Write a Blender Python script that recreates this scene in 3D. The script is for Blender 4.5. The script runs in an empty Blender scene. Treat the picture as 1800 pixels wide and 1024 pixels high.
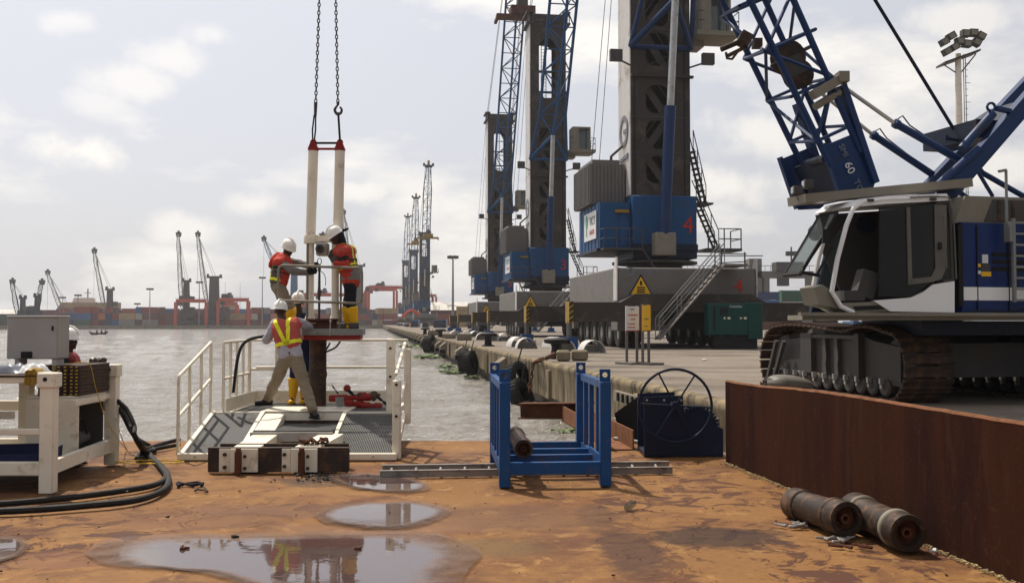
import bpy, math, random
from mathutils import Vector, Matrix, noise as mnoise
R = math.radians
rnd = random.Random(7)
scene = bpy.context.scene
COL = scene.collection
# ------------------------------------------------------------------ camera, sky, sun, exposure
F = 1700.0; HC = 1.65; TH = math.atan(54 / F)
cam_d = bpy.data.cameras.new('camera'); cam = bpy.data.objects.new('camera', cam_d); COL.objects.link(cam)
cam_d.sensor_width = 36; cam_d.lens = 34.0; cam_d.clip_end = 9000; cam_d.clip_start = 0.1
cam.location = (0, 0, HC); cam.rotation_euler = (math.pi / 2 + TH, 0, 0)
scene.camera = cam
SUN_EL, SUN_AZ = 60.0, 38.0      # azimuth to the left of straight ahead
SDIR = (-math.sin(R(SUN_AZ)) * math.cos(R(SUN_EL)), math.cos(R(SUN_AZ)) * math.cos(R(SUN_EL)), math.sin(R(SUN_EL)))
w = bpy.data.worlds.new('World'); scene.world = w; w.use_nodes = True
nt = w.node_tree; nt.nodes.clear()
def wn(t, **k):
    n = nt.nodes.new(t)
    for a, b in k.items(): setattr(n, a, b)
    return n
out = wn('ShaderNodeOutputWorld'); bg = wn('ShaderNodeBackground'); bg.inputs['Strength'].default_value = 0.1
sky = wn('ShaderNodeTexSky', sky_type='NISHITA', sun_disc=False)
sky.sun_elevation = R(SUN_EL); sky.sun_rotation = R(-SUN_AZ); sky.dust_density = 4.0; sky.air_density = 1.0; sky.ozone_density = 1.0
tc = wn('ShaderNodeTexCoord'); mp = wn('ShaderNodeMapping'); mp.inputs['Scale'].default_value = (1, 1, 2.6)
mp.inputs['Location'].default_value = (3.1, 0.4, 0.2)
nt.links.new(tc.outputs['Generated'], mp.inputs['Vector'])
n1 = wn('ShaderNodeTexNoise'); n1.inputs['Scale'].default_value = 3.0; n1.inputs['Detail'].default_value = 9; n1.inputs['Roughness'].default_value = .58
nt.links.new(mp.outputs[0], n1.inputs['Vector'])
r1 = wn('ShaderNodeValToRGB'); r1.color_ramp.elements[0].position = .5; r1.color_ramp.elements[1].position = .64
nt.links.new(n1.outputs['Fac'], r1.inputs[0])
# thin bright veil over the whole sky, thicker cumulus where the noise is high and where single clouds stand
veil = wn('ShaderNodeMixRGB'); veil.inputs[0].default_value = .72; veil.inputs[2].default_value = (7.1, 7.1, 7.5, 1)
nt.links.new(sky.outputs[0], veil.inputs[1])
prev = r1.outputs[0]
nd = wn('ShaderNodeTexNoise'); nd.inputs['Scale'].default_value = 12; nd.inputs['Detail'].default_value = 11; nd.inputs['Roughness'].default_value = .6
nt.links.new(tc.outputs['Generated'], nd.inputs['Vector'])
def cloud(px, py, rad, amt, sy=2.2):
    """a single cumulus: soft blob round a sky direction, broken by noise"""
    global prev
    d = Vector(((px - 900) / F, 1, (566 - py) / F)).normalized()
    sb = wn('ShaderNodeVectorMath', operation='SUBTRACT'); sb.inputs[1].default_value = d
    nt.links.new(tc.outputs['Generated'], sb.inputs[0])
    sc_ = wn('ShaderNodeVectorMath', operation='MULTIPLY'); sc_.inputs[1].default_value = (1, 1, sy); nt.links.new(sb.outputs[0], sc_.inputs[0])
    ln = wn('ShaderNodeVectorMath', operation='LENGTH'); nt.links.new(sc_.outputs[0], ln.inputs[0])
    ad = wn('ShaderNodeMath', operation='MULTIPLY_ADD'); ad.inputs[1].default_value = rad * 2.6; nt.links.new(nd.outputs['Fac'], ad.inputs[0]); nt.links.new(ln.outputs['Value'], ad.inputs[2])
    mr = wn('ShaderNodeMapRange'); mr.interpolation_type = 'SMOOTHSTEP'
    mr.inputs['From Min'].default_value = rad * 2.25; mr.inputs['From Max'].default_value = rad * 1.45
    mr.inputs['To Min'].default_value = 0; mr.inputs['To Max'].default_value = amt
    nt.links.new(ad.outputs[0], mr.inputs['Value'])
    mx = wn('ShaderNodeMath', operation='MAXIMUM'); nt.links.new(prev, mx.inputs[0]); nt.links.new(mr.outputs[0], mx.inputs[1])
    prev = mx.outputs[0]
for c in ((130, 262, .055, 1), (620, 335, .04, .8), (440, 360, .04, .7), (330, 405, .05, .7), (165, 185, .045, .5), (235, 142, .055, .6), (305, 98, .055, .6), (375, 58, .045, .5), (1690, 30, .06, .7),
          (1340, 230, .07, .8), (1560, 210, .08, .8), (1290, 330, .06, .9), (1740, 300, .06, .9), (1040, 60, .06, .9), (100, 30, .04, .5)):
    cloud(*c)
cm = wn('ShaderNodeMixRGB'); cm.inputs[2].default_value = (9.7, 9.25, 8.6, 1)
ms = wn('ShaderNodeMath', operation='MULTIPLY'); ms.inputs[1].default_value = .92; nt.links.new(prev, ms.inputs[0])
nt.links.new(ms.outputs[0], cm.inputs[0]); nt.links.new(veil.outputs[0], cm.inputs[1])
# hazy air scatters forward: the whole sky fades smoothly from the sun's side to the far side
dt = wn('ShaderNodeVectorMath', operation='DOT_PRODUCT'); dt.inputs[1].default_value = SDIR; nt.links.new(tc.outputs['Generated'], dt.inputs[0])
gl = wn('ShaderNodeMapRange'); gl.interpolation_type = 'SMOOTHSTEP'; gl.inputs['From Min'].default_value = -.7; gl.inputs['From Max'].default_value = 1.0; gl.inputs['To Min'].default_value = .40; gl.inputs['To Max'].default_value = 1.18
nt.links.new(dt.outputs['Value'], gl.inputs['Value'])
gm = wn('ShaderNodeVectorMath', operation='SCALE'); nt.links.new(cm.outputs[0], gm.inputs[0]); nt.links.new(gl.outputs[0], gm.inputs['Scale'])
nt.links.new(gm.outputs[0], bg.inputs['Color']); nt.links.new(bg.outputs[0], out.inputs['Surface'])
sd = bpy.data.lights.new('sun', 'SUN'); sd.energy = 5.0; sd.angle = R(.6); sd.color = (1, .92, .80)
sun = bpy.data.objects.new('sun', sd); COL.objects.link(sun)
ce = math.cos(R(SUN_EL)); SD = Vector((-math.sin(R(SUN_AZ)) * ce, math.cos(R(SUN_AZ)) * ce, math.sin(R(SUN_EL))))
sun.rotation_euler = SD.to_track_quat('Z', 'Y').to_euler(); sun.location = (0, 0, 80)
vs = scene.view_settings; vs.view_transform = 'Standard'; vs.look = 'None'; vs.exposure = 0.1; vs.gamma = 1; vs.use_curve_mapping = False
# ------------------------------------------------------------------ helpers
CT, ST = math.cos(TH), math.sin(TH)
def ray(px, py):
    a, b = (px - 900) / F, (512 - py) / F
    return Vector((a, CT - b * ST, ST + b * CT))
def P(px, py, Y):                 # the point seen at a pixel, Y metres ahead
    d = ray(px, py); return Vector((d.x / d.y * Y, Y, HC + d.z / d.y * Y))
def PZ(px, py, z=0.0):            # the point seen at a pixel, at height z
    d = ray(px, py); t = (z - HC) / d.z; return Vector((d.x * t, d.y * t, z))
def V(*a): return Vector(a)
MATS = {}
def M(name, col, rough=.55, metal=0., var=.2, scale=3., dirt=None, amt=.35, dscale=2., bump=0., bscale=30., spec=.2):
    m = bpy.data.materials.new(name); m.use_nodes = True; n = m.node_tree; L = n.links.new
    b = n.nodes['Principled BSDF']; b.inputs['Roughness'].default_value = rough; b.inputs['Metallic'].default_value = metal
    b.inputs['Specular IOR Level'].default_value = spec
    t = n.nodes.new('ShaderNodeTexCoord')
    no = n.nodes.new('ShaderNodeTexNoise'); no.inputs['Scale'].default_value = scale; no.inputs['Detail'].default_value = 6; L(t.outputs['Object'], no.inputs['Vector'])
    mx = n.nodes.new('ShaderNodeMixRGB'); L(no.outputs['Fac'], mx.inputs[0])
    mx.inputs[1].default_value = (*[c * (1 - var) for c in col], 1); mx.inputs[2].default_value = (*[min(1, c * (1 + var)) for c in col], 1)
    o = mx.outputs[0]
    if dirt:
        n2 = n.nodes.new('ShaderNodeTexNoise'); n2.inputs['Scale'].default_value = dscale; n2.inputs['Detail'].default_value = 10; n2.inputs['Roughness'].default_value = .68
        L(t.outputs['Object'], n2.inputs['Vector'])
        r = n.nodes.new('ShaderNodeValToRGB'); r.color_ramp.elements[0].position = .62 - .3 * amt; r.color_ramp.elements[1].position = .80 - .25 * amt
        L(n2.outputs['Fac'], r.inputs[0])
        m2 = n.nodes.new('ShaderNodeMixRGB'); L(r.outputs[0], m2.inputs[0]); L(o, m2.inputs[1]); m2.inputs[2].default_value = (*dirt, 1); o = m2.outputs[0]
        mr = n.nodes.new('ShaderNodeMapRange'); L(r.outputs[0], mr.inputs['Value']); mr.inputs['To Min'].default_value = rough; mr.inputs['To Max'].default_value = min(1, rough + .3); L(mr.outputs[0], b.inputs['Roughness'])
    L(o, b.inputs['Base Color'])
    if bump:
        n3 = n.nodes.new('ShaderNodeTexNoise'); n3.inputs['Scale'].default_value = bscale; n3.inputs['Detail'].default_value = 5; L(t.outputs['Object'], n3.inputs['Vector'])
        bp = n.nodes.new('ShaderNodeBump'); bp.inputs['Strength'].default_value = bump; bp.inputs['Distance'].default_value = .02; L(n3.outputs['Fac'], bp.inputs['Height']); L(bp.outputs[0], b.inputs['Normal'])
    MATS[name] = m
    return m
RUST = (.11, .045, .022)
M('white_paint', (.72, .66, .54), .4, dirt=(.33, .24, .15), amt=.15, dscale=5, bump=.05)
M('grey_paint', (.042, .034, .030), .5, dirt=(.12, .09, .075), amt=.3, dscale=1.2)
M('white_and_sunlit', (.5, .48, .46), .5, dirt=(.2, .16, .12), amt=.2, dscale=.8)  # white of the covers; sunlight put into tower side and corner plates
M('pale_grey', (.14, .13, .122), .5, dirt=(.17, .13, .1), amt=.28, dscale=.9)
M('cabinet_grey', (.34, .32, .30), .45, dirt=(.2, .16, .12), amt=.12)
M('dark_grey', (.06, .057, .056), .6, dirt=(.09, .06, .04), amt=.35)
M('blue_paint', (.010, .060, .185), .45, dirt=(.10, .06, .04), amt=.26, dscale=7, bump=.12)
M('crane_blue', (.010, .062, .17), .5, dirt=(.06, .05, .045), amt=.25, dscale=1.2)
M('boom_blue', (.011, .033, .105), .42, dirt=(.035, .035, .045), amt=.2)
M('cab_white', (.78, .77, .76), .3, var=.05, dirt=(.45, .4, .33), amt=.05, dscale=3)
M('body_blue', (.008, .024, .11), .3, dirt=(.03, .03, .035), amt=.12)
M('navy', (.008, .014, .034), .45, dirt=(.04, .025, .02), amt=.25)
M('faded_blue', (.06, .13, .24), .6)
M('black', (.012, .011, .011), .55)
M('rubber', (.018, .017, .016), .75, dirt=(.06, .05, .04), amt=.3, bump=.2)
M('hose_rubber', (.013, .012, .011), .7, dirt=(.05, .035, .025), amt=.2, spec=.25)
M('rust', (.095, .035, .018), .8, var=.45, scale=5, dirt=(.035, .018, .013), amt=.45, dscale=1.6, bump=.25, bscale=60)
M('bulwark_rust', (.055, .018, .009), .85, var=.4, scale=2.2, dirt=(.028, .013, .010), amt=.5, dscale=.9, bump=.2, bscale=70)
M('rust_orange', (.17, .07, .03), .8, var=.4, scale=8, dirt=(.09, .04, .02), amt=.4, dscale=6)
M('brown_steel', (.035, .023, .018), .6, dirt=(.12, .065, .038), amt=.5, dscale=6, bump=.2)
M('pipe_steel', (.04, .029, .023), .5, .3, dirt=(.17, .09, .05), amt=.4, dscale=7, bump=.2)
M('steel', (.45, .45, .44), .3, .8, dirt=(.2, .15, .1), amt=.2)
M('aluminium', (.27, .25, .23), .5, .4, dirt=(.12, .09, .07), amt=.4, dscale=8)
M('galvanised', (.22, .225, .215), .55, .35, dirt=(.16, .12, .08), amt=.2, dscale=7)
M('red_paint', (.24, .018, .014), .5, dirt=(.12, .03, .02), amt=.3, dscale=6)
M('crane_red', (.42, .07, .04), .6)
M('sign_red', (.45, .03, .015), .6)
M('yellow_paint', (.26, .16, .02), .5, dirt=(.2, .12, .03), amt=.2)
M('boot_yellow', (.72, .40, .01), .38, var=.1)
M('hivis', (.75, .74, .03), .4, var=.2, scale=12)
M('vest_orange', (.42, .045, .03), .8, var=.35, scale=10, dirt=(.16, .04, .03), amt=.3, dscale=9, bump=.35, bscale=25)
M('vest_pink', (.40, .075, .06), .8, var=.3, scale=14, bump=.35, bscale=22)
M('helmet_white', (.78, .76, .71), .32, var=.06, dirt=(.45, .38, .3), amt=.15, dscale=12)
M('skin', (.055, .028, .018), .5, var=.15)
M('shirt_grey', (.17, .155, .14), .85, var=.2, scale=12, bump=.5, bscale=16)
M('shirt_pale', (.36, .35, .40), .85, var=.2, scale=25, bump=.5, bscale=16)
M('khaki', (.22, .175, .12), .85, var=.2, scale=10, bump=.5, bscale=14)
M('cloth_black', (.013, .012, .016), .85, bump=.4, bscale=16)
M('cloth_navy', (.015, .02, .06), .85, bump=.4, bscale=16)
M('cloth_blue', (.03, .06, .17), .8, bump=.4, bscale=20)
M('concrete', (.20, .17, .13), .85, var=.25, scale=1.5, dirt=(.10, .08, .06), amt=.42, dscale=.9, bump=.3, bscale=12)
M('concrete_yellow', (.34, .26, .13), .85, var=.25, scale=2, dirt=(.14, .1, .07), amt=.35, dscale=2, bump=.3, bscale=12)
M('frame_grey', (.05, .046, .044), .6, dirt=(.06, .05, .04), amt=.3, dscale=2)
M('door_grey', (.13, .118, .10), .5)
M('stone', (.20, .165, .11), .9, var=.3, scale=5, bump=.5, bscale=14)
M('green_paint', (.006, .05, .042), .5, dirt=(.05, .05, .04), amt=.2)
M('leaf', (.075, .12, .03), .6, var=.5, scale=3)
M('print_grey', (.16, .17, .2), .6)
M('print_green', (.1, .3, .2), .6)
M('sign_white', (.62, .62, .62), .5, var=.08)
M('sign_yellow', (.75, .42, .02), .5, var=.1)
M('rope_yellow', (.55, .36, .03), .7)
M('beige', (.20, .18, .14), .45, dirt=(.2, .15, .1), amt=.2)
M('drab_vest', (.10, .08, .065), .85, var=.3, scale=12, bump=.4, bscale=18)
M('grating_grey', (.115, .115, .11), .6, dirt=(.07, .06, .05), amt=.2)
M('plastic_clear', (.12, .13, .16), .25)
def glass(name, col, tr, rough=.04):
    m = bpy.data.materials.new(name); m.use_nodes = True; n = m.node_tree; b = n.nodes['Principled BSDF']
    b.inputs['Base Color'].default_value = (*col, 1); b.inputs['Roughness'].default_value = rough
    t = n.nodes.new('ShaderNodeBsdfTransparent'); t.inputs[0].default_value = (.75, .8, .78, 1); mx = n.nodes.new('ShaderNodeMixShader'); mx.inputs[0].default_value = tr
    n.links.new(b.outputs[0], mx.inputs[1]); n.links.new(t.outputs[0], mx.inputs[2]); n.links.new(mx.outputs[0], n.nodes['Material Output'].inputs[0]); MATS[name] = m
glass('tinted_glass', (.006, .006, .006), .25); glass('clear_glass', (.05, .06, .06), .7)

class MB:
    def __init__(s): s.v = []; s.f = []
    def add(s, vs, fs):
        k = len(s.v); s.v += [Vector(v) for v in vs]; s.f += [tuple(i + k for i in f) for f in fs]; return s
    def box(s, c, d, rot=None):
        c = Vector(c); h = [x / 2 for x in d]; vs = []
        for x in (-1, 1):
            for y in (-1, 1):
                for z in (-1, 1):
                    p = Vector((x * h[0], y * h[1], z * h[2]))
                    if rot is not None: p = rot @ p
                    vs.append(c + p)
        return s.add(vs, [(0, 1, 3, 2), (4, 6, 7, 5), (0, 4, 5, 1), (2, 3, 7, 6), (0, 2, 6, 4), (1, 5, 7, 3)])
    def b2(s, a, b):               # box from corner a to corner b
        a = Vector(a); b = Vector(b); return s.box((a + b) / 2, [abs(q) for q in (b - a)])
    def bevbox(s, a, b, r=.02):    # box with its edges bevelled
        a = Vector(a); b = Vector(b); c = (a + b) / 2; h = [abs(q) / 2 for q in (b - a)]; vs = []; idx = {}
        r = min(r, min(h) * .9)
        for x in (-1, 1):
            for y in (-1, 1):
                for z in (-1, 1):
                    for ax in range(3):
                        p = [x * (h[0] - r), y * (h[1] - r), z * (h[2] - r)]; p[ax] += (x, y, z)[ax] * r
                        idx[(x, y, z, ax)] = len(vs); vs.append(c + Vector(p))
        fs = []
        for ax in range(3):
            o = [q for q in range(3) if q != ax]
            for sg in (-1, 1):
                q = []
                for (i, j) in ((-1, -1), (1, -1), (1, 1), (-1, 1)):
                    k = [0, 0, 0]; k[ax] = sg; k[o[0]] = i; k[o[1]] = j; q.append(idx[(*k, ax)])
                fs.append(tuple(q))
            for i in (-1, 1):
                for j in (-1, 1):
                    k0 = [0, 0, 0]; k0[o[0]] = i; k0[o[1]] = j; k1 = list(k0); k0[ax] = -1; k1[ax] = 1
                    fs.append((idx[(*k0, o[0])], idx[(*k1, o[0])], idx[(*k1, o[1])], idx[(*k0, o[1])]))
        for x in (-1, 1):
            for y in (-1, 1):
                for z in (-1, 1): fs.append(tuple(idx[(x, y, z, a_)] for a_ in range(3)))
        return s.add(vs, fs)
    def tube(s, a, b, r0, r1=None, n=8, cap=True):
        a = Vector(a); b = Vector(b); r1 = r0 if r1 is None else r1; d = b - a
        if d.length < 1e-6: return s
        q = d.to_track_quat('Z', 'Y'); vs = []
        for (c, r) in ((a, r0), (b, r1)):
            for i in range(n):
                t = 2 * math.pi * i / n; vs.append(c + q @ Vector((r * math.cos(t), r * math.sin(t), 0)))
        fs = [(i, (i + 1) % n, n + (i + 1) % n, n + i) for i in range(n)]
        if cap: fs += [tuple(range(n - 1, -1, -1)), tuple(range(n, 2 * n))]
        return s.add(vs, fs)
    def bar(s, a, b, wd, th, up=(0, 0, 1)):   # rectangular bar from a to b
        a = Vector(a); b = Vector(b); d = (b - a); y = d.normalized(); x = y.cross(Vector(up))
        if x.length < 1e-4: x = y.cross(Vector((1, 0, 0)))
        x.normalize(); z = x.cross(y); m = Matrix((x, y, z)).transposed()
        return s.box((a + b) / 2, (wd, d.length, th), m)
    def path(s, pts, r, n=8, closed=False):
        pts = [Vector(p) for p in pts]; N = len(pts); vs = []; fs = []; prevx = None
        for i, p in enumerate(pts):
            if closed: d = pts[(i + 1) % N] - pts[i - 1]
            else: d = pts[min(i + 1, N - 1)] - pts[max(i - 1, 0)]
            d.normalize()
            if prevx is None:
                x = d.cross(Vector((0, 0, 1)));
                if x.length < .1: x = d.cross(Vector((1, 0, 0)))
            else: x = prevx - d * prevx.dot(d)
            x.normalize(); prevx = x; y = d.cross(x)
            rr = r(i / max(1, N - 1)) if callable(r) else r
            for k in range(n):
                t = 2 * math.pi * k / n; vs.append(p + x * (rr * math.cos(t)) + y * (rr * math.sin(t)))
        M_ = N if closed else N - 1
        for i in range(M_):
            j = (i + 1) % N
            for k in range(n): fs.append((i * n + k, i * n + (k + 1) % n, j * n + (k + 1) % n, j * n + k))
        if not closed: fs += [tuple(range(n - 1, -1, -1)), tuple(range((N - 1) * n, N * n))]
        return s.add(vs, fs)
    def prism(s, poly, off):       # polygon (3D points) pushed along off
        n = len(poly); off = Vector(off); a = [Vector(p) for p in poly]
        return s.add(a + [p + off for p in a], [tuple(range(n - 1, -1, -1)), tuple(range(n, 2 * n))] + [(i, (i + 1) % n, n + (i + 1) % n, n + i) for i in range(n)])
    def lathe(s, base, axis, prof, n=20, closed=False):    # prof: (radius, height) pairs
        q = Vector(axis).normalized().to_track_quat('Z', 'Y'); base = Vector(base); vs = []; fs = []
        for (r, h) in prof:
            for i in range(n):
                t = 2 * math.pi * i / n; vs.append(base + q @ Vector((r * math.cos(t), r * math.sin(t), h)))
        m = len(prof)
        for j in range(m if closed else m - 1):
            k = (j + 1) % m
            for i in range(n): fs.append((j * n + i, j * n + (i + 1) % n, k * n + (i + 1) % n, k * n + i))
        if not closed:
            if prof[0][0] > 1e-5: fs.append(tuple(range(n - 1, -1, -1)))
            if prof[-1][0] > 1e-5: fs.append(tuple(range((m - 1) * n, m * n)))
        return s.add(vs, fs)
    def ball(s, c, r, n=10, m=7, rot=None):
        c = Vector(c); r = (r, r, r) if not hasattr(r, '__len__') else r; vs = []; fs = []
        for j in range(m + 1):
            a = math.pi * j / m - math.pi / 2
            for i in range(n):
                t = 2 * math.pi * i / n; p = Vector((r[0] * math.cos(a) * math.cos(t), r[1] * math.cos(a) * math.sin(t), r[2] * math.sin(a)))
                vs.append(c + (rot @ p if rot is not None else p))
        for j in range(m):
            for i in range(n): fs.append((j * n + i, j * n + (i + 1) % n, (j + 1) * n + (i + 1) % n, (j + 1) * n + i))
        return s.add(vs, fs)
    def cap(s, a, b, r0, r1, n=10):   # rounded tapered limb
        return s.ball(a, r0, n, 6).ball(b, r1, n, 6).tube(a, b, r0, r1, n)
    def mesh(s, name, mat, off=None, ang=38):
        me = bpy.data.meshes.new(name)
        vs = s.v if off is None else [v - off for v in s.v]
        me.from_pydata([tuple(v) for v in vs], [], s.f)
        me.validate()
        for mm in (mat if isinstance(mat, (list, tuple)) else [mat]): me.materials.append(MATS[mm] if isinstance(mm, str) else mm)
        me.shade_smooth(); me.set_sharp_from_angle(angle=R(ang)); me.update()
        return me
    def build(s, name, mat, parent=None, ang=38, label=None):
        off = root_off(parent); o = bpy.data.objects.new(name, s.mesh(name, mat, off, ang)); COL.objects.link(o); o.parent = parent
        if label: o['label'] = label
        return o
    def solo(s, name, mat, label=None, cat=None, group=None, kind=None, ang=38):
        xs = [v.x for v in s.v]; ys = [v.y for v in s.v]; off = Vector(((min(xs) + max(xs)) / 2, (min(ys) + max(ys)) / 2, min(v.z for v in s.v)))
        o = bpy.data.objects.new(name, s.mesh(name, mat, off, ang)); COL.objects.link(o); o.location = off; tag(o, label, cat, group, kind); return o
    def fix(s):
        return s
OFF = {}
def root_off(o):
    while o is not None and o.parent is not None: o = o.parent
    return OFF.get(o.name) if o is not None else None
def tag(o, label=None, cat=None, group=None, kind=None):
    if label: o['label'] = label
    if cat: o['category'] = cat
    if group: o['group'] = group
    if kind: o['kind'] = kind
    return o
def thing(name, label, cat, loc=(0, 0, 0), rotz=0, group=None, world=True):
    """an Empty at the base; world=True: its parts are written in world coordinates"""
    o = bpy.data.objects.new(name, None); COL.objects.link(o); o.location = loc; o.rotation_euler = (0, 0, rotz); o.empty_display_size = .3
    tag(o, label, cat, group)
    if world and not rotz: OFF[o.name] = Vector(loc)
    return o
KIDS = {}
def kids(o): return [c for c in COL.objects if c.parent == o]
def copy_tree(o, loc=None, rotz=None, label=None, group=None, scale=None):
    def rec(a, par):
        c = a.copy(); COL.objects.link(c); c.parent = par
        for ch in a_children[a.name]: rec(ch, c)
        return c
    a_children = {}
    def coll(a):
        a_children[a.name] = list(a.children)
        for ch in a.children: coll(ch)
    coll(o); c = rec(o, None)
    if loc is not None: c.location = loc
    if rotz is not None: c.rotation_euler = (0, 0, rotz)
    if label: c['label'] = label
    if group: c['group'] = group
    if scale: c.scale = (scale,) * 3
    return c
def inst(src, name, parent, loc, rot=None):
    o = bpy.data.objects.new(name, src if isinstance(src, bpy.types.Mesh) else src.data); COL.objects.link(o); o.parent = parent; o.location = loc
    if rot is not None: o.rotation_mode = 'QUATERNION'; o.rotation_quaternion = rot
    return o
def spline(pts, k=8):
    pts = [Vector(p) for p in pts]; out = []
    for i in range(len(pts) - 1):
        a = pts[max(i - 1, 0)]; b = pts[i]; c = pts[i + 1]; d = pts[min(i + 2, len(pts) - 1)]
        for j in range(k):
            t = j / k; out.append(.5 * ((2 * b) + (c - a) * t + (2 * a - 5 * b + 4 * c - d) * t * t + (3 * b - a - 3 * c + d) * t ** 3))
    return out + [pts[-1]]
TMP = bpy.data.scenes.new('workshop')
def evaluated_mesh(o):     # evaluate one object in a small scene of its own: fast
    TMP.collection.objects.link(o); vl = TMP.view_layers[0]; vl.update(); dg = vl.depsgraph; dg.update()
    me = bpy.data.meshes.new_from_object(o.evaluated_get(dg), depsgraph=dg); bpy.data.objects.remove(o); return me
def text(s, size, origin, right, up, mat, parent, name='lettering', align='LEFT', ext=.004):
    cu = bpy.data.curves.new('t', 'FONT'); cu.body = s; cu.size = size; cu.extrude = ext; cu.align_x = align; cu.resolution_u = 3
    to = bpy.data.objects.new('t', cu); me = evaluated_mesh(to); me.materials.clear(); me.materials.append(MATS[mat])
    x = Vector(right).normalized(); y = Vector(up); y = (y - x * y.dot(x)).normalized(); z = x.cross(y); m = Matrix((x, y, z)).transposed().to_4x4()
    off = root_off(parent); o_ = Vector(origin) - (off if off is not None else Vector())
    me.transform(Matrix.Translation(o_) @ m); me.name = name
    o = bpy.data.objects.new(name, me); COL.objects.link(o); o.parent = parent; return o
def hole_panel(mb, x0, x1, z0, z1, hx, hz, hw, hh, rr, y, th, N=28):
    """plate in the xz plane with one rounded hole"""
    def at(c, w_, h_, r, t):
        dx, dz = math.cos(t), math.sin(t); a, b = w_ / 2, h_ / 2
        k = min(a / abs(dx) if abs(dx) > 1e-6 else 1e9, b / abs(dz) if abs(dz) > 1e-6 else 1e9); px, pz = dx * k, dz * k
        qx, qz = a - r, b - r
        if abs(px) > qx and abs(pz) > qz:     # in the rounded corner: march in to the arc
            cx, cz = math.copysign(qx, px), math.copysign(qz, pz); lo, hi = 0, 1
            for _ in range(14):
                m_ = (lo + hi) / 2
                if math.hypot(px * m_ - cx, pz * m_ - cz) > r and abs(px * m_) > qx * .0: hi = m_
                else: lo = m_
            px, pz = px * lo, pz * lo
        return c[0] + px, c[1] + pz
    inner = []; outer = []
    angs = sorted([2 * math.pi * (i + .5) / N for i in range(N)] + [math.atan2(zc - hz, xc - hx) % (2 * math.pi) for xc in (x0, x1) for zc in (z0, z1)])
    for t in angs:
        inner.append(at((hx, hz), hw, hh, rr, t)); dx, dz = math.cos(t), math.sin(t); ks = []
        if dx > 1e-9: ks.append((x1 - hx) / dx)
        if dx < -1e-9: ks.append((x0 - hx) / dx)
        if dz > 1e-9: ks.append((z1 - hz) / dz)
        if dz < -1e-9: ks.append((z0 - hz) / dz)
        k = min(ks); outer.append((hx + dx * k, hz + dz * k))
    n = len(angs); vs = [(p[0], y, p[1]) for p in outer] + [(p[0], y, p[1]) for p in inner] + [(p[0], y + th, p[1]) for p in outer] + [(p[0], y + th, p[1]) for p in inner]; fs = []
    for i in range(n):
        j = (i + 1) % n
        fs += [(i, j, n + j, n + i), (2 * n + j, 2 * n + i, 3 * n + i, 3 * n + j), (n + i, n + j, 3 * n + j, 3 * n + i), (j, i, 2 * n + i, 2 * n + j)]
    mb.add(vs, fs)
def lattice(mb, A, B, n, r, cross=True, start=0):
    """zigzag bracing between two chords given as functions of t"""
    for i in range(n):
        t0, t1 = i / n, (i + 1) / n
        if (i + start) % 2 == 0: mb.tube(A(t0), B(t1), r, n=5, cap=False)
        else: mb.tube(B(t0), A(t1), r, n=5, cap=False)
        if cross: mb.tube(A(t0), B(t0), r, n=5, cap=False)
def lerp(a, b): return lambda t: a + (b - a) * t
# ------------------------------------------------------------------ frames of the place
U = Vector((-.1454, .9894, 0)); N_ = Vector((.9894, .1454, 0)); E0 = Vector((3.24, 15, 0)); QZ = .39; WZ = -1.1
def Q(s, t, z=QZ): return E0 + U * s + N_ * t + Vector((0, 0, z))
def s_at(Y, t=0): return (Y - 15 - N_.y * t) / U.y
def nodes(name):
    m = bpy.data.materials.new(name); m.use_nodes = True; MATS[name] = m; n = m.node_tree
    n.nodes['Principled BSDF'].inputs['Specular IOR Level'].default_value = .15; return m, n, n.links.new, n.nodes['Principled BSDF']
def noise_(n, L, vec, scale, detail=6, rough=.5, dist=0.):
    t = n.nodes.new('ShaderNodeTexNoise'); t.inputs['Scale'].default_value = scale; t.inputs['Detail'].default_value = detail; t.inputs['Roughness'].default_value = rough; t.inputs['Distortion'].default_value = dist
    L(vec, t.inputs['Vector']); return t.outputs['Fac']
def ramp_(n, L, f, a, b, inv=False):
    r = n.nodes.new('ShaderNodeMapRange'); r.inputs['From Min'].default_value = a; r.inputs['From Max'].default_value = b
    r.inputs['To Min'].default_value = 1 if inv else 0; r.inputs['To Max'].default_value = 0 if inv else 1; L(f, r.inputs['Value']); return r.outputs[0]
def mixc(n, L, f, a, b):
    m = n.nodes.new('ShaderNodeMixRGB')
    if isinstance(f, (int, float)): m.inputs[0].default_value = f
    else: L(f, m.inputs[0])
    for i, c in ((1, a), (2, b)):
        if isinstance(c, tuple): m.inputs[i].default_value = (*c, 1)
        else: L(c, m.inputs[i])
    return m.outputs[0]
def mathn(n, L, op, a, b):
    m = n.nodes.new('ShaderNodeMath'); m.operation = op
    for i, c in ((0, a), (1, b)):
        if isinstance(c, (int, float)): m.inputs[i].default_value = c
        else: L(c, m.inputs[i])
    return m.outputs[0]
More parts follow.
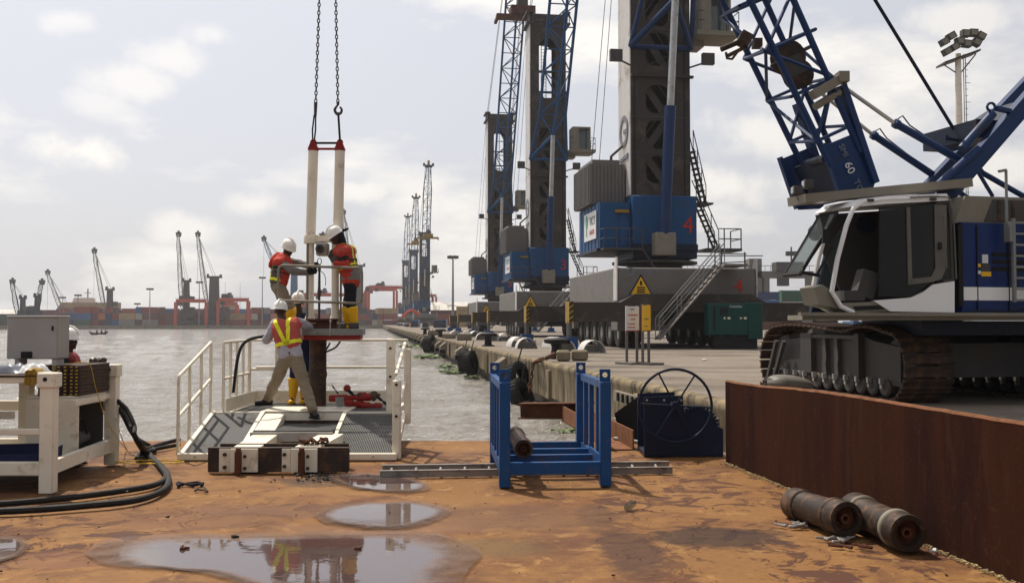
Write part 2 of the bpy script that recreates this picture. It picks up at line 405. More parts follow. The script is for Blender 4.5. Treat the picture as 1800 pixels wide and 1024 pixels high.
# deck rust
m, n, L, b = nodes('deck_rust')
g = n.nodes.new('ShaderNodeNewGeometry').outputs['Position']
c = mixc(n, L, noise_(n, L, g, .55, 5), (.142, .066, .022), (.25, .124, .041))
c = mixc(n, L, ramp_(n, L, noise_(n, L, g, 1.1, 9, .62, .4), .5, .64), c, (.098, .042, .02))      # browner blotches
flake = ramp_(n, L, noise_(n, L, g, 2.3, 12, .72, .8), .53, .56)
reg = ramp_(n, L, noise_(n, L, g, .32, 3), .48, .58)
sx = n.nodes.new('ShaderNodeSeparateXYZ'); L(g, sx.inputs[0])
right = ramp_(n, L, sx.outputs[0], .2, 1.6)
reg = mathn(n, L, 'MAXIMUM', reg, right)
flk = mathn(n, L, 'MULTIPLY', flake, reg)
c = mixc(n, L, flk, c, (.072, .03, .018))                                                     # scale has flaked off
c = mixc(n, L, mathn(n, L, 'MULTIPLY', ramp_(n, L, noise_(n, L, g, 3.7, 9, .65, .3), .57, .63), .6), c, (.30, .165, .06))
c = mixc(n, L, mathn(n, L, 'MULTIPLY', ramp_(n, L, noise_(n, L, g, 19, 6, .7), .52, .7), .45), c, (.07, .03, .018))
c = mixc(n, L, mathn(n, L, 'MULTIPLY', ramp_(n, L, noise_(n, L, g, .9, 12, .75, .5), .52, .6), .55), c, (.10, .038, .02))
def spot(x, y, rx, ry, col, amt):
    global c
    vm = n.nodes.new('ShaderNodeVectorMath'); vm.operation = 'SUBTRACT'; L(g, vm.inputs[0]); vm.inputs[1].default_value = (x, y, 0)
    v2 = n.nodes.new('ShaderNodeVectorMath'); v2.operation = 'DIVIDE'; L(vm.outputs[0], v2.inputs[0]); v2.inputs[1].default_value = (rx, ry, 1)
    ln = n.nodes.new('ShaderNodeVectorMath'); ln.operation = 'LENGTH'; L(v2.outputs[0], ln.inputs[0])
    d = mathn(n, L, 'ADD', ln.outputs['Value'], mathn(n, L, 'MULTIPLY', noise_(n, L, g, 4.5, 12, .78), 1.7))
    c = mixc(n, L, mathn(n, L, 'MULTIPLY', ramp_(n, L, d, 1.5, 1.85, True), amt), c, col)
for (px, py, rx, ry, col, amt) in ((1260, 940, .6, .45, (.035, .02, .016), .85), (1110, 965, .28, .9, (.05, .025, .018), .8), (1050, 905, .2, .8, (.06, .03, .02), .7),
        (560, 845, .5, .35, (.04, .028, .02), .6), (880, 905, 1.3, .7, (.11, .055, .03), .6), (660, 840, .55, .3, (.05, .04, .03), .7), (330, 905, 1.2, .6, (.12, .055, .03), .5),
        (860, 960, .5, .35, (.12, .07, .03), .8), (560, 895, 1.0, .35, (.12, .06, .035), .6), (120, 980, .7, .3, (.15, .07, .04), .5), (640, 925, .9, .3, (.16, .085, .05), .6), (1010, 800, .5, .5, (.09, .04, .025), .5)):
    p_ = PZ(px, py); spot(p_.x, p_.y, rx, ry, col, amt)
L(c, b.inputs['Base Color']); 
L(ramp_(n, L, flk, -2, 1, True), b.inputs['Roughness']); b.inputs['Roughness'].default_value = .8
rr_ = n.nodes.new('ShaderNodeMapRange'); L(noise_(n, L, g, .7, 5), rr_.inputs[0]); rr_.inputs['To Min'].default_value = .55; rr_.inputs['To Max'].default_value = .95; L(rr_.outputs[0], b.inputs['Roughness'])
bp = n.nodes.new('ShaderNodeBump'); bp.inputs['Strength'].default_value = .55; bp.inputs['Distance'].default_value = .012
h = mathn(n, L, 'SUBTRACT', mathn(n, L, 'MULTIPLY', noise_(n, L, g, 26, 8, .7), .7), flk); L(h, bp.inputs['Height']); L(bp.outputs[0], b.inputs['Normal'])
# puddle: standing water over rust, its rim soaking away
m, n, L, b = nodes('puddle_water')
b.inputs['Base Color'].default_value = (.07, .045, .04, 1); b.inputs['Roughness'].default_value = .03; b.inputs['Specular IOR Level'].default_value = 1.0; b.inputs['IOR'].default_value = 1.5
g = n.nodes.new('ShaderNodeNewGeometry').outputs['Position']
bp = n.nodes.new('ShaderNodeBump'); bp.inputs['Strength'].default_value = .05; bp.inputs['Distance'].default_value = .01; L(noise_(n, L, g, 9, 3), bp.inputs['Height']); L(bp.outputs[0], b.inputs['Normal'])
at_ = n.nodes.new('ShaderNodeAttribute'); at_.attribute_name = 'rim'
f_ = ramp_(n, L, mathn(n, L, 'ADD', at_.outputs['Fac'], mathn(n, L, 'MULTIPLY', noise_(n, L, g, 5, 10, .7), 1.0)), .66, 1.08)
tr = n.nodes.new('ShaderNodeBsdfTransparent'); mx = n.nodes.new('ShaderNodeMixShader'); L(f_, mx.inputs[0]); L(tr.outputs[0], mx.inputs[1]); L(b.outputs[0], mx.inputs[2])
wet = n.nodes.new('ShaderNodeBsdfPrincipled'); wet.inputs['Base Color'].default_value = (.11, .055, .03, 1); wet.inputs['Roughness'].default_value = .4
mx2 = n.nodes.new('ShaderNodeMixShader'); L(ramp_(n, L, mathn(n, L, 'ADD', at_.outputs['Fac'], mathn(n, L, 'MULTIPLY', noise_(n, L, g, 4, 10, .7), 1.0)), .3, .9), mx2.inputs[0])
L(tr.outputs[0], mx2.inputs[1]); L(wet.outputs[0], mx2.inputs[2]); mx3 = n.nodes.new('ShaderNodeMixShader'); L(f_, mx3.inputs[0]); L(mx2.outputs[0], mx3.inputs[1]); L(b.outputs[0], mx3.inputs[2])
L(mx3.outputs[0], n.nodes['Material Output'].inputs[0])
# harbour water
m, n, L, b = nodes('harbour_water')
b.inputs['Base Color'].default_value = (.11, .088, .062, 1); b.inputs['Roughness'].default_value = .09; b.inputs['Specular IOR Level'].default_value = .5; b.inputs['IOR'].default_value = 1.36
g = n.nodes.new('ShaderNodeNewGeometry').outputs['Position']; mp_ = n.nodes.new('ShaderNodeMapping'); mp_.inputs['Scale'].default_value = (.8, 1.3, 1); L(g, mp_.inputs[0])
hh = mathn(n, L, 'ADD', mathn(n, L, 'ADD', mathn(n, L, 'MULTIPLY', noise_(n, L, mp_.outputs[0], 1.7, 5, .6), 1.0), mathn(n, L, 'MULTIPLY', noise_(n, L, mp_.outputs[0], 5, 4, .65), .62)), mathn(n, L, 'MULTIPLY', noise_(n, L, mp_.outputs[0], .35, 3, .5), 2.2))
bp = n.nodes.new('ShaderNodeBump'); bp.inputs['Strength'].default_value = 1.0; bp.inputs['Distance'].default_value = .26; L(hh, bp.inputs['Height']); L(bp.outputs[0], b.inputs['Normal'])
L(mixc(n, L, noise_(n, L, g, .05, 4), (.25, .228, .198), (.20, .183, .158)), b.inputs['Base Color'])
# quay paving
m, n, L, b = nodes('quay_paving')
g = n.nodes.new('ShaderNodeNewGeometry').outputs['Position']
mp_ = n.nodes.new('ShaderNodeMapping'); mp_.inputs['Scale'].default_value = (.35, 1, 1); mp_.inputs['Rotation'].default_value = (0, 0, R(8)); L(g, mp_.inputs[0])
c = mixc(n, L, noise_(n, L, g, .5, 6), (.145, .118, .092), (.20, .168, .135))
c = mixc(n, L, ramp_(n, L, noise_(n, L, mp_.outputs[0], .5, 8, .6), .47, .62), c, (.088, .074, .06))
c = mixc(n, L, mathn(n, L, 'MULTIPLY', ramp_(n, L, noise_(n, L, g, 1.9, 10, .7), .54, .66), .7), c, (.24, .21, .17))
L(c, b.inputs['Base Color']); b.inputs['Roughness'].default_value = .85
bp = n.nodes.new('ShaderNodeBump'); bp.inputs['Strength'].default_value = .3; bp.inputs['Distance'].default_value = .01; L(noise_(n, L, g, 14, 6, .7), bp.inputs['Height']); L(bp.outputs[0], b.inputs['Normal'])
# weathered quay face: streaks run down
m, n, L, b = nodes('quay_face')
g = n.nodes.new('ShaderNodeNewGeometry').outputs['Position']; mp_ = n.nodes.new('ShaderNodeMapping'); mp_.inputs['Scale'].default_value = (1, 1, .14); L(g, mp_.inputs[0])
c = mixc(n, L, noise_(n, L, g, .8, 6), (.15, .12, .075), (.23, .185, .12))
c = mixc(n, L, ramp_(n, L, noise_(n, L, mp_.outputs[0], 2.2, 8, .65), .46, .6), c, (.055, .045, .034))
c = mixc(n, L, mathn(n, L, 'MULTIPLY', ramp_(n, L, noise_(n, L, mp_.outputs[0], 5, 8, .65), .55, .66), .7), c, (.30, .21, .10))
sz = n.nodes.new('ShaderNodeSeparateXYZ'); L(g, sz.inputs[0])
c = mixc(n, L, mathn(n, L, 'MULTIPLY', ramp_(n, L, mathn(n, L, 'ADD', sz.outputs[2], mathn(n, L, 'MULTIPLY', noise_(n, L, g, 1.5, 5), .3)), -.75, -.4, True), .8), c, (.035, .035, .022))   # weed at the tide line
L(c, b.inputs['Base Color']); b.inputs['Roughness'].default_value = .9
bp = n.nodes.new('ShaderNodeBump'); bp.inputs['Strength'].default_value = .5; bp.inputs['Distance'].default_value = .02; L(noise_(n, L, g, 7, 7, .7), bp.inputs['Height']); L(bp.outputs[0], b.inputs['Normal'])

m, n, L, b = nodes('bulwark_rust')
g = n.nodes.new('ShaderNodeNewGeometry').outputs['Position']; mp_ = n.nodes.new('ShaderNodeMapping'); mp_.inputs['Scale'].default_value = (1, 1, .16); L(g, mp_.inputs[0])
c = mixc(n, L, noise_(n, L, g, 1.3, 8, .6), (.027, .0095, .0052), (.045, .0155, .0075))
c = mixc(n, L, ramp_(n, L, noise_(n, L, mp_.outputs[0], 2.4, 7, .6), .48, .62), c, (.022, .008, .006))
c = mixc(n, L, mathn(n, L, 'MULTIPLY', ramp_(n, L, noise_(n, L, mp_.outputs[0], 7, 7, .6), .56, .66), .3), c, (.075, .028, .013))
c = mixc(n, L, mathn(n, L, 'MULTIPLY', ramp_(n, L, noise_(n, L, g, 14, 9, .7), .58, .68), .35), c, (.08, .04, .025))
L(c, b.inputs['Base Color']); b.inputs['Roughness'].default_value = .9; b.inputs['Specular IOR Level'].default_value = .05
bp = n.nodes.new('ShaderNodeBump'); bp.inputs['Strength'].default_value = .35; bp.inputs['Distance'].default_value = .01; L(mathn(n, L, 'ADD', noise_(n, L, g, 30, 6, .7), mathn(n, L, 'MULTIPLY', noise_(n, L, mp_.outputs[0], 3, 4), 3)), bp.inputs['Height']); L(bp.outputs[0], b.inputs['Normal'])
# ------------------------------------------------------------------ water: real waves near by, one sheet out to the far bank
def make_water():
    rows = [12.0]
    while rows[-1] < 60: rows.append(rows[-1] * 1.0062)
    while rows[-1] < 2500: rows.append(rows[-1] * 1.03)
    rows = [-60, -20, 0, 6] + rows; nx = 260; vs = []; fs = []
    r2 = random.Random(3); W = []
    for i in range(26):
        lam = .35 * (1.16 ** i) ; a_ = r2.gauss(0, .8) + .5; k = 2 * math.pi / lam
        W.append((k * math.sin(a_), k * math.cos(a_), r2.random() * 6.28, .0075 * lam ** .85 * (1.35 if lam < 5 else .4)))
    for Y in rows:
        half = max(18, Y * .62)
        for i in range(nx):
            x = -half * 1.0 + 2 * half * i / (nx - 1); cell = 2 * half / nx; z = 0
            if 11 < Y < 400:
                for (kx, ky, ph, am) in W:
                    if 6.28 / math.hypot(kx, ky) > 2.2 * max(cell, Y * .0062): z += am * math.sin(kx * x + ky * Y + ph)
            vs.append((x, Y, WZ + z))
    for j in range(len(rows) - 1):
        for i in range(nx - 1): k = j * nx + i; fs.append((k, k + 1, k + nx + 1, k + nx))
    me = bpy.data.meshes.new('water'); me.from_pydata(vs, [], fs); me.shade_smooth(); me.materials.append(MATS['harbour_water'])
    o = bpy.data.objects.new('water', me); COL.objects.link(o); o['kind'] = 'structure'
make_water()
# ------------------------------------------------------------------ barge: hull and rusty deck
WA = Vector((2.53, 11.5, 0)); WB = Vector((3.23, 6.1, 0)); wd = (WB - WA).normalized()
deck = bpy.data.objects.new('barge_deck', None)
right = [WA - wd * 2.3 + V(.25, 0, 0), WA + wd * 16 + V(.25, 0, 0)]
# sheet with gentle dents so that it is not a mirror-flat plate
vs = []; fs = []; nx, ny = 150, 190
for j in range(ny):
    ty = j / (ny - 1); Y = 13.75 - ty * 19.5
    xr = 2.53 + .25 - (Y - 11.5) * .1296
    for i in range(nx):
        x = -13 + (xr + 13) * i / (nx - 1)
        z = .010 * mnoise.noise(Vector((x * .7, Y * .7, 0))) + .005 * mnoise.noise(Vector((x * 2.3, Y * 2.3, 4)))
        if j == 0: z -= .02 + .012 * mnoise.noise(Vector((x * 4, 0, 0)))
        vs.append((x, Y, z - .012))
k0 = len(vs)
for j in range(ny - 1):
    for i in range(nx - 1): k = j * nx + i; fs.append((k, k + nx, k + nx + 1, k + 1))
me = bpy.data.meshes.new('deck'); me.from_pydata(vs, [], fs); me.shade_smooth(); me.materials.append(MATS['deck_rust'])
bpy.data.objects.remove(deck)
o = bpy.data.objects.new('deck', me); COL.objects.link(o); o['kind'] = 'structure'
mb = MB(); mb.prism([(-13, 13.74, -.06), (2.49, 13.74, -.06), (2.78 + 2.25, -5.7, -.06), (-13, -5.7, -.06)], (0, 0, -1.7))
h = mb.build('hull', 'rust'); h['kind'] = 'structure'
# puddles
def puddle(name, pts, z=.0095):
    c = sum((Vector(p) for p in pts), Vector()) / len(pts); ring = spline([Vector(p) for p in pts] + [Vector(pts[0])], 6)[:-1]; n_ = len(ring)
    ks = (1.2, 1.06, .95, .87, .72, 0); vs = []; rim = []
    for k, rv in zip(ks, (0, .1, .3, .55, 1, 1)):
        for p in ring: q = c + (p - c) * k; q.z = z; vs.append(q); rim.append(rv)
    fs = []
    for j in range(len(ks) - 1):
        for i in range(n_): fs.append((j * n_ + i, j * n_ + (i + 1) % n_, (j + 1) * n_ + (i + 1) % n_, (j + 1) * n_ + i))
    off = c.copy(); off.z = 0
    me = bpy.data.meshes.new(name); me.from_pydata([tuple(v - off) for v in vs], [], fs); me.materials.append(MATS['puddle_water']); me.shade_smooth()
    a = me.attributes.new('rim', 'FLOAT', 'POINT'); a.data.foreach_set('value', rim)
    o = bpy.data.objects.new(name, me); COL.objects.link(o); o.location = off; o['kind'] = 'structure'
puddle('puddle', [PZ(*p) for p in ((205, 975), (240, 955), (330, 948), (440, 947), (560, 944), (700, 943), (760, 955), (792, 975), (770, 1000), (740, 1045), (700, 1110), (600, 1090), (520, 1050), (440, 1022), (380, 1005), (290, 998), (235, 992))])
puddle('puddle', [PZ(*p) for p in ((570, 905), (600, 892), (660, 886), (720, 885), (762, 893), (772, 903), (740, 917), (690, 926), (640, 924), (590, 917))])
puddle('puddle', [PZ(*p) for p in ((590, 842), (600, 836), (660, 835), (720, 842), (742, 855), (720, 862), (670, 862), (620, 855))])
puddle('puddle', [PZ(*p) for p in ((-60, 965), (-20, 948), (25, 948), (42, 960), (20, 978), (-30, 990), (-80, 985))])
# ------------------------------------------------------------------ quay
mb = MB(); mb.add([Q(-22, .15), Q(460, .15), Q(460, 700), Q(-22, 700)], [(3, 2, 1, 0)]); o = mb.build('quay_ground', 'quay_paving'); o['kind'] = 'structure'
mb = MB(); mb.prism([Q(-22, .5, .385), Q(460, .5, .385), Q(460, 4, .385), Q(-22, 4, .385)], (0, 0, -1.9)); o = mb.build('quay_base', 'concrete'); o['kind'] = 'structure'
wall = bpy.data.objects.new('quay_wall', None); COL.objects.link(wall); wall['kind'] = 'structure'
s = -21.0; k = 0
while s < 440:
    ln = 5.6 if k % 3 else 4.4
    mb = MB(); a, b_ = s, s + ln - .06
    prof = [(.52, -.72), (.02, -.62 - .06 * (k % 2)), (.02, QZ - .16), (.0, QZ - .1), (.0, QZ - .02), (.05, QZ + .03), (.17, QZ + .045), (.32, QZ + .02), (.36, QZ - .05), (.52, QZ - .05)]
    n_ = len(prof); mb.add([Q(a, t, z) for t, z in prof] + [Q(b_, t, z) for t, z in prof], [(i, (i + 1) % n_, n_ + (i + 1) % n_, n_ + i) for i in range(n_)] + [tuple(range(n_)), tuple(range(2 * n_ - 1, n_ - 1, -1))])
    mb.build('concrete_panel', 'quay_face', wall, ang=50)
    if s < 120:      # pilaster on each joint
        mb = MB(); mb.prism([Q(b_ - .25, -.07, -.66), Q(b_ + .3, -.07, -.66), Q(b_ + .3, .03, -.66), Q(b_ - .25, .03, -.66)], (0, 0, .86)); mb.build('pilaster', 'concrete_yellow' if k in (4, 7) else 'quay_face', wall)
    s += ln; k += 1
# fender brackets on the quay face
br0 = None
for i, s in enumerate([24.5, 37.5, 42.5, 55, 60] + [66 + 7.5 * j for j in range(26)]):
    mb = MB(); lab = 'concrete fender bracket jutting from the quay face above the water'
    if br0 is None:
        r0 = thing('fender_bracket', lab, 'fender bracket', (0, 0, 0), 0, 'fender brackets along the quay face', world=False)
        mb.prism([(-.55, -.0, .2), (-.55, 0, -.2), (-.55, -.42, -.32), (-.55, -.42, -.1)], (1.1, 0, 0)); mb.build('bracket', 'concrete', r0)
        mb = MB(); mb.b2((-.4, -.44, -.62), (.4, -.05, -.34)); mb.build('fender_block', 'black', r0); br0 = r0; r = r0
    else: r = copy_tree(br0)
    p = Q(s, .0, QZ - .35); r.location = p; r.rotation_euler = (0, 0, math.atan2(N_.y, N_.x) - math.pi / 2)
# (local -y must look out over the water)
for o in COL.objects:
    if o.name.startswith('fender_bracket'): o.rotation_euler = (0, 0, math.atan2(N_.y, N_.x) - math.pi / 2 + 0)
# ------------------------------------------------------------------ mobile harbour cranes
QROT = math.atan2(U.y, U.x) - math.pi / 2
HC_PARTS = {}
def harbour_crane(label, Y, off, number, near=False, blen=36.0, group='mobile harbour cranes lined up along the quay'):
    t = thing('harbour_crane', label, 'crane', (0, 0, 0), 0, group, world=False)
    # undercarriage
    mb = MB(); mb.bevbox((-3.5, -5.5, 1.9), (3.5, 5.8, 3.9), .05); mb.bevbox((-3.5, -5.48, .85), (-1.15, -4.2, 1.9), .04); mb.bevbox((1.2, -5.48, .95), (3.5, -4.2, 1.9), .04)
    mb.b2((-2.2, -4.2, 1.2), (2.2, 5, 1.95)); mb.b2((-3.5, 4.6, .9), (3.5, 5.8, 1.9)); mb.b2((-1.15, -5.2, 1.75), (1.2, -4.9, 1.9))
    mb.build('chassis', 'pale_grey', t)
    for sx in (-1, 1): mb = MB(); mb.prism([(sx * 3.56, -5.56, 2.3), (sx * 3.56, -5.56, 4.4), (sx * 3.56, -5.3, 4.4), (sx * 3.56, -4.9, 3.7), (sx * 3.56, -4.9, 2.3)], (-sx * .06, 0, 0)); mb.build('corner_plate', 'white_and_sunlit', t)  # paler than the chassis: sunlight put into the plate colour
    mb = MB(); mb.b2((-1.1, -5.3, .9), (1.15, -4.9, 1.75)); mb.b2((-.2, -5.4, 1.25), (.1, -5.3, 1.6)); mb.build('axle_frame', 'black', t)
    tyre_m = MB().lathe((0, 0, 0), (1, 0, 0), [(.34, -.2), (.66, -.21), (.74, -.13), (.74, .13), (.66, .21), (.34, .2)], 18, closed=True).mesh('tyre', 'rubber')
    rim_m = MB().lathe((0, 0, 0), (1, 0, 0), [(.35, -.16), (.3, -.1), (.12, -.02), (.1, -.14), (0.0, -.14)], 14).lathe((0, 0, 0), (1, 0, 0), [(.35, .16), (.3, .1), (.12, .02), (.1, .14), (0.0, .14)], 14).mesh('rim', 'galvanised')
    for i in range(6 if near else 5):
        y = -4.3 + i * 1.72
        for x in (-3.0, -2.35, 2.35, 3.0):
            wl = inst(tyre_m, 'wheel', t, (x, y, .75)); inst(rim_m, 'rim', wl, (0, 0, 0))
    # outriggers
    for y in (-6.1, 6.4):
        mb = MB(); mb.prism([(-6, y - .4, 1.28), (-6, y - .4, 2.2), (-3.6, y - .4, 2.2), (-2.9, y - .4, 2.6), (2.9, y - .4, 2.6), (3.6, y - .4, 2.2), (6, y - .4, 2.2), (6, y - .4, 1.28), (3.4, y - .4, 1.28), (2.6, y - .4, 1.75), (-2.6, y - .4, 1.75), (-3.4, y - .4, 1.28)], (0, .8, 0)); mb.build('outrigger_beam', 'grey_paint', t)
        for sx in (-1, 1):
            mb = MB(); mb.b2((sx * 6.0 - .10, y - .46, 1.22), (sx * 6.0 + .10, y + .44, 2.24)); pl = mb.build('stripe_plate', 'yellow_paint', t)
            mb = MB()
            for k in range(4): z = 1.22 + k * .26; mb.prism([(sx * 6.0 - .102, y - .465, z), (sx * 6.0 + .102, y - .465, z + .14), (sx * 6.0 + .102, y - .465, z + .26), (sx * 6.0 - .102, y - .465, z + .12)], (0, -.01, 0))
            mb.build('black_stripes', 'black', pl)
            mb = MB(); mb.tube((sx * 6.0, y, 1.3), (sx * 6.0, y, .45), .13, n=12); mb.build('jack', 'pale_grey', t)
            mb = MB(); mb.bevbox((sx * 6.0 - .5, y - .5, .0), (sx * 6.0 + .5, y + .5, .16), .03); mb.b2((sx * 6.0 - .35, y - .35, .15), (sx * 6.0 + .35, y + .35, .55)); mb.build('outrigger_pad', 'blue_paint', t)
    # slew ring, lower deck
    mb = MB(); mb.lathe((0, 0, 3.88), (0, 0, 1), [(1.5, 0), (1.5, .45), (2.3, .5), (2.3, .62), (1.6, .75), (1.6, 1.2), (0, 1.2)], 24); mb.build('slew_ring', 'dark_grey', t)
    mb = MB(); mb.b2((-3.6, -1.6, 4.98), (1.9, 3.6, 5.12)); mb.b2((-1.7, -1.9, 4.6), (1.75, 1.8, 5.0)); mb.build('lower_deck', 'navy', t)
    mb = MB(); mb.bevbox((-1.72, -1.9, 5.13), (1.75, 1.6, 7.9), .04); mb.b2((-1.2, -1.96, 5.1), (-1.12, -1.9, 7.8)); bb = mb.build('base_house', 'crane_blue', t)
    mb = MB(); mb.b2((-1.75, -1.98, 5.02), (1.78, -1.88, 5.35)); mb.build('lower_skirt', 'navy', t)
    text(number, 1.25, (.95, -1.925, 5.95), (1, 0, 0), (0, 0, 1), 'sign_red', t)
    # machine house on the water side
    mb = MB(); mb.b2((-3.4, -1.5, 5.13), (-1.76, 3.5, 7.55))
    for k in range(6): mb.b2((-3.43, -1.3 + k * .82, 5.2), (-3.4, -1.2 + k * .82, 7.5))
    mb.build('machine_house', 'crane_blue', t)
    mb = MB(); mb.b2((-2.35, -1.56, 5.25), (-1.95, -1.5, 7.1)); mb.build('door', 'blue_paint', t)
    mb = MB(); mb.b2((-2.6, -1.75, 7.0), (-1.9, -1.5, 7.15)); mb.build('door_lamp', 'yellow_paint', t)
    mb = MB(); mb.b2((-3.475, -.9, 5.7), (-3.43, 1.9, 7.2)); sg = mb.build('company_sign', 'sign_white', t)
    text('TICT', .62, (-3.49, .55, 6.5), (0, -1, 0), (0, 0, 1), 'print_grey', sg); text('LAGOS', .34, (-3.49, .55, 6.0), (0, -1, 0), (0, 0, 1), 'sign_red', sg)
    mb = MB(); mb.ball((-3.49, 1.25, 6.75), (.01, .28, .36), 10, 6); mb.b2((-3.5, 1.2, 5.95), (-3.48, 1.3, 6.5)); mb.build('tree_logo', 'print_green', sg)
    mb = MB(); mb.b2((-3.7, -.4, 7.6), (-1.75, 3.5, 9.75))
    mb.b2((-3.5, -.2, 9.75), (-2.0, 3.3, 10.0)); mb.build('engine_house', 'pale_grey', t)
    rm = MB().b2((-.045, -.03, 0), (.045, .03, 2.05)).mesh('rib', 'pale_grey')
    for k in range(10): inst(rm, 'rib', t, (-3.62 + k * .2, -.43, 7.65))
    for k in range(12): inst(rm, 'rib', t, (-3.73, -.2 + k * .32, 7.65), Matrix.Rotation(math.pi / 2, 3, 'Z').to_quaternion())
    mb = MB(); mb.tube((-2.3, .4, 9.95), (-2.3, .4, 10.3), .08); mb.tube((-2.3, .4, 10.3), (-1.2, -.2, 11.3), .07); mb.build('exhaust', 'dark_grey', t)
    # balcony
    mb = MB(); mb.b2((-3.4, -2.3, 5.0), (-1.3, -1.5, 5.1))
    for x in (-3.38, -2.7, -2.0, -1.32): mb.tube((x, -2.28, 5.1), (x, -2.28, 6.1), .025, n=5)
    for z in (5.6, 6.1): mb.tube((-3.38, -2.28, z), (-1.32, -2.28, z), .025, n=5); mb.tube((-3.38, -2.28, z), (-3.38, -1.5, z), .025, n=5)
    mb.bar((-1.3, -2.0, 5.05), (-.5, -2.0, 3.9), .5, .08); mb.build('balcony', 'dark_grey', t)
    # tower: four plates, holes cut through the front, ladder and stairs inside
    mb = MB(); zs = [7.92, 8.45, 10.3, 12.2, 14.1, 14.75, 16.9, 19.0, 21.0, 27.2, 28.4]
    X0, X1, Y0, Y1 = -1.62, 1.58, -1.2, 1.15
    for z0, z1 in zip(zs[:-1], zs[1:]):
        if (z1 - z0) < 1.0 or z0 == 27.2 or z0 == 19.0: mb.b2((X0, Y0, z0), (X1, Y0 + .08, z1))
        elif z0 == 21.0: hole_panel(mb, X0, X1, z0, z1, -.05, (z0 + z1) / 2 + .1, 1.55, 5.4, .35, Y0, .08)
        else: hole_panel(mb, X0, X1, z0, z1, -.15, (z0 + z1) / 2, 1.3, (z1 - z0) - .38, .5, Y0, .08)
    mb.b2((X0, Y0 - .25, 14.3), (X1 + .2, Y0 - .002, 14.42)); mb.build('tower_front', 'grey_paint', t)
    for z in (10.3, 12.2, 16.9, 19.0):
        mb = MB(); mb.b2((X0, Y0 - .02, z - .03), (X1, Y0 - .002, z + .03)); mb.build('weld_seam', 'dark_grey', t)
    mb = MB(); mb.tube((X1 - .25, Y0 - .04, 7.95), (X1 - .25, Y0 - .04, 28), .03, n=5); mb.build('cable_run', 'black', t); mb = MB(); mb.tube((X0 + .2, Y0 - .04, 7.95), (X0 + .2, Y0 - .04, 14.2), .035, n=5); mb.build('cable_run', 'black', t)
    mb = MB(); mb.b2((X0 - .12, Y0 - .1, 7.86), (X1 + .12, Y1 + .1, 7.97)); mb.build('tower_flange', 'dark_grey', t)
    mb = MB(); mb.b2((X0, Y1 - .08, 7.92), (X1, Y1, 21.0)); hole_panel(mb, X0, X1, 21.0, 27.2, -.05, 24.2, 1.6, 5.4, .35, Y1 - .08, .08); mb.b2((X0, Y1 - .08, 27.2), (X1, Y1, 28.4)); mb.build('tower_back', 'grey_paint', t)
    mb = MB(); mb.b2((X0 - .06, Y0 - .03, 7.92), (X0 - .003, Y1 + .03, 28.4)); mb.build('tower_side', 'white_and_sunlit', t)  # same paint as the front, with sunlight put into its paler colour
    mb = MB(); mb.b2((X1 + .003, Y0 - .03, 7.92), (X1 + .06, Y1 + .03, 28.4)); mb.build('tower_side', 'grey_paint', t)  # shaded tone of the same tower paint, as on the front
    mb = MB(); mb.lathe((X0 - .09, -.05, 11.6), (-1, 0, 0), [(.85, 0), (.85, .02), (.6, .02), (.6, 0)], 24, closed=True); mb.b2((X0 - .12, -.75, 11.45), (X0 - .07, -.05, 11.65)); mb.prism([(X0 - .115, -.9, 10.3), (X0 - .115, .8, 10.15), (X0 - .115, .8, 10.0), (X0 - .115, -.9, 10.05)], (.04, 0, 0)); mb.build('maker_emblem', 'print_grey', t)
    for i, (za, zb) in enumerate(zip(zs[1:8], zs[2:9])):
        s_ = 1 if i % 2 else -1; mb = MB(); mb.bar((-.75 * s_, -.3, za), (.6 * s_, -.3, zb), .4, .09, (0, 1, 0)); mb.tube((-.75 * s_, -.6, za + .9), (.6 * s_, -.6, zb + .9), .03, n=5); mb.build('inner_stair', 'pale_grey', t)
    mb = MB()
    for x in (-.25, .2): mb.tube((x, .9, 20.5), (x, .9, 28), .035, n=5)
    for k in range(24): mb.tube((-.25, .9, 20.6 + k * .31), (.2, .9, 20.6 + k * .31), .022, n=5)
    for z in (22.4, 24.3): mb.b2((-.85, .3, z), (.75, .95, z + .08))
    mb.build('tower_ladder', 'dark_grey', t)
    mb = MB(); mb.b2((-1.7, -1.3, 28.4), (1.7, 1.3, 29.1))
    mb.build('tower_head', 'grey_paint', t)
    for sx in (-1, 1):
        mb = MB(); mb.b2((sx * 1.35, -1.6, 28.15), (sx * 2.0, 1.0, 28.3)); mb.b2((sx * 1.35, -1.6, 29.15), (sx * 2.0, 1.0, 29.3)); mb.lathe((sx * 1.5, -.9, 28.75), (1, 0, 0), [(.5, 0), (.42, .1), (.5, .3), (0, .3)], 14); mb.tube((sx * 1.9, -1.5, 28.3), (sx * 1.9, -1.5, 29.2), .05); mb.build('sheave_block', 'dark_grey', t)
    # ledge, floodlights
    for sx in (-1, 1):
        fl = MB(); fl.tube((sx * 1.6, -1.2, 14.9), (sx * 2.3, -1.5, 15.1), .05); fl.b2((sx * 2.2, -1.75, 15.0), (sx * 2.85, -1.45, 15.6)); fl.build('floodlight', 'dark_grey', t)
    # operator's cab on the land side
    mb = MB(); mb.b2((1.9, -1.7, 16.6), (4.3, .2, 16.85)); mb.prism([(2.2, -1.5, 16.5), (4.1, -1.5, 16.5), (4.3, -1.7, 16.62), (1.9, -1.7, 16.62)], (0, 1.6, 0)); mb.b2((1.6, -.8, 16.2), (2.6, .4, 16.6))
    mb.b2((2.2, -1.55, 18.75), (3.85, .1, 18.9)); mb.b2((2.2, -1.55, 16.85), (2.75, .1, 18.75)); mb.b2((3.72, -1.55, 16.85), (3.85, -1.45, 18.75)); mb.b2((3.72, 0, 16.85), (3.85, .1, 18.75)); mb.build('operator_cab', 'beige', t)
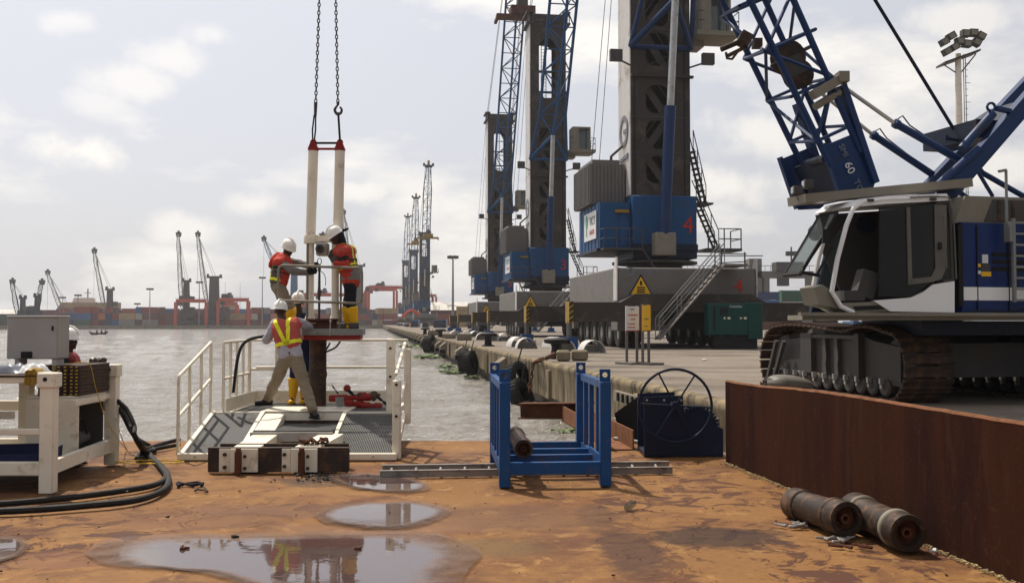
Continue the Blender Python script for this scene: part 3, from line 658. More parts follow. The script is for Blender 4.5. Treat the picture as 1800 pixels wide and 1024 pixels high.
    mb = MB(); mb.b2((2.76, -1.5, 16.9), (3.71, 0.05, 18.74)); mb.build('cab_window', 'tinted_glass', t)
    mb = MB()
    for (x, y) in ((4.25, -1.65), (4.25, -.8), (4.25, .15), (1.95, -1.65)): mb.tube((x, y, 16.85), (x, y, 17.9), .025, n=5)
    for z in (17.4, 17.9): mb.tube((4.25, -1.65, z), (4.25, .15, z), .025, n=5); mb.tube((3.85, -1.65, z), (4.25, -1.65, z), .025, n=5); mb.tube((1.95, -1.65, z), (2.3, -1.65, z), .025, n=5)
    mb.build('cab_railing', 'dark_grey', t)
    # luffing cylinder
    mb = MB(); mb.bevbox((-.75, -2.75, 4.7), (.35, -1.9, 5.9), .05); mb.build('cylinder_bracket', 'beige', t)
    a = Vector((-.2, -2.4, 5.4)); b = Vector((-.15, -4.3, 17.5)); mb = MB(); mb.tube(a, a.lerp(b, .57), .29, n=14); mb.build('luffing_cylinder', 'boom_blue', t)
    mb = MB(); mb.tube(a.lerp(b, .57), b, .19, n=12); mb.build('piston_rod', 'steel', t)
    # lattice boom: two back chords and one front chord
    d = Vector((0, -math.cos(R(60)), math.sin(R(60)))); fo = Vector((0, -math.sin(R(60)), -math.cos(R(60)))) * -1
    pl, pr, pf = Vector((-1.68, -1.35, 15.9)), Vector((1.68, -1.35, 15.9)), b
    L1 = pf + d * 1.5
    la, ra = pl + d * 4.2, pr + d * 4.2; la.x, ra.x = -1.15, 1.15
    tip = Vector((0, -1.35, 15.9)) + d * blen
    lb, rb = la + d * (blen - 11), ra + d * (blen - 11); fb = Vector((0, la.y, la.z)) - fo * 1.6 + d * (blen - 11); fa = Vector((0, la.y, la.z)) - fo * 1.6
    le, re, fe = tip + V(-.5, 0, 0), tip + V(.5, 0, 0), tip - fo * .7
    mb = MB()
    for A_, B_, C_ in ((pl, la, lb), (pr, ra, rb)):
        mb.tube(A_, B_, .13, n=8); mb.tube(B_, C_, .13, n=8)
    mb.tube(lb, le, .11); mb.tube(rb, re, .11); mb.tube(fb, fe, .11); mb.tube(pf, fa, .16); mb.tube(fa, fb, .13)
    mb.tube(pl, pf, .16); mb.tube(pr, pf, .16); mb.tube(pl, pr, .14)
    mb.build('boom_chords', 'boom_blue' if near else 'crane_blue', t)
    mb = MB(); k = int((blen - 11) / 1.9)
    lattice(mb, lerp(la, lb), lerp(ra, rb), k, .06); lattice(mb, lerp(la, lb), lerp(fa, fb), k, .06, False); lattice(mb, lerp(fa, fb), lerp(ra, rb), k, .06, False, 1)
    lattice(mb, lerp(lb, le), lerp(rb, re), 4, .05); lattice(mb, lerp(lb, le), lerp(fb, fe), 4, .05, False); lattice(mb, lerp(fb, fe), lerp(rb, re), 4, .05, False)
    mb.tube(la, pf, .07); mb.tube(ra, pf, .07)
    mb.build('boom_bracing', 'boom_blue' if near else 'crane_blue', t)
    mb = MB(); mb.b2(tip + V(-1.1, -.7, -.3), tip + V(1.1, .3, .4)); mb.b2(tip + V(-1.6, -.6, .1), tip + V(-1.0, .1, .9)); mb.b2(tip + V(1.0, -.6, .1), tip + V(1.6, .1, .9)); mb.build('boom_head', 'navy', t)
    mb = MB(); mb.b2(tip + V(-.3, -.5, .5), tip + V(.35, .2, 1.7)); mb.build('boom_head_lamp', 'yellow_paint', t)
    mb = MB()
    for x in (-1.75, -1.62, 1.62, 1.75): mb.tube((x, -1.2, 29.1), tip + V(x * .5, 0, .3), .028, n=4, cap=False)
    for x in (-1.6, -1.35, 1.4): mb.tube((x, .9, 29.0), (x * 1.9 if x < 0 else x, 2.9, 7.8), .025, n=4, cap=False)
    mb.build('hoist_ropes', 'dark_grey', t)
    # zigzag outside stair on the land side
    mb = MB()
    for (a_, b_) in (((1.9, -.6, 10.6), (2.6, -.6, 7.6)), ((2.05, -.6, 8.0), (3.3, -.6, 5.2))):
        a_, b_ = Vector(a_), Vector(b_)
        for y in (-.35, .35): mb.bar(a_ + V(0, y, 0), b_ + V(0, y, 0), .06, .18, (0, 1, 0)); mb.tube(a_ + V(0, y, 1), b_ + V(0, y, 1), .03, n=5)
        for k in range(10): p = a_.lerp(b_, (k + .5) / 10); mb.b2(p + V(-.14, -.33, -.02), p + V(.14, .33, .02))
        for k in range(4): p = a_.lerp(b_, k / 3); mb.tube(p + V(0, -.35, 0), p + V(0, -.35, 1), .025, n=5)
    mb.b2((2.6, -1.0, 5.1), (4.6, .6, 5.24)); mb.b2((1.8, -1.0, 7.6), (3.0, .5, 7.7))
    for (x, y) in ((2.7, -.98), (3.6, -.98), (4.55, -.98), (4.55, .55), (3.6, .55)): mb.tube((x, y, 5.2), (x, y, 6.3), .035, n=5)
    for z in (5.75, 6.3): mb.tube((3.3, -.98, z), (4.55, -.98, z), .03, n=5); mb.tube((4.55, -.98, z), (4.55, .55, z), .03, n=5)
    for (x, y) in ((3.2, -1.6), (4.5, -1.6), (3.8, 1.0)): mb.tube((x, y, 3.9), (x, y, 5.0), .04, n=5)
    mb.tube((3.2, -1.6, 4.9), (4.6, -1.6, 4.9), .03, n=5); mb.tube((3.0, -1.5, 4.4), (4.6, -1.5, 4.5), .03, n=5)
    mb.build('access_stairs', 'dark_grey', t)
    if near is not None:
        # main boarding stair across the chassis front
        mb = MB(); a_, b_ = Vector((-1.95, -6.9, .45)), Vector((1.25, -6.9, 4.0))
        for y in (-.28, .28): mb.bar(a_ + V(0, y, 0), b_ + V(0, y, 0), .05, .34, (0, 1, 0))
        for k in range(14): p = a_.lerp(b_, (k + .5) / 14); mb.b2(p + V(-.13, -.27, -.02), p + V(.13, .27, .02))
        mb.b2((1.2, -7.2, 3.9), (2.4, -5.6, 4.02)); mb.build('boarding_stair', 'pale_grey', t)
        mb = MB()
        for y in (-.3, .3):
            mb.tube(a_ + V(0, y, 1.0), b_ + V(0, y, 1.0), .03, n=6); mb.tube(a_ + V(0, y, .55), b_ + V(0, y, .55), .02, n=6)
            for k in range(4): p = a_.lerp(b_, k / 3); mb.tube(p + V(0, y, 0), p + V(0, y, 1), .025, n=6)
        mb.build('handrail', 'galvanised', t)
        # chassis print: warning triangle, number, type
        tri = MB(); cx, cz, h = -2.35, 3.0, 1.05; tri.prism([(cx - .62 * h, -5.515, cz - .5 * h), (cx + .62 * h, -5.515, cz - .5 * h), (cx, -5.515, cz + .55 * h)], (0, -.02, 0)); tr_ = tri.build('warning_triangle', 'black', t)
        tri = MB(); h = .82; tri.prism([(cx - .62 * h, -5.54, cz - .5 * h + .01), (cx + .62 * h, -5.54, cz - .5 * h + .01), (cx, -5.54, cz + .55 * h)], (0, -.012, 0)); tri.build('triangle_face', 'sign_yellow', tr_)
        tri = MB(); tri.tube((cx, -5.56, cz + .05), (cx, -5.56, cz + .25), .05)
        for k in range(3): tri.b2((cx - .2, -5.565, cz - .1 - k * .11), (cx + .2, -5.552, cz - .04 - k * .11))
        tri.build('warning_print', 'black', tr_)
        text('HMK 440', .3, (-2.35, -5.515, 3.5 + .08), (1, 0, 0), (0, 0, 1), 'print_grey', t)
        mb = MB(); mb.lathe((-2.85, -5.51, 3.7), (0, -1, 0), [(.2, 0), (.2, .02), (.12, .02), (.12, 0)], 16, closed=True); mb.b2((-2.85, -5.53, 3.66), (-2.6, -5.51, 3.73)); mb.build('maker_emblem', 'print_grey', t)
        text(number, 1.0, (2.35, -5.515, 2.7), (1, 0, 0), (0, 0, 1), 'sign_red', t)
    off_ = off - 5.44
    p = Q(s_at(Y, off_), off_); t.location = p; t.rotation_euler = (0, 0, QROT)
    return t, tip
hc4, TIP = harbour_crane('nearest harbour crane, grey tower on a blue base house numbered 4', 52.5, 15.35, '4', True, 39.5)
hc3, _ = harbour_crane('dark harbour crane with open portal top and blue base house numbered 3', 88, 15.9, '3', False, 39.5)
hc5, _ = harbour_crane('third harbour crane from the camera, slim tower left of the one numbered 3', 130, 17.2, '5', False, 39.5)
def spreader(Y, off, z, label):
    t = thing('container_spreader', label, 'spreader', (0, 0, 0), 0, None, world=False); p = Q(s_at(Y, off - 5.44), off - 5.44, 0); p.z = z
    mb = MB(); mb.b2((-3, -.5, 0), (3, .5, .5)); mb.b2((-1.4, -1, .5), (1.4, 1, 1.4)); mb.b2((-3.1, -1.2, -.25), (-2.8, 1.2, .1)); mb.b2((2.8, -1.2, -.25), (3.1, 1.2, .1)); mb.build('spreader_frame', 'rust' if Y == 110 else 'yellow_paint', t)
    mb = MB(); mb.b2((-.6, -.5, 1.4), (.6, .5, 2.6)); mb.tube((0, 0, 2.6), (0, 0, 4), .15); mb.build('hook_block', 'dark_grey', t)
    mb = MB()
    for x in (-.4, .4): mb.tube((x, 0, 3.4), (x, 0, 46 + QZ - z), .03, n=4)
    mb.build('ropes', 'dark_grey', t); t.location = p; t.rotation_euler = (0, 0, QROT)
spreader(110, 17.2, 36.3, 'dark spreader hanging at the top edge of the picture between two lattice booms')
for (Y, off, lab, num) in ((300, 16.8, 'tallest of the three distant harbour cranes at the end of the quay', '7'), (372, 16.6, 'distant harbour crane just left of the tallest, with a small platform on its ropes', '8'), (436, 16.1, 'farthest harbour crane, pale blue lattice boom beside the red gantry', '9')):
    t, _ = harbour_crane(lab, Y, off, '', None, 35.5)
    for c_ in list(t.children):
        if c_.name.startswith(('wheel', 'rib')):
            for q_ in list(c_.children): bpy.data.objects.remove(q_)
            bpy.data.objects.remove(c_)
spreader(282, 16.8, 26, 'yellowish spreader hanging below the boom head of the tallest distant crane')
spreader(354, 16.6, 30, 'spreader hanging from the middle one of the three distant cranes')
# green generator cabinet in front of crane 4
def LC(x, y, z): return hc4.matrix_basis @ Vector((x, y, z))
g0 = thing('generator', 'green generator cabinet standing against the chassis of crane 4, right of its stair', 'generator', (0, 0, 0), world=False); g0.matrix_basis = Matrix.Translation(LC(0, 0, 0)) @ Matrix.Rotation(QROT, 4, 'Z')
mb = MB(); mb.bevbox((.35, -7.4, .65), (2.7, -6.8, 2.15), .04); mb.build('cabinet', 'green_paint', g0)
mb = MB(); mb.bevbox((2.3, -7.46, .45), (3.02, -6.85, 2.2), .04); mb.build('end_panel', 'green_paint', g0)
mb = MB(); mb.b2((.6, -7.44, .85), (.7, -7.4, 2.0)); mb.b2((.95, -7.44, 1.6), (1.3, -7.4, 1.95)); mb.build('vent', 'black', g0)
for x in (1.15, 1.95): mb = MB(); mb.lathe((x, -7.4, 1.45), (0, -1, 0), [(.05, 0), (.05, .03), (0, .03)], 10); mb.b2((x + .15, -7.43, 1.40), (x + .28, -7.4, 1.5)); mb.build('door_latch', 'white_paint', g0)
mb = MB(); mb.b2((.7, -7.3, 0), (2.8, -6.9, .62)); mb.build('skid', 'black', g0)
text('Cummins', .16, (1.4, -7.405, 1.95), (1, 0, 0), (0, 0, 1), 'sign_white', g0)
# half round grey covers and pads by the outrigger feet
cov = MB()
n_ = 10; arc = [(.5 * math.cos(math.pi * i / n_), .52 * math.sin(math.pi * i / n_)) for i in range(n_ + 1)]; arc = [(-.62, 0)] + arc[::-1] + [(.62, 0)]
arc2 = [(x * .93, z - .025) for x, z in arc]
N2 = len(arc)
cov.add([(x, -.45, z) for x, z in arc] + [(x, .45, z) for x, z in arc] + [(x, -.45, max(z, 0)) for x, z in arc2] + [(x, .45, max(z, 0)) for x, z in arc2],
        [(i, i + 1, N2 + i + 1, N2 + i) for i in range(N2 - 1)] + [(2 * N2 + i + 1, 2 * N2 + i, 3 * N2 + i, 3 * N2 + i + 1) for i in range(N2 - 1)] + [(i + 1, i, 2 * N2 + i, 2 * N2 + i + 1) for i in range(N2 - 1)] + [(N2 + i, N2 + i + 1, 3 * N2 + i + 1, 3 * N2 + i) for i in range(N2 - 1)])
cov.b2((-.44, .38, 0), (.44, .43, .3))
cm_ = cov.mesh('cable_cover', 'white_and_sunlit')
k = 0
COVL = ['behind its twin, left of the second outrigger pad', 'front one of the pair left of the second blue pad', 'behind and left of the near blue outrigger pad', 'close in front of the near blue outrigger pad', 'alone right of the near outrigger pad, nearest the boards',
        'left one behind the black bollard', 'right one behind the black bollard', 'middle one of the far group behind the concrete blocks', 'farthest left of the far group', 'right one of the far group', 'rightmost of the far group, beside the far blue pad']
for (px, py, rz) in ((910, 609, .3), (925, 612, .1), (975, 610, .5), (990, 616, .1), (1040, 619, .2), (868, 599, .1), (886, 599, .2), (822, 591, .1), (800, 590, .2), (835, 592, .3), (848, 597, .1)):
    o = bpy.data.objects.new('cable_cover', cm_); COL.objects.link(o); o.location = PZ(px, py, QZ + .004); o.rotation_euler = (0, 0, math.pi / 2 * 0 + rz)
    tag(o, 'grey half-round steel cover ' + COVL[k], 'steel cover', 'half-round covers on the quay'); k += 1
# ------------------------------------------------------------------ far bank: quay, container stacks, gantries, cranes, masts
FB0, FB1 = Vector((-330, 325, 0)), Vector((-20, 425, 0)); fdir = (FB1 - FB0).normalized(); fn = Vector((-fdir.y, fdir.x, 0))
def FBp(px, d=0):                # point on the bank line seen at px, pushed d metres inland
    k = (px - 900) / F; t = (k * FB0.y - FB0.x) / (fdir.x - k * fdir.y); return FB0 + fdir * t + fn * d
mb = MB(); mb.prism([FB0 - fdir * 800 + V(0, 0, .05), FB1 + fdir * 400 + V(0, 0, .05), FB1 + fdir * 400 + fn * 700 + V(0, 0, .05), FB0 - fdir * 800 + fn * 700 + V(0, 0, .05)][::-1], (0, 0, -1.7)); o = mb.build('far_bank', 'concrete'); o['kind'] = 'structure'
CC = {'rust red': (.22, .045, .03), 'brown': (.14, .06, .04), 'dark blue': (.02, .04, .12), 'orange': (.4, .12, .03), 'grey': (.2, .2, .2), 'tan': (.33, .23, .12), 'dark green': (.03, .09, .06), 'maroon': (.12, .025, .03), 'pale': (.45, .42, .38), 'blue': (.04, .1, .25)}
for k_, c_ in CC.items(): M('box_' + k_.replace(' ', '_'), c_, .6, var=.2, dirt=(.1, .06, .04), amt=.3, dscale=.6)
def container_mesh(ln, mat, wd_=2.44, ht=2.6):
    mb = MB(); mb.b2((-wd_ / 2 + .05, .05, .05), (wd_ / 2 - .05, ln - .05, ht - .05))
    for x in (-1, 1):
        for y in (0, ln):
            mb.box((x * (wd_ / 2 - .08), y + (.08 if y == 0 else -.08), ht / 2), (.16, .16, ht))
    for z in (.08, ht - .08):
        for y in (.07, ln - .07): mb.box((0, y, z), (wd_ - .34, .14, .15))
    for x in (-.55, -.2, .2, .55): mb.tube((x, .0, .2), (x, .0, ht - .2), .03, n=4)
    n_ = int(ln / .9)
    for i in range(n_):
        for x in (-1, 1): mb.box((x * (wd_ / 2 - .045), .5 + i * (ln - 1) / max(1, n_ - 1), ht / 2), (.05, .3, ht - .3))
    return mb.mesh('container', mat)
CM = {(k_, ln): container_mesh(ln, 'box_' + k_.replace(' ', '_')) for k_ in CC for ln in (6.1, 12.2)}
rr = random.Random(11)
def put_container(p, rz, key, ln, lab, group='containers stacked on the far bank'):
    o = bpy.data.objects.new('shipping_container', CM[(key, ln)]); COL.objects.link(o); o.location = p; o.rotation_euler = (0, 0, rz)
    o['label'] = lab; tag(o, lab, 'container', group); return o
rzf = math.atan2(fn.y, fn.x) - math.pi / 2
weights = ['rust red'] * 4 + ['brown'] * 4 + ['dark blue'] * 3 + ['orange'] * 2 + ['grey'] * 2 + ['tan'] * 3 + ['dark green'] + ['maroon'] * 4 + ['pale'] + ['blue']
a_ = FBp(-60, 14); L_ = (FBp(700, 14) - a_).length; t_ = 0; cnt = 0
hcol = 2
while t_ < L_ and cnt < 222:
    px_ = 900 + F * (a_ + fdir * t_).x / (a_ + fdir * t_).y
    if rr.random() < .55: hcol = rr.choice([2, 3, 3, 3]) if px_ > 100 else rr.choice([1, 2])
    side = rr.random() < .22
    st = 6.3 if side else 2.6
    for k in range(hcol):
        key = rr.choice(weights); p = a_ + fdir * t_ + V(0, 0, .06 + k * 2.62)
        if side: put_container(p + fdir * 6.1, rzf + math.pi / 2, key, 6.1, '%s container lying side-on in the stacks on the far bank' % key)
        else: put_container(p + fdir * 1.2, rzf, key, 6.1, '%s container seen end-on in the stacks on the far bank' % key)
        cnt += 1
    t_ += st
# second, higher row behind, long boxes side-on
a_ = FBp(-60, 60); t_ = 0; L_ = (FBp(700, 60) - a_).length
while t_ < L_ and cnt < 296:
    h_ = rr.choice([3, 3, 4]) if 900 + F * (a_ + fdir * t_).x / (a_ + fdir * t_).y > 90 else 1
    for k in range(2 if h_ > 2 else 0, h_):
        put_container(a_ + fdir * (t_ + 12.2) + V(0, 0, .06 + 2.62 * k), rzf + math.pi / 2, rr.choice(weights), 12.2, 'long container in the back row of the far bank stacks', 'back row containers on the far bank'); cnt += 1
    t_ += 12.6
mb = MB(); p0 = FBp(-80, 78); p1 = FBp(720, 78); mb.prism([p0 + V(0, 0, .06), p1 + V(0, 0, .06), p1 + V(0, 0, 8.0), p0 + V(0, 0, 7.2)], fn * 30); tag(mb.solo('warehouse', 'box_maroon', 'long low dark red warehouse behind the container stacks of the far bank', 'warehouse'), None)
# small quay-edge clutter line on far bank
mb = MB(); mb.prism([FBp(-80, .6) + V(0, 0, .05), FBp(720, .6) + V(0, 0, .05), FBp(720, 1.2) + V(0, 0, .05), FBp(-80, 1.2) + V(0, 0, .05)][::-1], (0, 0, .35)); tag(mb.solo('kerb', 'concrete'), kind='structure')
def gantry(x0, x1, ytop, d, lab, mat='crane_red'):
    A_ = FBp(x0, d); B_ = FBp(x1, d); z = HC + (566 - ytop) / F * A_.y
    t = thing('gantry_crane', lab, 'gantry crane', (A_.x, A_.y, .05), group='red gantry cranes over the container yards')
    dp = fn * 8; wd_ = 1.1
    for p in (A_, B_, A_ + dp, B_ + dp): mb = MB(); mb.bar(p + V(0, 0, .8), p + V(0, 0, z - .6), wd_, wd_, (0, 1, 0)); mb.build('leg', mat, t)
    for p, q in ((A_, B_), (A_ + dp, B_ + dp)): mb = MB(); mb.bar(p + V(0, 0, z), q + V(0, 0, z), .7, 1.3); mb.build('girder', mat, t)
    for p in (A_, B_):
        mb = MB(); mb.bar(p - fn * 1.5 + V(0, 0, .6), p + dp + fn * 1.5 + V(0, 0, .6), 1, .9); mb.build('sill_beam', mat, t)
    c = A_.lerp(B_, .3) + dp * .5; mb = MB(); mb.box(c + V(0, 0, z + 1.3), (3.2, 6, 1.5)); mb.box(c + V(1, 0, z + 2.4), (1.2, 2, 1)); mb.box(c + V(-2.0, 0, z - 1.2), (1.6, 1.6, 1.6)); mb.build('trolley', 'dark_grey', t)
    mb = MB(); mb.bar(A_ + V(0, 0, z + 1.1), B_ + V(0, 0, z + 1.1), .05, .05)
    for k in range(9): p = A_.lerp(B_, k / 8); mb.tube(p + V(0, 0, z + .5), p + V(0, 0, z + 1.15), .05, n=4)
    mb.build('railing', 'dark_grey', t)
gantry(308, 363, 528, 8, 'red gantry crane on the far bank left of the twin harbour cranes')
gantry(384, 439, 526, 8, 'red gantry crane on the far bank right of the twin harbour cranes')
gantry(400, 424, 533, 40, 'smaller red gantry crane standing behind the one right of the twin cranes')
gantry(545, 656, 517, 20, 'wide red gantry crane behind the workers and the pile')
gantry(689, 777, 504, 60, 'tall red gantry crane framing the distant blue cranes at the quay end')
gantry(703, 764, 508, 85, 'red gantry crane standing just behind the tall one at the quay end')
gantry(802, 850, 519, 90, 'red gantry crane beyond the dark mast, left of the near cranes')
def yard_crane(base, ytower, tip, d, lab, mat='dark_grey', lat='galvanised', tw=2.4, mirror=1):
    B_ = FBp(base, d); Y = B_.y; zt = HC + (566 - ytower) / F * Y; T_ = P(tip[0], tip[1], Y)
    t = thing('harbour_crane', lab, 'crane', (B_.x, B_.y, .05), group='small cranes on the far bank')
    mb = MB(); mb.box(B_ + V(0, 0, 1.6), (7, 7, 1.4)); mb.box(B_ + V(-3, 0, .6), (1.4, 6, 1.2)); mb.box(B_ + V(3, 0, .6), (1.4, 6, 1.2)); mb.lathe(B_ + V(0, 0, 2.3), (0, 0, 1), [(1.8, 0), (1.6, 1), (0, 1)], 10); mb.build('chassis', mat, t)
    mb = MB(); mb.box(B_ + V(.6 * mirror, 0, 4.8), (tw * 2.2, 4, 2.8)); mb.box(B_ + V(1.8 * mirror, .5, 7), (tw, 3, 1.8)); mb.build('machine_house', mat, t)
    mb = MB(); mb.prism([B_ + V(-tw / 2, -1, 3.4), B_ + V(tw / 2, -1, 3.4), B_ + V(tw * .38, -1, zt), B_ + V(-tw * .38, -1, zt)], (0, 2, 0)); mb.box(B_ + V(0, 0, zt + .3), (tw * 1.3, 2.4, .8)); mb.box(B_ + V(-tw * .6, 0, zt + 1), (.7, 1, 1.2)); mb.box(B_ + V(tw * .6, 0, zt + .9), (.7, 1, 1)); mb.build('tower', mat, t)
    mb = MB(); mb.box(B_ + V(tw * mirror, -.6, zt * .62), (1.8, 1.8, 1.9)); mb.build('operator_cab', 'dark_grey', t)
    Fp = B_ + V(-tw * .5 * mirror, -1.4, zt * .42); ax = (T_ - Fp); q = ax.normalized(); wv = q.cross(Vector((0, 1, 0))).normalized(); dv = Vector((0, 1, 0)); r_ = .16
    f = lambda sx, sy: (lambda u: Fp.lerp(T_, u) + wv * sx * (.2 + .75 * math.sin(math.pi * min(1, u * 1.25 + .05)) ** .5 if u < .8 else .95 - (u - .8) * 3.2) + dv * sy * .7)
    ch = [f(-1, -1), f(1, -1), f(0, 1)]; mb = MB()
    for c_ in ch:
        for k in range(6): mb.tube(c_(k / 6), c_((k + 1) / 6), r_, n=5, cap=False)
    n_ = max(8, int(ax.length / 1.8)); lattice(mb, ch[0], ch[1], n_, .08); lattice(mb, ch[1], ch[2], n_, .07, False); lattice(mb, ch[2], ch[0], n_, .07, False); mb.build('boom', lat, t)
    mb = MB(); mb.box(T_ + V(0, 0, .4), (2.0, 1.2, 1)); mb.box(T_ + V(-.7, 0, -.5), (.5, .6, 1)); mb.box(T_ + V(.7, 0, -.5), (.5, .6, 1)); mb.box(T_ + V(0, 0, 1.2), (.7, .7, .8)); mb.build('boom_head', 'dark_grey', t)
    mb = MB(); mb.tube(B_ + V(.5, 0, zt + .8), T_, .06, n=4); mb.tube(B_ + V(-.5, 0, zt + .8), T_, .06, n=4); mb.tube(T_, (T_.x, T_.y, zt * .85), .05, n=4); mb.build('ropes', 'dark_grey', t)
yard_crane(327, 495, (314, 412), 12, 'far bank crane with the left one of the two tall leaning booms')
yard_crane(377, 488, (348, 412), 12, 'far bank crane with thick dark tower, right one of the twin leaning booms', tw=4.5)
yard_crane(181, 510, (166, 441), 30, 'far bank crane standing alone above the middle of the container stacks')
yard_crane(88, 545, (84, 479), 60, 'pale far bank crane by the moored ship at the left', 'pale_grey')
yard_crane(32, 525, (22, 495), 10, 'small dark blue crane at the far left of the far bank', 'navy', 'navy', 1.6)
yard_crane(58, 522, (74, 496), 10, 'small dark blue crane leaning right, second from the far left', 'navy', 'navy', 1.6, -1)
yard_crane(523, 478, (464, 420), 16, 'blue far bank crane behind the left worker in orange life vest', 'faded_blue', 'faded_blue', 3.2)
yard_crane(641, 468, (604, 373), 16, 'far bank crane with dark tower right of the worker in yellow boots', 'dark_grey', 'galvanised', 4)
def mast(px, ytop, d, lab, head=True, Y=None, r=.28, at_=None):
    B_ = at_ if at_ is not None else FBp(px, d); z = HC + (566 - ytop) / F * B_.y
    t = thing('light_mast', lab, 'light mast', (B_.x, B_.y, .05), group='light masts over the yards')
    mb = MB(); mb.tube(B_, B_ + V(0, 0, z), r, r * .5, 8); mb.build('pole', 'galvanised', t)
    if head:
        mb = MB(); mb.lathe(B_ + V(0, 0, z - .3), (0, 0, 1), [(.9, 0), (1.0, .3), (.4, .5), (0, .5)], 10)
        for k in range(6): a = k * math.pi / 3; mb.box(B_ + V(1.1 * math.cos(a), 1.1 * math.sin(a), z - .2), (.6, .6, .7))
        mb.build('lamp_ring', 'dark_grey', t)
for px, y, d, lab in ((262, 507, 6, 'tall light mast on the far bank between the lone crane and the twin cranes'), (126, 518, 20, 'light mast above the containers right of the moored ship'), (142, 532, 60, 'short light mast beside the mast right of the ship'),
        (350, 495, 8, 'light mast between the twin cranes'), (463, 487, 8, 'light mast left of the workers with a wide flat head'), (73, 522, 60, 'thin light mast left of the moored ship'), (225, 533, 60, 'short light mast left of the tall one'), (406, 522, 50, 'short mast behind the right red gantry')):
    mast(px, y, d, lab)
mast(796, 462, 0, 'dark slender light mast behind the quay left of the near cranes', at_=P(796, 566, 240) * 1.0, r=.35)
for px, y in ((402, 495), (432, 497), (662, 490)): mast(px, y, 60, 'thin antenna rod behind the far bank yards at %s' % {402: 'the twin cranes', 432: 'the right end of the red gantry', 662: 'the blue quay end'}[px], False, r=.12)
# moored ship, left
def ship():
    c = FBp(98, 100); t = thing('ship', 'pale moored ship with a white bridge behind the far bank stacks', 'ship', (c.x, c.y, 0))
    mb = MB(); mb.prism([c - fdir * 14 + V(0, 0, 6), c + fdir * 13 + V(0, 0, 6), c + fdir * 13 + V(0, 0, 10.5), c - fdir * 11 + V(0, 0, 10.5)], fn * 8); mb.prism([c - fdir * 14 + V(0, 0, -1), c + fdir * 13 + V(0, 0, -1), c + fdir * 13 + V(0, 0, 6), c - fdir * 14 + V(0, 0, 6)], fn * 8); mb.build('hull', 'pale_grey', t)
    mb = MB(); mb.prism([c - fdir * 6 + V(0, 0, 10.5), c + fdir * 5 + V(0, 0, 10.5), c + fdir * 4 + V(0, 0, 13.5), c - fdir * 5 + V(0, 0, 13.5)], fn * 6); mb.build('bridge', 'white_paint', t)
    mb = MB(); mb.tube(c + V(0, 3, 13.5), c + V(0, 3, 18), .3); mb.box(c + V(0, 3, 16), (3, .3, .3)); mb.build('mast', 'grey_paint', t)
ship()
# warehouses at far left, quay end clutter
def shed(px0, px1, y0, d, mat, lab, dep=14, roof='box_pale', zb=.05):
    A_ = FBp(px0, d); B_ = FBp(px1, d); z = HC + (566 - y0) / F * A_.y; t = thing('warehouse', lab, 'warehouse', (A_.x, A_.y, zb))
    mb = MB(); mb.prism([A_ + V(0, 0, zb), B_ + V(0, 0, zb), B_ + V(0, 0, z - 1.2), A_ + V(0, 0, z - 1.2)], fn * dep); mb.build('walls', mat, t)
    mb = MB(); e = fn * -.5; mb.prism([A_ + e + V(0, 0, z - 1.2), A_ + fn * (dep / 2) + V(0, 0, z + .6), A_ + fn * (dep + .5) + V(0, 0, z - 1.2)], B_ - A_); mb.build('roof', roof, t)
    for k in range(3): p = A_.lerp(B_, (k + .5) / 3) - fn * .05; mb = MB(); mb.prism([p - fdir * 1.5 + V(0, 0, zb), p + fdir * 1.5 + V(0, 0, zb), p + fdir * 1.5 + V(0, 0, z * .5), p - fdir * 1.5 + V(0, 0, z * .5)], fn * .04); mb.build('door', 'dark_grey', t)
shed(-40, 24, 546, 10, 'box_dark_green', 'green-grey warehouse with a pale roof at the far left of the far bank')
# along the quay end, between the far bank and the near cranes
def QP(px, Y): return P(px, 566, Y) * 1
def block(name, cat, lab, px0, px1, ytop, Y, dep, mat, extra=None, zb=QZ):
    a, b = QP(px0, Y), QP(px1, Y); z = HC + (566 - ytop) / F * Y; t = thing(name, lab, cat, (a.x, Y, zb))
    a.z = b.z = zb; mb = MB(); mb.bevbox((a.x, Y, zb), (b.x, Y + dep, z), .05); mb.build('body', mat, t); return t, a, b, z
t, a, b_, z = block('warehouse', 'warehouse', 'dark red warehouse with a pale grey roof beyond the quay, under the near cranes', 757, 818, 545, 330, 20, 'box_maroon'); mb = MB(); mb.prism([(a.x - .5, 329, z), (a.x - .5, 340, z + 3.0), (a.x - .5, 351, z)], (b_.x - a.x + 1, 0, 0)); mb.build('roof', 'box_pale', t); mb = MB(); mb.b2((a.x, 329.8, QZ), (b_.x, 330, QZ + 4)); mb.build('lower_wall', 'box_rust_red', t)
t, a, b_, z = block('shipping_container', 'container', 'tan container stack beyond the quay right of the dark red warehouse', 802, 826, 538, 250, 6, 'box_tan')
t, a, b_, z = block('storage_tank', 'tank', 'dark angular hopper building left of the third crane', 822, 850, 534, 190, 10, 'grey_paint')
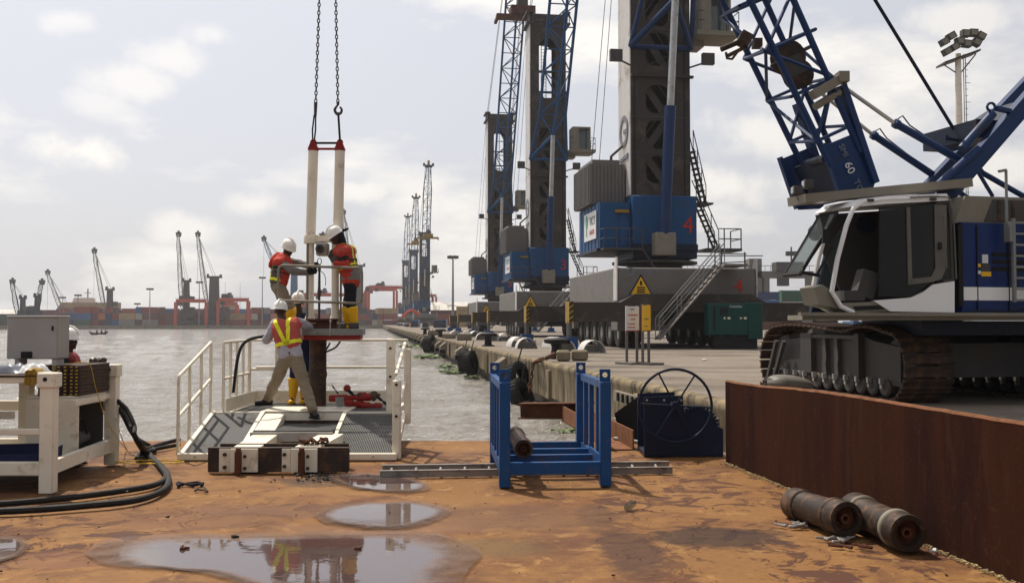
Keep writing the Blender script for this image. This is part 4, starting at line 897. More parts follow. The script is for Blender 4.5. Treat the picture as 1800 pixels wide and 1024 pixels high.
for i, (x0, x1, y, Y, mat, lab) in enumerate(((762, 784, 562, 215, 'body_blue', 'dark blue trailer box standing on the quay beneath the distant cranes'), (722, 735, 562, 240, 'crane_blue', 'small blue quay vehicle with a pale roof at the quay end'),
        (712, 719, 570, 260, 'box_orange', 'bright orange machine at the quay end'), (793, 803, 563, 180, 'grey_paint', 'grey electric box on the quay left of the third crane'), (700, 708, 569, 330, 'box_pale', 'small pale van at the quay end'), (742, 752, 565, 230, 'dark_grey', 'dark quay vehicle in front of the distant cranes'))):
    t, a, b_, z = block('quay_vehicle', 'vehicle', lab, x0, x1, y, Y, 5, mat)
    mb = MB()
    for xx in (a.x + .4, b_.x - .4): mb.lathe((xx, Y - .05, QZ + .45), (0, 1, 0), [(.45, 0), (.45, .4), (0, .4)], 10)
    mb.build('wheels', 'rubber', t); mb = MB(); mb.b2((a.x + .3, Y - .04, z - 1.0), (b_.x - .3, Y, z - .35)); mb.build('window', 'tinted_glass', t)
mb = MB(); mb.path(spline([QP(706, 270) + V(0, 0, 1.2), QP(722, 270) + V(0, 0, 3.3), QP(738, 270) + V(0, 0, 2.0)], 5), .5, 6); tag(mb.solo('hose_boom', 'crane_red', 'curved red arm rising over the orange machine at the quay end', 'machine arm'))
# right background: green and dark containers, pale gantry, mast, white shed
RB = thing('shipping_container', 'green container right of crane 4, stacked beyond the outrigger', 'container', (0, 0, 0), world=False)
def bg_container(px0, px1, y0, y1, Y, key, lab, ln=12.2):
    a, b = QP(px0, Y), QP(px1, Y); z0 = HC + (566 - y1) / F * Y; sc_ = (b.x - a.x) / 12.2
    n_ = max(1, round((z0 - QZ) / 2.6)); o = None
    for k in range(n_ + 1):
        o = put_container(Vector((b.x, Y, z0 - 2.6 * k * sc_)), math.pi / 2, key if k == 0 else rr.choice(weights), 12.2, lab if k == 0 else lab.replace('dark blue container', 'container').replace('dark green container', 'container') + ', %s below' % ('first' if k == 1 else 'second' if k == 2 else 'third'), 'containers beyond crane 4'); o.scale = (sc_,) * 3
        if z0 - 2.6 * k * sc_ < QZ + 2.6 * sc_ * .5: break
bpy.data.objects.remove(RB)
bg_container(1372, 1470, 502, 531, 178, 'dark green', 'dark green container with faint white lettering, right of crane 4')
text('', 1, (0, 0, 0), (1, 0, 0), (0, 0, 1), 'sign_white', None) if False else None
bg_container(1300, 1368, 496, 527, 200, 'dark blue', 'dark blue container behind the right corner of the crane 4 chassis')
bg_container(1300, 1420, 536, 560, 160, 'rust red', 'rust red container low behind the right outrigger of crane 4')
Y = 215; g1 = thing('ship_gantry', 'pale grey gantry structure with railing on the skyline right of crane 4', 'gantry', tuple(QP(1330, Y)))
mb = MB(); a, b_ = QP(1180, Y), QP(1560, Y); z1 = HC + (566 - 481) / F * Y
mb.b2((a.x, Y, z1 - .9), (b_.x, Y + 3, z1 + .6)); mb.b2((QP(1318, Y).x, Y, z1 - 6), (QP(1340, Y).x, Y + 4, z1 + 3.4)); mb.build('girder', 'pale_grey', g1)
for px in (1344, 1420, 1500): mb = MB(); x = QP(px, Y).x; mb.b2((x, Y, QZ), (x + 1.2, Y + 2, z1 - .9)); mb.build('leg', 'pale_grey', g1)
mb = MB()
for k in range(40): x = a.x + (b_.x - a.x) * k / 39; mb.tube((x, Y, z1 + .6), (x, Y, z1 + 1.8), .05, n=4)
mb.tube((a.x, Y, z1 + 1.8), (b_.x, Y, z1 + 1.8), .06, n=4); mb.tube((a.x, Y, z1 + 4.0), (QP(1342, Y).x, Y, z1 + 4.0), .12, n=4)
mb.build('railing', 'grey_paint', g1)
mb = MB(); x = QP(1392, Y).x; mb.b2((x - 3.6, Y - 1, z1 + .6), (x + 2.4, Y + 3, z1 + 2.6)); mb.b2((x - 3, Y - 1, z1 - 2.7), (x - .8, Y + 1, z1 - .9)); mb.build('cabin', 'dark_grey', g1)
mb = MB(); mb.tube((x, Y, z1 + 2.6), (x, Y, z1 + 6.0), .18); mb.b2((x - 1.2, Y - .4, z1 + 4.0), (x + 1.2, Y + .4, z1 + 5.0)); mb.build('lamp_mast', 'dark_grey', g1)
# tall floodlight mast at the right
Y = 75; z_top = HC + (566 - 92) / F * Y; b0 = QP(1690, Y); b0.z = QZ; t = thing('floodlight_mast', 'tall pale floodlight mast with a ladder rising behind the crawler crane', 'light mast', tuple(b0)); tp = P(1684, 95, Y)
mb = MB(); mb.tube(b0, tp, .42, .22, 14)
for k in range(1, 9): p = b0.lerp(tp, k / 9); mb.tube(p, p + V(0, 0, .12), .40 - .018 * k, n=14)
mb.build('pole', 'white_paint', t)
mb = MB(); o_ = V(.62, 0, 0); mb.tube(b0 + o_ * 1.2, tp + o_ * .9, .035, n=5); mb.tube(b0 + o_ * .95, tp + o_ * .65, .035, n=5)
for k in range(44): p = b0.lerp(tp, (k + .5) / 44) + o_; mb.tube(p + V(-.1, 0, 0), p + V(.3 if k % 3 == 0 else .12, 0, 0), .025, n=4)
mb.build('ladder', 'galvanised', t)
mb = MB()
mb.prism([tp + V(-1.3, -.6, -.9), tp + V(1.5, -.6, .1), tp + V(1.5, -.6, .25), tp + V(-1.3, -.6, -.75)], (0, 1.6, 0)); mb.tube(tp + V(-1.2, 0, -.8), tp + V(0, 0, -1.6), .05); mb.tube(tp + V(1.4, 0, 0), tp + V(.1, 0, -1.6), .05); mb.build('platform', 'grey_paint', t)
for (dx, dz, rot) in ((-1.3, .5, -.5), (-.75, .95, -.5), (-1.1, -.25, -.5), (-.5, .1, -.5), (.35, 1.15, .05), (.95, 1.2, .05), (.45, .35, .1), (1.2, .45, .5), (1.55, .95, .5), (-.1, .55, -.1)):
    mb = MB(); mb.box(tp + V(dx, -.5, dz + .3), (.62, .55, .52), Matrix.Rotation(rot, 3, 'Y')); l_ = mb.build('floodlight', 'dark_grey', t); mb = MB(); mb.box(tp + V(dx, -.79, dz + .28), (.45, .03, .38), Matrix.Rotation(rot, 3, 'Y')); mb.build('lens', 'beige', l_)
# ------------------------------------------------------------------ floating weed and the canoe
mb = MB(); r3 = random.Random(5); spots_ = []
for (px, py, rx, ry, n_) in ((735, 609, 2.0, 6, 260), (755, 628, 1.2, 2.2, 200), (800, 655, .9, 1.6, 420), (785, 645, .6, 1.8, 160), (830, 664, .4, .9, 120), (705, 600, 1.2, 10, 160), (1005, 765, .5, .25, 60)):
    c = PZ(px, py, WZ)
    for _ in range(n_):
        a = r3.random() * 6.28; q = r3.random() ** .5; p = c + V(math.cos(a) * rx * q, math.sin(a) * ry * q, 0); sz = r3.uniform(.04, .11) * (1 if c.y < 60 else 2.5); h_ = r3.uniform(.03, .16)
        ang = r3.random() * 6.28; tl = r3.uniform(-.5, .5); ux = V(math.cos(ang), math.sin(ang), tl * .5) * sz; uy = V(-math.sin(ang), math.cos(ang), r3.uniform(-.4, .6)) * sz
        k = p + V(0, 0, h_); mb.add([k - ux, k - uy * .7, k + ux, k + uy], [(0, 1, 2, 3)]); mb.add([p, p + V(.012, 0, 0), k], [(0, 1, 2)])
tag(mb.solo('water_weed', 'leaf', 'green water hyacinth floating in patches along the quay wall', 'water weed', ang=10), kind='stuff')
# ------------------------------------------------------------------ things on the quay
def bollard(px, py, lab):
    p = PZ(px, py, QZ + .002); t = thing('bollard', lab, 'bollard', tuple(p), group='black mooring bollards on the quay edge'); k = 1.0
    mb = MB(); mb.lathe(p, (0, 0, 1), [(.34, 0), (.34, .05), (.2, .08), (.17, .42), (.2, .5)], 16); mb.build('post', 'black', t)
    mb = MB(); mb.lathe(p + V(0, 0, .5), (0, 0, 1), [(.2, 0), (.42, .04), (.44, .16), (.3, .22), (0, .23)], 16); mb.box(p + V(.3, 0, .58), (.35, .26, .14)); mb.build('head', 'black', t)
bollard(858, 608, 'black mooring bollard on the quay edge between the two pairs of concrete blocks'); bollard(774, 593, 'smaller black bollard farther along the quay edge'); bollard(747, 588, 'farthest black bollard visible on the quay edge')
bollard(978, 630, 'dark bollard with a chain round it behind the tan stone blocks')
def blockstone(px0, px1, py, h_, lab, mat='stone', dep=.5):
    a, b = PZ(px0, py, QZ + .002), PZ(px1, py, QZ + .002); mb = MB(); mb.bevbox((a.x, a.y, QZ + .002), (b.x, a.y + dep, QZ + h_), .06)
    for i, v in enumerate(mb.v): mb.v[i] = v + V(.03 * mnoise.noise(v * 3), .03 * mnoise.noise(v * 3 + V(5, 0, 0)), .02 * mnoise.noise(v * 4) if v.z > QZ + .1 else 0)
    tag(mb.solo('stone_block', mat, lab, 'stone block', 'stone and concrete blocks on the quay'))
blockstone(1005, 1034, 634, .36, 'tan stone block, right one of the pair above the big tyre'); blockstone(979, 1003, 635, .36, 'tan stone block, left one of the pair above the big tyre')
blockstone(803, 829, 598, .5, 'grey concrete block on the quay edge left of the first outrigger foot', 'concrete'); blockstone(778, 801, 595, .4, 'pale concrete block farther left on the quay edge', 'concrete'); blockstone(752, 770, 589, .5, 'farthest low concrete block on the quay edge', 'concrete')
# mooring chain over the edge
lk = MB().path([(.035 * math.cos(a) , 0, .065 * math.sin(a)) for a in [i * math.pi / 5 for i in range(10)]], .014, 5, True).mesh('link', 'rust')
def chain(name, pts, lab, cat='chain', step=.105, mesh=lk, mat=None, sc_=1.0):
    pp = spline(pts, 14); t = thing(name, lab, cat, tuple(pp[-1])); off = OFF[t.name]; acc = 0; last = pp[0]; i = 0; nxt = 0; d_ = 0
    for a, b in zip(pp[:-1], pp[1:]):
        seg = (b - a).length
        while nxt <= d_ + seg:
            p = a.lerp(b, (nxt - d_) / max(seg, 1e-6)); q = (b - a).to_track_quat('Z', 'Y')
            if i % 2: q = q @ Matrix.Rotation(math.pi / 2, 3, 'Z').to_quaternion()
            o = inst(mesh, 'link', t, p - off, q); o.scale = (sc_,) * 3; i += 1; nxt += step
        d_ += seg
    return t
chain('mooring_chain', [PZ(975, 622, QZ + .3), PZ(958, 630, QZ + .08), PZ(945, 634, QZ + .07), P(938, 640, 31.5), P(934, 660, 31.5), P(930, 690, 31.2)], 'rusty mooring chain hanging over the quay edge beside the tyres', step=.16, sc_=1.7)
def tyre_thing(c, axis, r, wd_, lab, group=None):
    t = thing('tyre_fender', lab, 'tyre', tuple(c), group=group or 'old tyres hanging on the quay wall as fenders'); a = Vector(axis).normalized()
    mb = MB(); mb.lathe(c, a, [(r * .55, -wd_ * .4), (r * .8, -wd_ * .5), (r * .97, -wd_ * .42), (r, 0), (r * .97, wd_ * .42), (r * .8, wd_ * .5), (r * .55, wd_ * .4), (r * .52, wd_ * .3), (r * .8, wd_ * .4), (r * .9, 0), (r * .8, -wd_ * .4), (r * .52, -wd_ * .3)], 28, closed=True); mb.build('casing', 'rubber', t)
    q = a.to_track_quat('Z', 'Y'); lug = MB().b2((-.03, -.03, -wd_ * .42), (.02, .03, wd_ * .42)).mesh('tread_lug', 'rubber')
    for k in range(26):
        g_ = 2 * math.pi * k / 26; off = OFF[t.name]; p = c + q @ Vector((r * math.cos(g_), r * math.sin(g_), 0)); inst(lug, 'tread_lug', t, p - off, q @ Matrix.Rotation(g_, 3, 'Z').to_quaternion())
    mb = MB(); mb.tube(c + V(0, 0, r * .9), c + V(.15, 0, r + .5), .025, n=5); mb.build('hanging_rope', 'black', t)
def qface(px, Yd=None):
    Y_ = 1700 * 5.44 / (px - 650); return Y_
for (px, py, r, wd_, lab, ax) in ((925, 663, .55, .42, 'big tractor tyre hanging highest on the quay wall beneath the chain', (.35, -.25, .1)), (932, 694, .60, .4, 'big tractor tyre leaning below the chain against the quay wall', (.75, -.35, .35)),
        (838, 636, .6, .4, 'dark tyre hanging at the middle panel joint of the quay wall', (.8, -.3, .1)), (826, 632, .6, .4, 'dark tyre pressed to the quay wall behind the middle one', (.9, -.3, .0)), (758, 604, .75, .5, 'farthest dark tyre low on the quay wall', (.9, -.3, 0)), (764, 603, .7, .45, 'second of the farthest tyre pair on the quay wall', (.9, -.3, 0))):
    Y_ = qface(px); c = P(px, py, Y_ * .985) - N_ * .3; c.z = P(px, py, Y_).z; tyre_thing(c, ax, r, wd_, lab)
# ladder-like row of slots under the quay lip near the winch, and pale shelf
mb = MB(); a, b_ = s_at(14.5), s_at(20.5)
mb.prism([Q(a, -.34, -.35), Q(b_, -.34, -.35), Q(b_, .02, -.35), Q(a, .02, -.35)][::-1], (0, 0, -.28)); sh = thing('concrete_ledge', 'pale concrete ledge with a slotted rail on the quay wall behind the winch', 'ledge', tuple(Q(a, 0, -.7))); mb.build('ledge', 'concrete', sh)
mb = MB(); mb.prism([Q(a, -.3, .0), Q(b_, -.3, .0), Q(b_, -.22, .0), Q(a, -.22, .0)][::-1], (0, 0, .22)); mb.build('slotted_rail', 'concrete', sh)
sl = MB().b2((-.04, -.04, .03), (.05, .0, .2)).mesh('slot', 'black')
for k in range(16): q_ = Q(a + .2 + k * .36, -.305, 0); o = inst(sl, 'slot', sh, q_ - OFF[sh.name]); o.rotation_mode = 'XYZ'; o.rotation_euler = (0, 0, QROT - math.pi / 2)
# notice boards
def board(px0, px1, py0, py1, mat, lab, lines, Y, colr='sign_red'):
    a = P(px0, py0, Y); b = P(px1, py1, Y + .25); t = thing('notice_board', lab, 'sign', (a.x, Y, QZ)); d = Vector((b.x - a.x, b.y - a.y, 0)); L_ = d.length; u = d / L_; nrm = Vector((u.y, -u.x, 0)); zt, zb = a.z, b.z
    mb = MB(); o_ = Vector((a.x, a.y, 0)); mb.prism([o_ + V(0, 0, zb), o_ + u * L_ + V(0, 0, zb), o_ + u * L_ + V(0, 0, zt), o_ + V(0, 0, zt)], nrm * -.03); mb.build('panel', mat, t)
    mb = MB(); mb.prism([o_ + nrm * .002 + V(0, 0, zb), o_ + nrm * .002 + u * L_ + V(0, 0, zb), o_ + nrm * .002 + u * L_ + V(0, 0, zb + .03), o_ + nrm * .002 + V(0, 0, zb + .03)], nrm * .006); mb.prism([o_ + nrm * .002 + u * (L_ - .03) + V(0, 0, zb), o_ + nrm * .002 + u * L_ + V(0, 0, zb), o_ + nrm * .002 + u * L_ + V(0, 0, zt), o_ + nrm * .002 + u * (L_ - .03) + V(0, 0, zt)], nrm * .007); mb.build('edge_trim', 'red_paint' if mat == 'sign_white' else 'rust_orange', t)
    for k in (.14, .86):
        p = o_ + u * L_ * k - nrm * .06; mb = MB(); mb.bevbox(p + V(-.04, -.03, QZ), p + V(.04, .03, zt + .02), .01); mb.build('post', 'steel' if False else 'pale_grey', t)
    mb = MB(); mb.box(o_ + u * L_ * .5 + V(0, -.05, QZ + .035), (L_ * 1.5, .8, .06), Matrix.Rotation(math.atan2(u.y, u.x), 3, 'Z')); mb.build('base', 'pale_grey', t)
    for (s_, sz, fx, fz, mt) in lines: text(s_, sz, o_ + u * L_ * fx + nrm * .004 + V(0, 0, zb + (zt - zb) * fz), u, (0, 0, 1), mt, t)
board(1100, 1125, 538, 582, 'sign_white', 'white notice board with red lettering on two posts in front of crane 4', (('APMT', .07, .3, .85, 'print_grey'), ('WARNING', .075, .14, .62, 'sign_red'), ('STOP', .075, .34, .45, 'sign_red'), ('ALL VISITORS', .045, .12, .28, 'sign_red'), ('REPORT HERE', .045, .12, .14, 'sign_red')), 29)
board(1130, 1145, 536, 582, 'sign_yellow', 'narrow yellow notice board on two posts, right of the white one', (('SLOW', .07, .16, .45, 'print_grey'), ('LANE 4', .055, .16, .18, 'print_grey'), ('==', .09, .1, .82, 'sign_white')), 28.7)
for px, py in ((1238, 633),): mb = MB(); c = PZ(px, py, QZ + .01); mb.ball(c + V(0, 0, .02), (.09, .05, .03), 8, 5); tag(mb.solo('paper_scrap', 'sign_white', 'white scrap of paper lying on the quay right of the notice boards', 'litter'))
# canoe with three people far out on the water
cb = PZ(173, 588, WZ); t = thing('canoe', 'long dark canoe far out on the water', 'boat', tuple(cb)); mb = MB(); Lc = 2.1
prof = [(-Lc, .55), (-Lc * .8, .15), (-Lc * .3, 0), (Lc * .3, 0), (Lc * .8, .15), (Lc, .5)]
vs = []
for x, z in prof: wv = .06 if abs(x) == Lc else .5; vs += [(cb.x + x, cb.y - wv, cb.z + z + .38), (cb.x + x, cb.y + wv, cb.z + z + .38), (cb.x + x * .96, cb.y, cb.z + z - .1)]
fs = []
for i in range(5): k = i * 3; fs += [(k, k + 2, k + 5, k + 3), (k + 2, k + 1, k + 4, k + 5)]
mb.add(vs, fs); mb.build('hull', 'dark_grey', t)
for dx, nm in ((-.4, 'left'), (.6, 'middle'), (1.5, 'right')):
    c = cb + V(dx, 0, .3); mb = MB(); mb.cap(c, c + V(.06, 0, .5), .17, .15); mb.ball(c + V(.1, 0, .82), (.1, .1, .13)); mb.cap(c + V(0, 0, .45), c + V(.35, 0, .2), .06, .05); mb.cap(c, c + V(.4, 0, .05), .1, .08)
    tag(mb.solo('person', 'cloth_black', 'dark small figure seated in the canoe, %s of the three' % nm, 'person', 'people in the canoe'))
# ------------------------------------------------------------------ crawler crane on the quay
N0 = Vector((6.56, 14.3, 0)); cf = Vector((-.97, -.25, 0)).normalized(); cw = Vector((-.25, .97, 0)).normalized(); cw = (cw - cf * cw.dot(cf)).normalized()
def C(a, b, z): return N0 + cf * a + cw * b + Vector((0, 0, z))
def PB(px, py, b):               # where the ray through a pixel meets the plane b = const of the upper works
    d = ray(px, py); o = Vector((0, 0, HC)); n = cw; t = ((N0 + cw * b) - o).dot(n) / d.dot(n); return o + d * t
cc = thing('crawler_crane', 'blue and white crawler crane with lattice boom and open windscreen parked on the quay', 'crane', (7.2, 15.2, QZ))
# undercarriage: two tracks of separate shoes
tdir = Vector((-.2, .98, 0)).normalized(); tw = Vector((.98, .2, 0)).normalized(); T0 = Vector((5.98, 14.75, QZ))
def T(s, w_, z): return T0 + tdir * s + tw * w_ + Vector((0, 0, z * 1.06))
Lt, Ht, re = 5.0, 1.16, .5
prof = []
for i in range(9): a = -math.pi / 2 - math.pi * i / 8; prof.append((.52 + .50 * math.cos(a) * 1.0, .53 + .5 * math.sin(a)))
top = [(.9, 1.10), (1.3, 1.12), (1.8, 1.04), (2.4, 1.08), (3.0, 1.12), (3.6, 1.14), (4.1, 1.12)]
prof += top
prof += [(4.45, 1.06), (4.75, .84), (4.86, .58), (4.84, .32), (4.7, .1), (4.5, .03)]
pl = [Vector((s, 0, z)) for s, z in prof]; pl.append(pl[0].copy()); dense = spline(pl, 10)
mb_s = MB(); mb_s.bevbox((-.0, -.085, -.02), (.86, .085, .025), .008); mb_s.b2((.0, -.07, .02), (.86, -.045, .05)); mb_s.b2((.0, .045, .02), (.86, .07, .05)); mb_s.b2((.3, -.06, -.06), (.38, .06, -.02)); mb_s.b2((.5, -.06, -.06), (.58, .06, -.02)); shoe = mb_s.mesh('track_shoe', 'brown_steel')
def track(w0, near):
    step = .182; d_ = 0; nxt = 0
    tr = MB(); roller = []
    base = bpy.data.objects.new('track', None); COL.objects.link(base); base.parent = cc
    for a, b in zip(dense[:-1], dense[1:]):
        seg = (b - a).length
        while nxt <= d_ + seg:
            p = a.lerp(b, (nxt - d_) / max(seg, 1e-6)); t = (b - a).normalized(); t3 = tdir * t.x + V(0, 0, t.z); x = tw; z = x.cross(t3)
            if z.dot(T(p.x, 0, p.z) - T(2.5, 0, .55)) < 0: z = -z; t3 = -t3
            m = Matrix((x, z.cross(x), z)).transposed().to_quaternion(); o = inst(shoe, 'track_shoe', base, T(p.x, w0, p.z) - OFF[cc.name], m); nxt += step
        d_ += seg
    a = .1
    mb = MB(); S = lambda pts, w_, th: mb.prism([T(s, w0 + w_, z) for s, z in pts], tw * th)
    S([(.35, .24), (.35, .82), (1.1, .9), (1.4, .98), (3.2, .98), (3.5, .92), (4.1, .86), (4.35, .5), (4.3, .22)], .16, .55)
    S([(1.35, .3), (1.35, 1.0), (1.5, 1.0), (1.5, .3)], .04, .13); S([(2.95, .32), (2.95, 1.0), (3.35, 1.0), (3.35, .32)], .06, .12); S([(1.35, .92), (1.35, .98), (3.3, .98), (3.3, .92)], .07, .1)
    mb.build('side_frame', 'frame_grey', base)
    for s in (2.05, 2.45): mb = MB(); S = lambda pts, w_, th: mb.prism([T(q, w0 + w_, z) for q, z in pts], tw * th); S([(s, .3), (s + .03, .5), (s, .6), (s + .05, .95), (s + .13, .95), (s + .13, .3)], .08, .1); mb.build('rib', 'dark_grey', base)
    for k in range(11):
        s = .72 + k * .355; mb = MB(); mb.lathe(T(s, w0 + .1, .2), tw, [(.12, 0), (.15, .03), (.15, .2), (.12, .25), (.12, .5), (.15, .55), (.15, .64), (0, .64)], 14); mb.build('roller', 'dark_grey', base)
        mb = MB(); mb.tube(T(s, w0 + .04, .22), T(s, w0 + .12, .22), .035, n=8); mb.box(T(s, w0 + .06, .3), (.07, .07, .09)); mb.build('roller_cap', 'steel', base)
    for s, r in ((.53, .42), (4.35, .42)):
        mb = MB(); mb.lathe(T(s, w0 + .26, .55), tw, [(.1, -.06), (r, 0), (r, .3), (.1, .36)], 18); mb.build('sprocket', 'dark_grey', base)
    mb = MB(); mb.bar(T(3.9, w0 + .02, .95 - .1), T(4.35, w0 + .02, .12), .07, .07, tw); mb.bar(T(4.2, w0 + .02, .85), T(4.6, w0 + .02, .12), .07, .07, tw); mb.bar(T(3.9, w0 + .02, .12), T(4.7, w0 + .02, .12), .07, .07, tw); mb.build('step_frame', 'dark_grey', base)
    mb = MB(); mb.prism([T(.9, w0 + .1, 1.02), T(3.9, w0 + .1, 1.02), T(3.9, w0 + .1, 1.08), T(.9, w0 + .1, 1.08)][::-1], (0, 0, -.08)) if False else None
track(0, True); track(2.75, False)
mb = MB(); mb.prism([T(1.5, .7, .35), T(3.6, .7, .35), T(3.6, 2.95, .35), T(1.5, 2.95, .35)][::-1], (0, 0, .75)); mb.lathe(T(2.5, 1.8, 1.05), (0, 0, 1), [(.85, 0), (.85, .3), (0, .3)], 24); mb.prism([T(.6, 1.0, .35), T(1.5, 1.0, .35), T(1.5, 2.7, .35), T(.6, 2.7, .35)][::-1], (0, 0, .55)); mb.build('car_body', 'dark_grey', cc)
# upper works: deck plate, body
mb = MB(); mb.prism([C(2.55, -.02, 1.68), C(-5, -.02, 1.68), C(-5, 2.9, 1.68), C(.5, 2.9, 1.68), C(.9, .75, 1.68), C(2.45, .55, 1.68)], (0, 0, .07)); mb.prism([C(2.62, -.1, 1.74), C(-5, -.1, 1.74), C(-5, -.02, 1.74), C(2.62, -.02, 1.74)], (0, 0, .05)); mb.build('walkway_deck', 'beige', cc)
mb = MB(); mb.prism([C(.2, .5, 1.45), C(-4.8, .5, 1.45), C(-4.8, 2.6, 1.45), C(-.2, 2.6, 1.45)], (0, 0, .22)); mb.build('slewing_frame', 'navy', cc)
mb = MB(); mb.prism([C(-.16, .06, 1.78), C(-4.9, .06, 1.78), C(-4.9, 2.8, 1.78), C(-.16, 2.8, 1.78)], (0, 0, 1.36)); body = mb.build('machine_body', 'body_blue', cc)
mb = MB(); mb.prism([C(-.08, .02, 1.9), C(-.16, .02, 1.9), C(-.16, 2.8, 1.9), C(-.08, 2.8, 1.9)], (0, 0, 1.2)); mb.build('gap_panel', 'black', cc)
zs = lambda py: HC + (566 - py) / F * 14.6
mb = MB(); mb.prism([C(-.17, .045, zs(528)), C(-4.9, .045, zs(528)), C(-4.9, .045, zs(505)), C(-.17, .045, zs(505))], cw * .014); mb.build('white_stripe', 'cab_white', body)
for a in (-.42, -.98, -1.9): mb = MB(); mb.prism([C(a, .04, 1.82), C(a - .015, .04, 1.82), C(a - .015, .04, 3.1), C(a, .04, 3.1)], cw * .019); mb.build('door_gap', 'black', body)
for z0 in (2.42, 2.53, 2.64):
    mb = MB(); mb.prism([C(-.7, .05, z0), C(-1.5, .05, z0), C(-1.5, .05, z0 + .06), C(-.7, .05, z0 + .06)], cw * .03); mb.build('vent_slot', 'black', body)
for k in range(9): mb = MB(); mb.prism([C(-1.6, .05, 2.1 + k * .07), C(-2.4, .05, 2.1 + k * .07), C(-2.4, .05, 2.13 + k * .07), C(-1.6, .05, 2.13 + k * .07)], cw * .03); mb.build('louvre', 'navy', body)
for (a, z, wd_, h_, mt) in ((-.52, zs(463), .1, .13, 'sign_white'), (-.50, zs(478), .15, .12, 'dark_grey'), (-.5, zs(486), .17, .07, 'sign_yellow'), (-.44, zs(482), .05, .05, 'sign_white'), (-.44, zs(470), .05, .05, 'sign_yellow')):
    mb = MB(); mb.prism([C(a, .045, z), C(a - wd_, .045, z), C(a - wd_, .045, z + h_), C(a, .045, z + h_)], cw * .014); mb.build('sticker', mt, body)
mb = MB(); zt = zs(393) + .0
mb.prism([C(-.1, .12, 3.14), C(-.3, .12, zs(345)), C(-4.8, .12, zs(342)), C(-4.8, .12, 3.14)], cw * 2.4); hood = mb.build('engine_hood', 'beige', cc)
mb = MB(); mb.prism([C(-.62, .10, 3.17), C(-.78, .10, zs(350)), C(-4.6, .10, zs(347)), C(-4.6, .10, 3.17)], cw * .03); mb.build('hood_vent', 'dark_grey', hood)
for k in range(14): mb = MB(); a = -.85 - k * .25; mb.prism([C(a, .085, 3.18), C(a - .05, .085, 3.18), C(a - .05, .085, zs(351)), C(a, .085, zs(351))], cw * .02); mb.build('vent_bar', 'brown_steel', hood)
for a in (-.93, -2.2): mb = MB(); mb.bar(C(a, -.12, 1.95), C(a, -.12, 3.2), .045, .045, cf); mb.build('ladder_rail', 'galvanised', cc)
for k in range(8): mb = MB(); z = 1.98 + k * .165; mb.bar(C(-.93, -.12, z), C(-2.2, -.12, z), .05, .03); mb.build('ladder_rung', 'galvanised', cc)
mb = MB(); mb.tube(C(-.88, -.05, 3.0), C(-.88, -.05, zs(300)), .022); mb.tube(C(-.88, -.05, zs(300)), C(-.75, -.05, zs(303)), .022); mb.bar(C(-.88, -.08, 2.85), C(-.88, -.08, 3.15), .12, .06, cf); mb.build('handrail_post', 'galvanised', cc)
# cab
def K(px, py, b=0.0): return PB(px, py, b)
outl = [(1480, 541), (1460, 505), (1470, 455), (1487, 395), (1500, 362), (1520, 350), (1664, 345), (1672, 356), (1678, 495), (1678, 549), (1500, 552)]
def ringsof(pts, b): return [K(x, y, b) for x, y in pts]
mb = MB(); mb.path(ringsof([(1500, 549), (1478, 538), (1462, 512), (1472, 455), (1488, 395), (1500, 366), (1518, 354), (1560, 350), (1662, 347)], 0), .035, 8); mb.build('front_frame', 'cab_white', cc)
mb = MB(); mb.path([p + cw * .5 for p in ringsof([(1500, 549), (1478, 538), (1462, 512), (1472, 455), (1488, 395), (1500, 366), (1518, 354)], 0)], .035, 8); mb.build('front_frame', 'cab_white', cc)
mb = MB(); mb.prism(ringsof([(1500, 362), (1516, 349), (1560, 344), (1664, 340), (1672, 352), (1560, 358), (1520, 362)], -.02), cw * 1.02); mb.build('roof', 'cab_white', cc)
mb = MB(); mb.prism(ringsof([(1535, 528), (1600, 523), (1622, 514), (1640, 500), (1678, 494), (1678, 549), (1565, 547)], -.03), cw * .06); mb.build('door_skirt', 'cab_white', cc)
mb = MB(); mb.prism(ringsof([(1480, 533), (1540, 530), (1565, 547), (1500, 549)], -.01), cw * .6); mb.build('cab_floor', 'beige', cc)
mb = MB(); mb.prism(ringsof([(1500, 538), (1546, 536), (1556, 543), (1505, 545)], -.025), cw * .04); mb.build('step_slot', 'black', cc)
mb = MB(); mb.prism(ringsof([(1645, 352), (1672, 352), (1678, 495), (1660, 500)], .015), cw * .95); mb.build('rear_wall', 'dark_grey', cc)
mb = MB(); mb.prism(ringsof([(1643, 360), (1664, 360), (1664, 470), (1655, 490), (1640, 495), (1600, 500), (1600, 490), (1638, 486), (1645, 470)], -.012), cw * .025); mb.prism(ringsof([(1594, 364), (1600, 364), (1604, 500), (1597, 500)], -.012), cw * .025); mb.build('door_frame', 'door_grey', cc)
mb = MB(); mb.prism(ringsof([(1505, 364), (1668, 358), (1672, 490), (1640, 495), (1620, 508), (1600, 520), (1545, 520), (1546, 365)], .01), cw * .012); mb.build('door_glass', 'tinted_glass', cc)
mb = MB(); mb.path(ringsof([(1546, 366), (1545, 520), (1600, 521), (1625, 509), (1642, 496)], -.01), .012, 5); mb.build('door_seal', 'black', cc)
mb = MB(); mb.prism([p + cw * .96 for p in ringsof([(1500, 365), (1660, 355), (1668, 540), (1560, 540), (1510, 430)], 0)], cw * .03); mb.build('far_wall', 'dark_grey', cc)
s0 = K(1590, 520, .5)
mb = MB(); mb.box(s0 + V(0, 0, .12), (.5, .5, .22), Matrix.Rotation(.25, 3, 'Z')); mb.box(s0 + V(.28, 0, .5), (.16, .48, .75), Matrix.Rotation(.25, 3, 'Z')); mb.box(s0 + V(.3, 0, 1.0), (.12, .28, .2), Matrix.Rotation(.25, 3, 'Z')); mb.build('seat', 'cloth_black', cc)
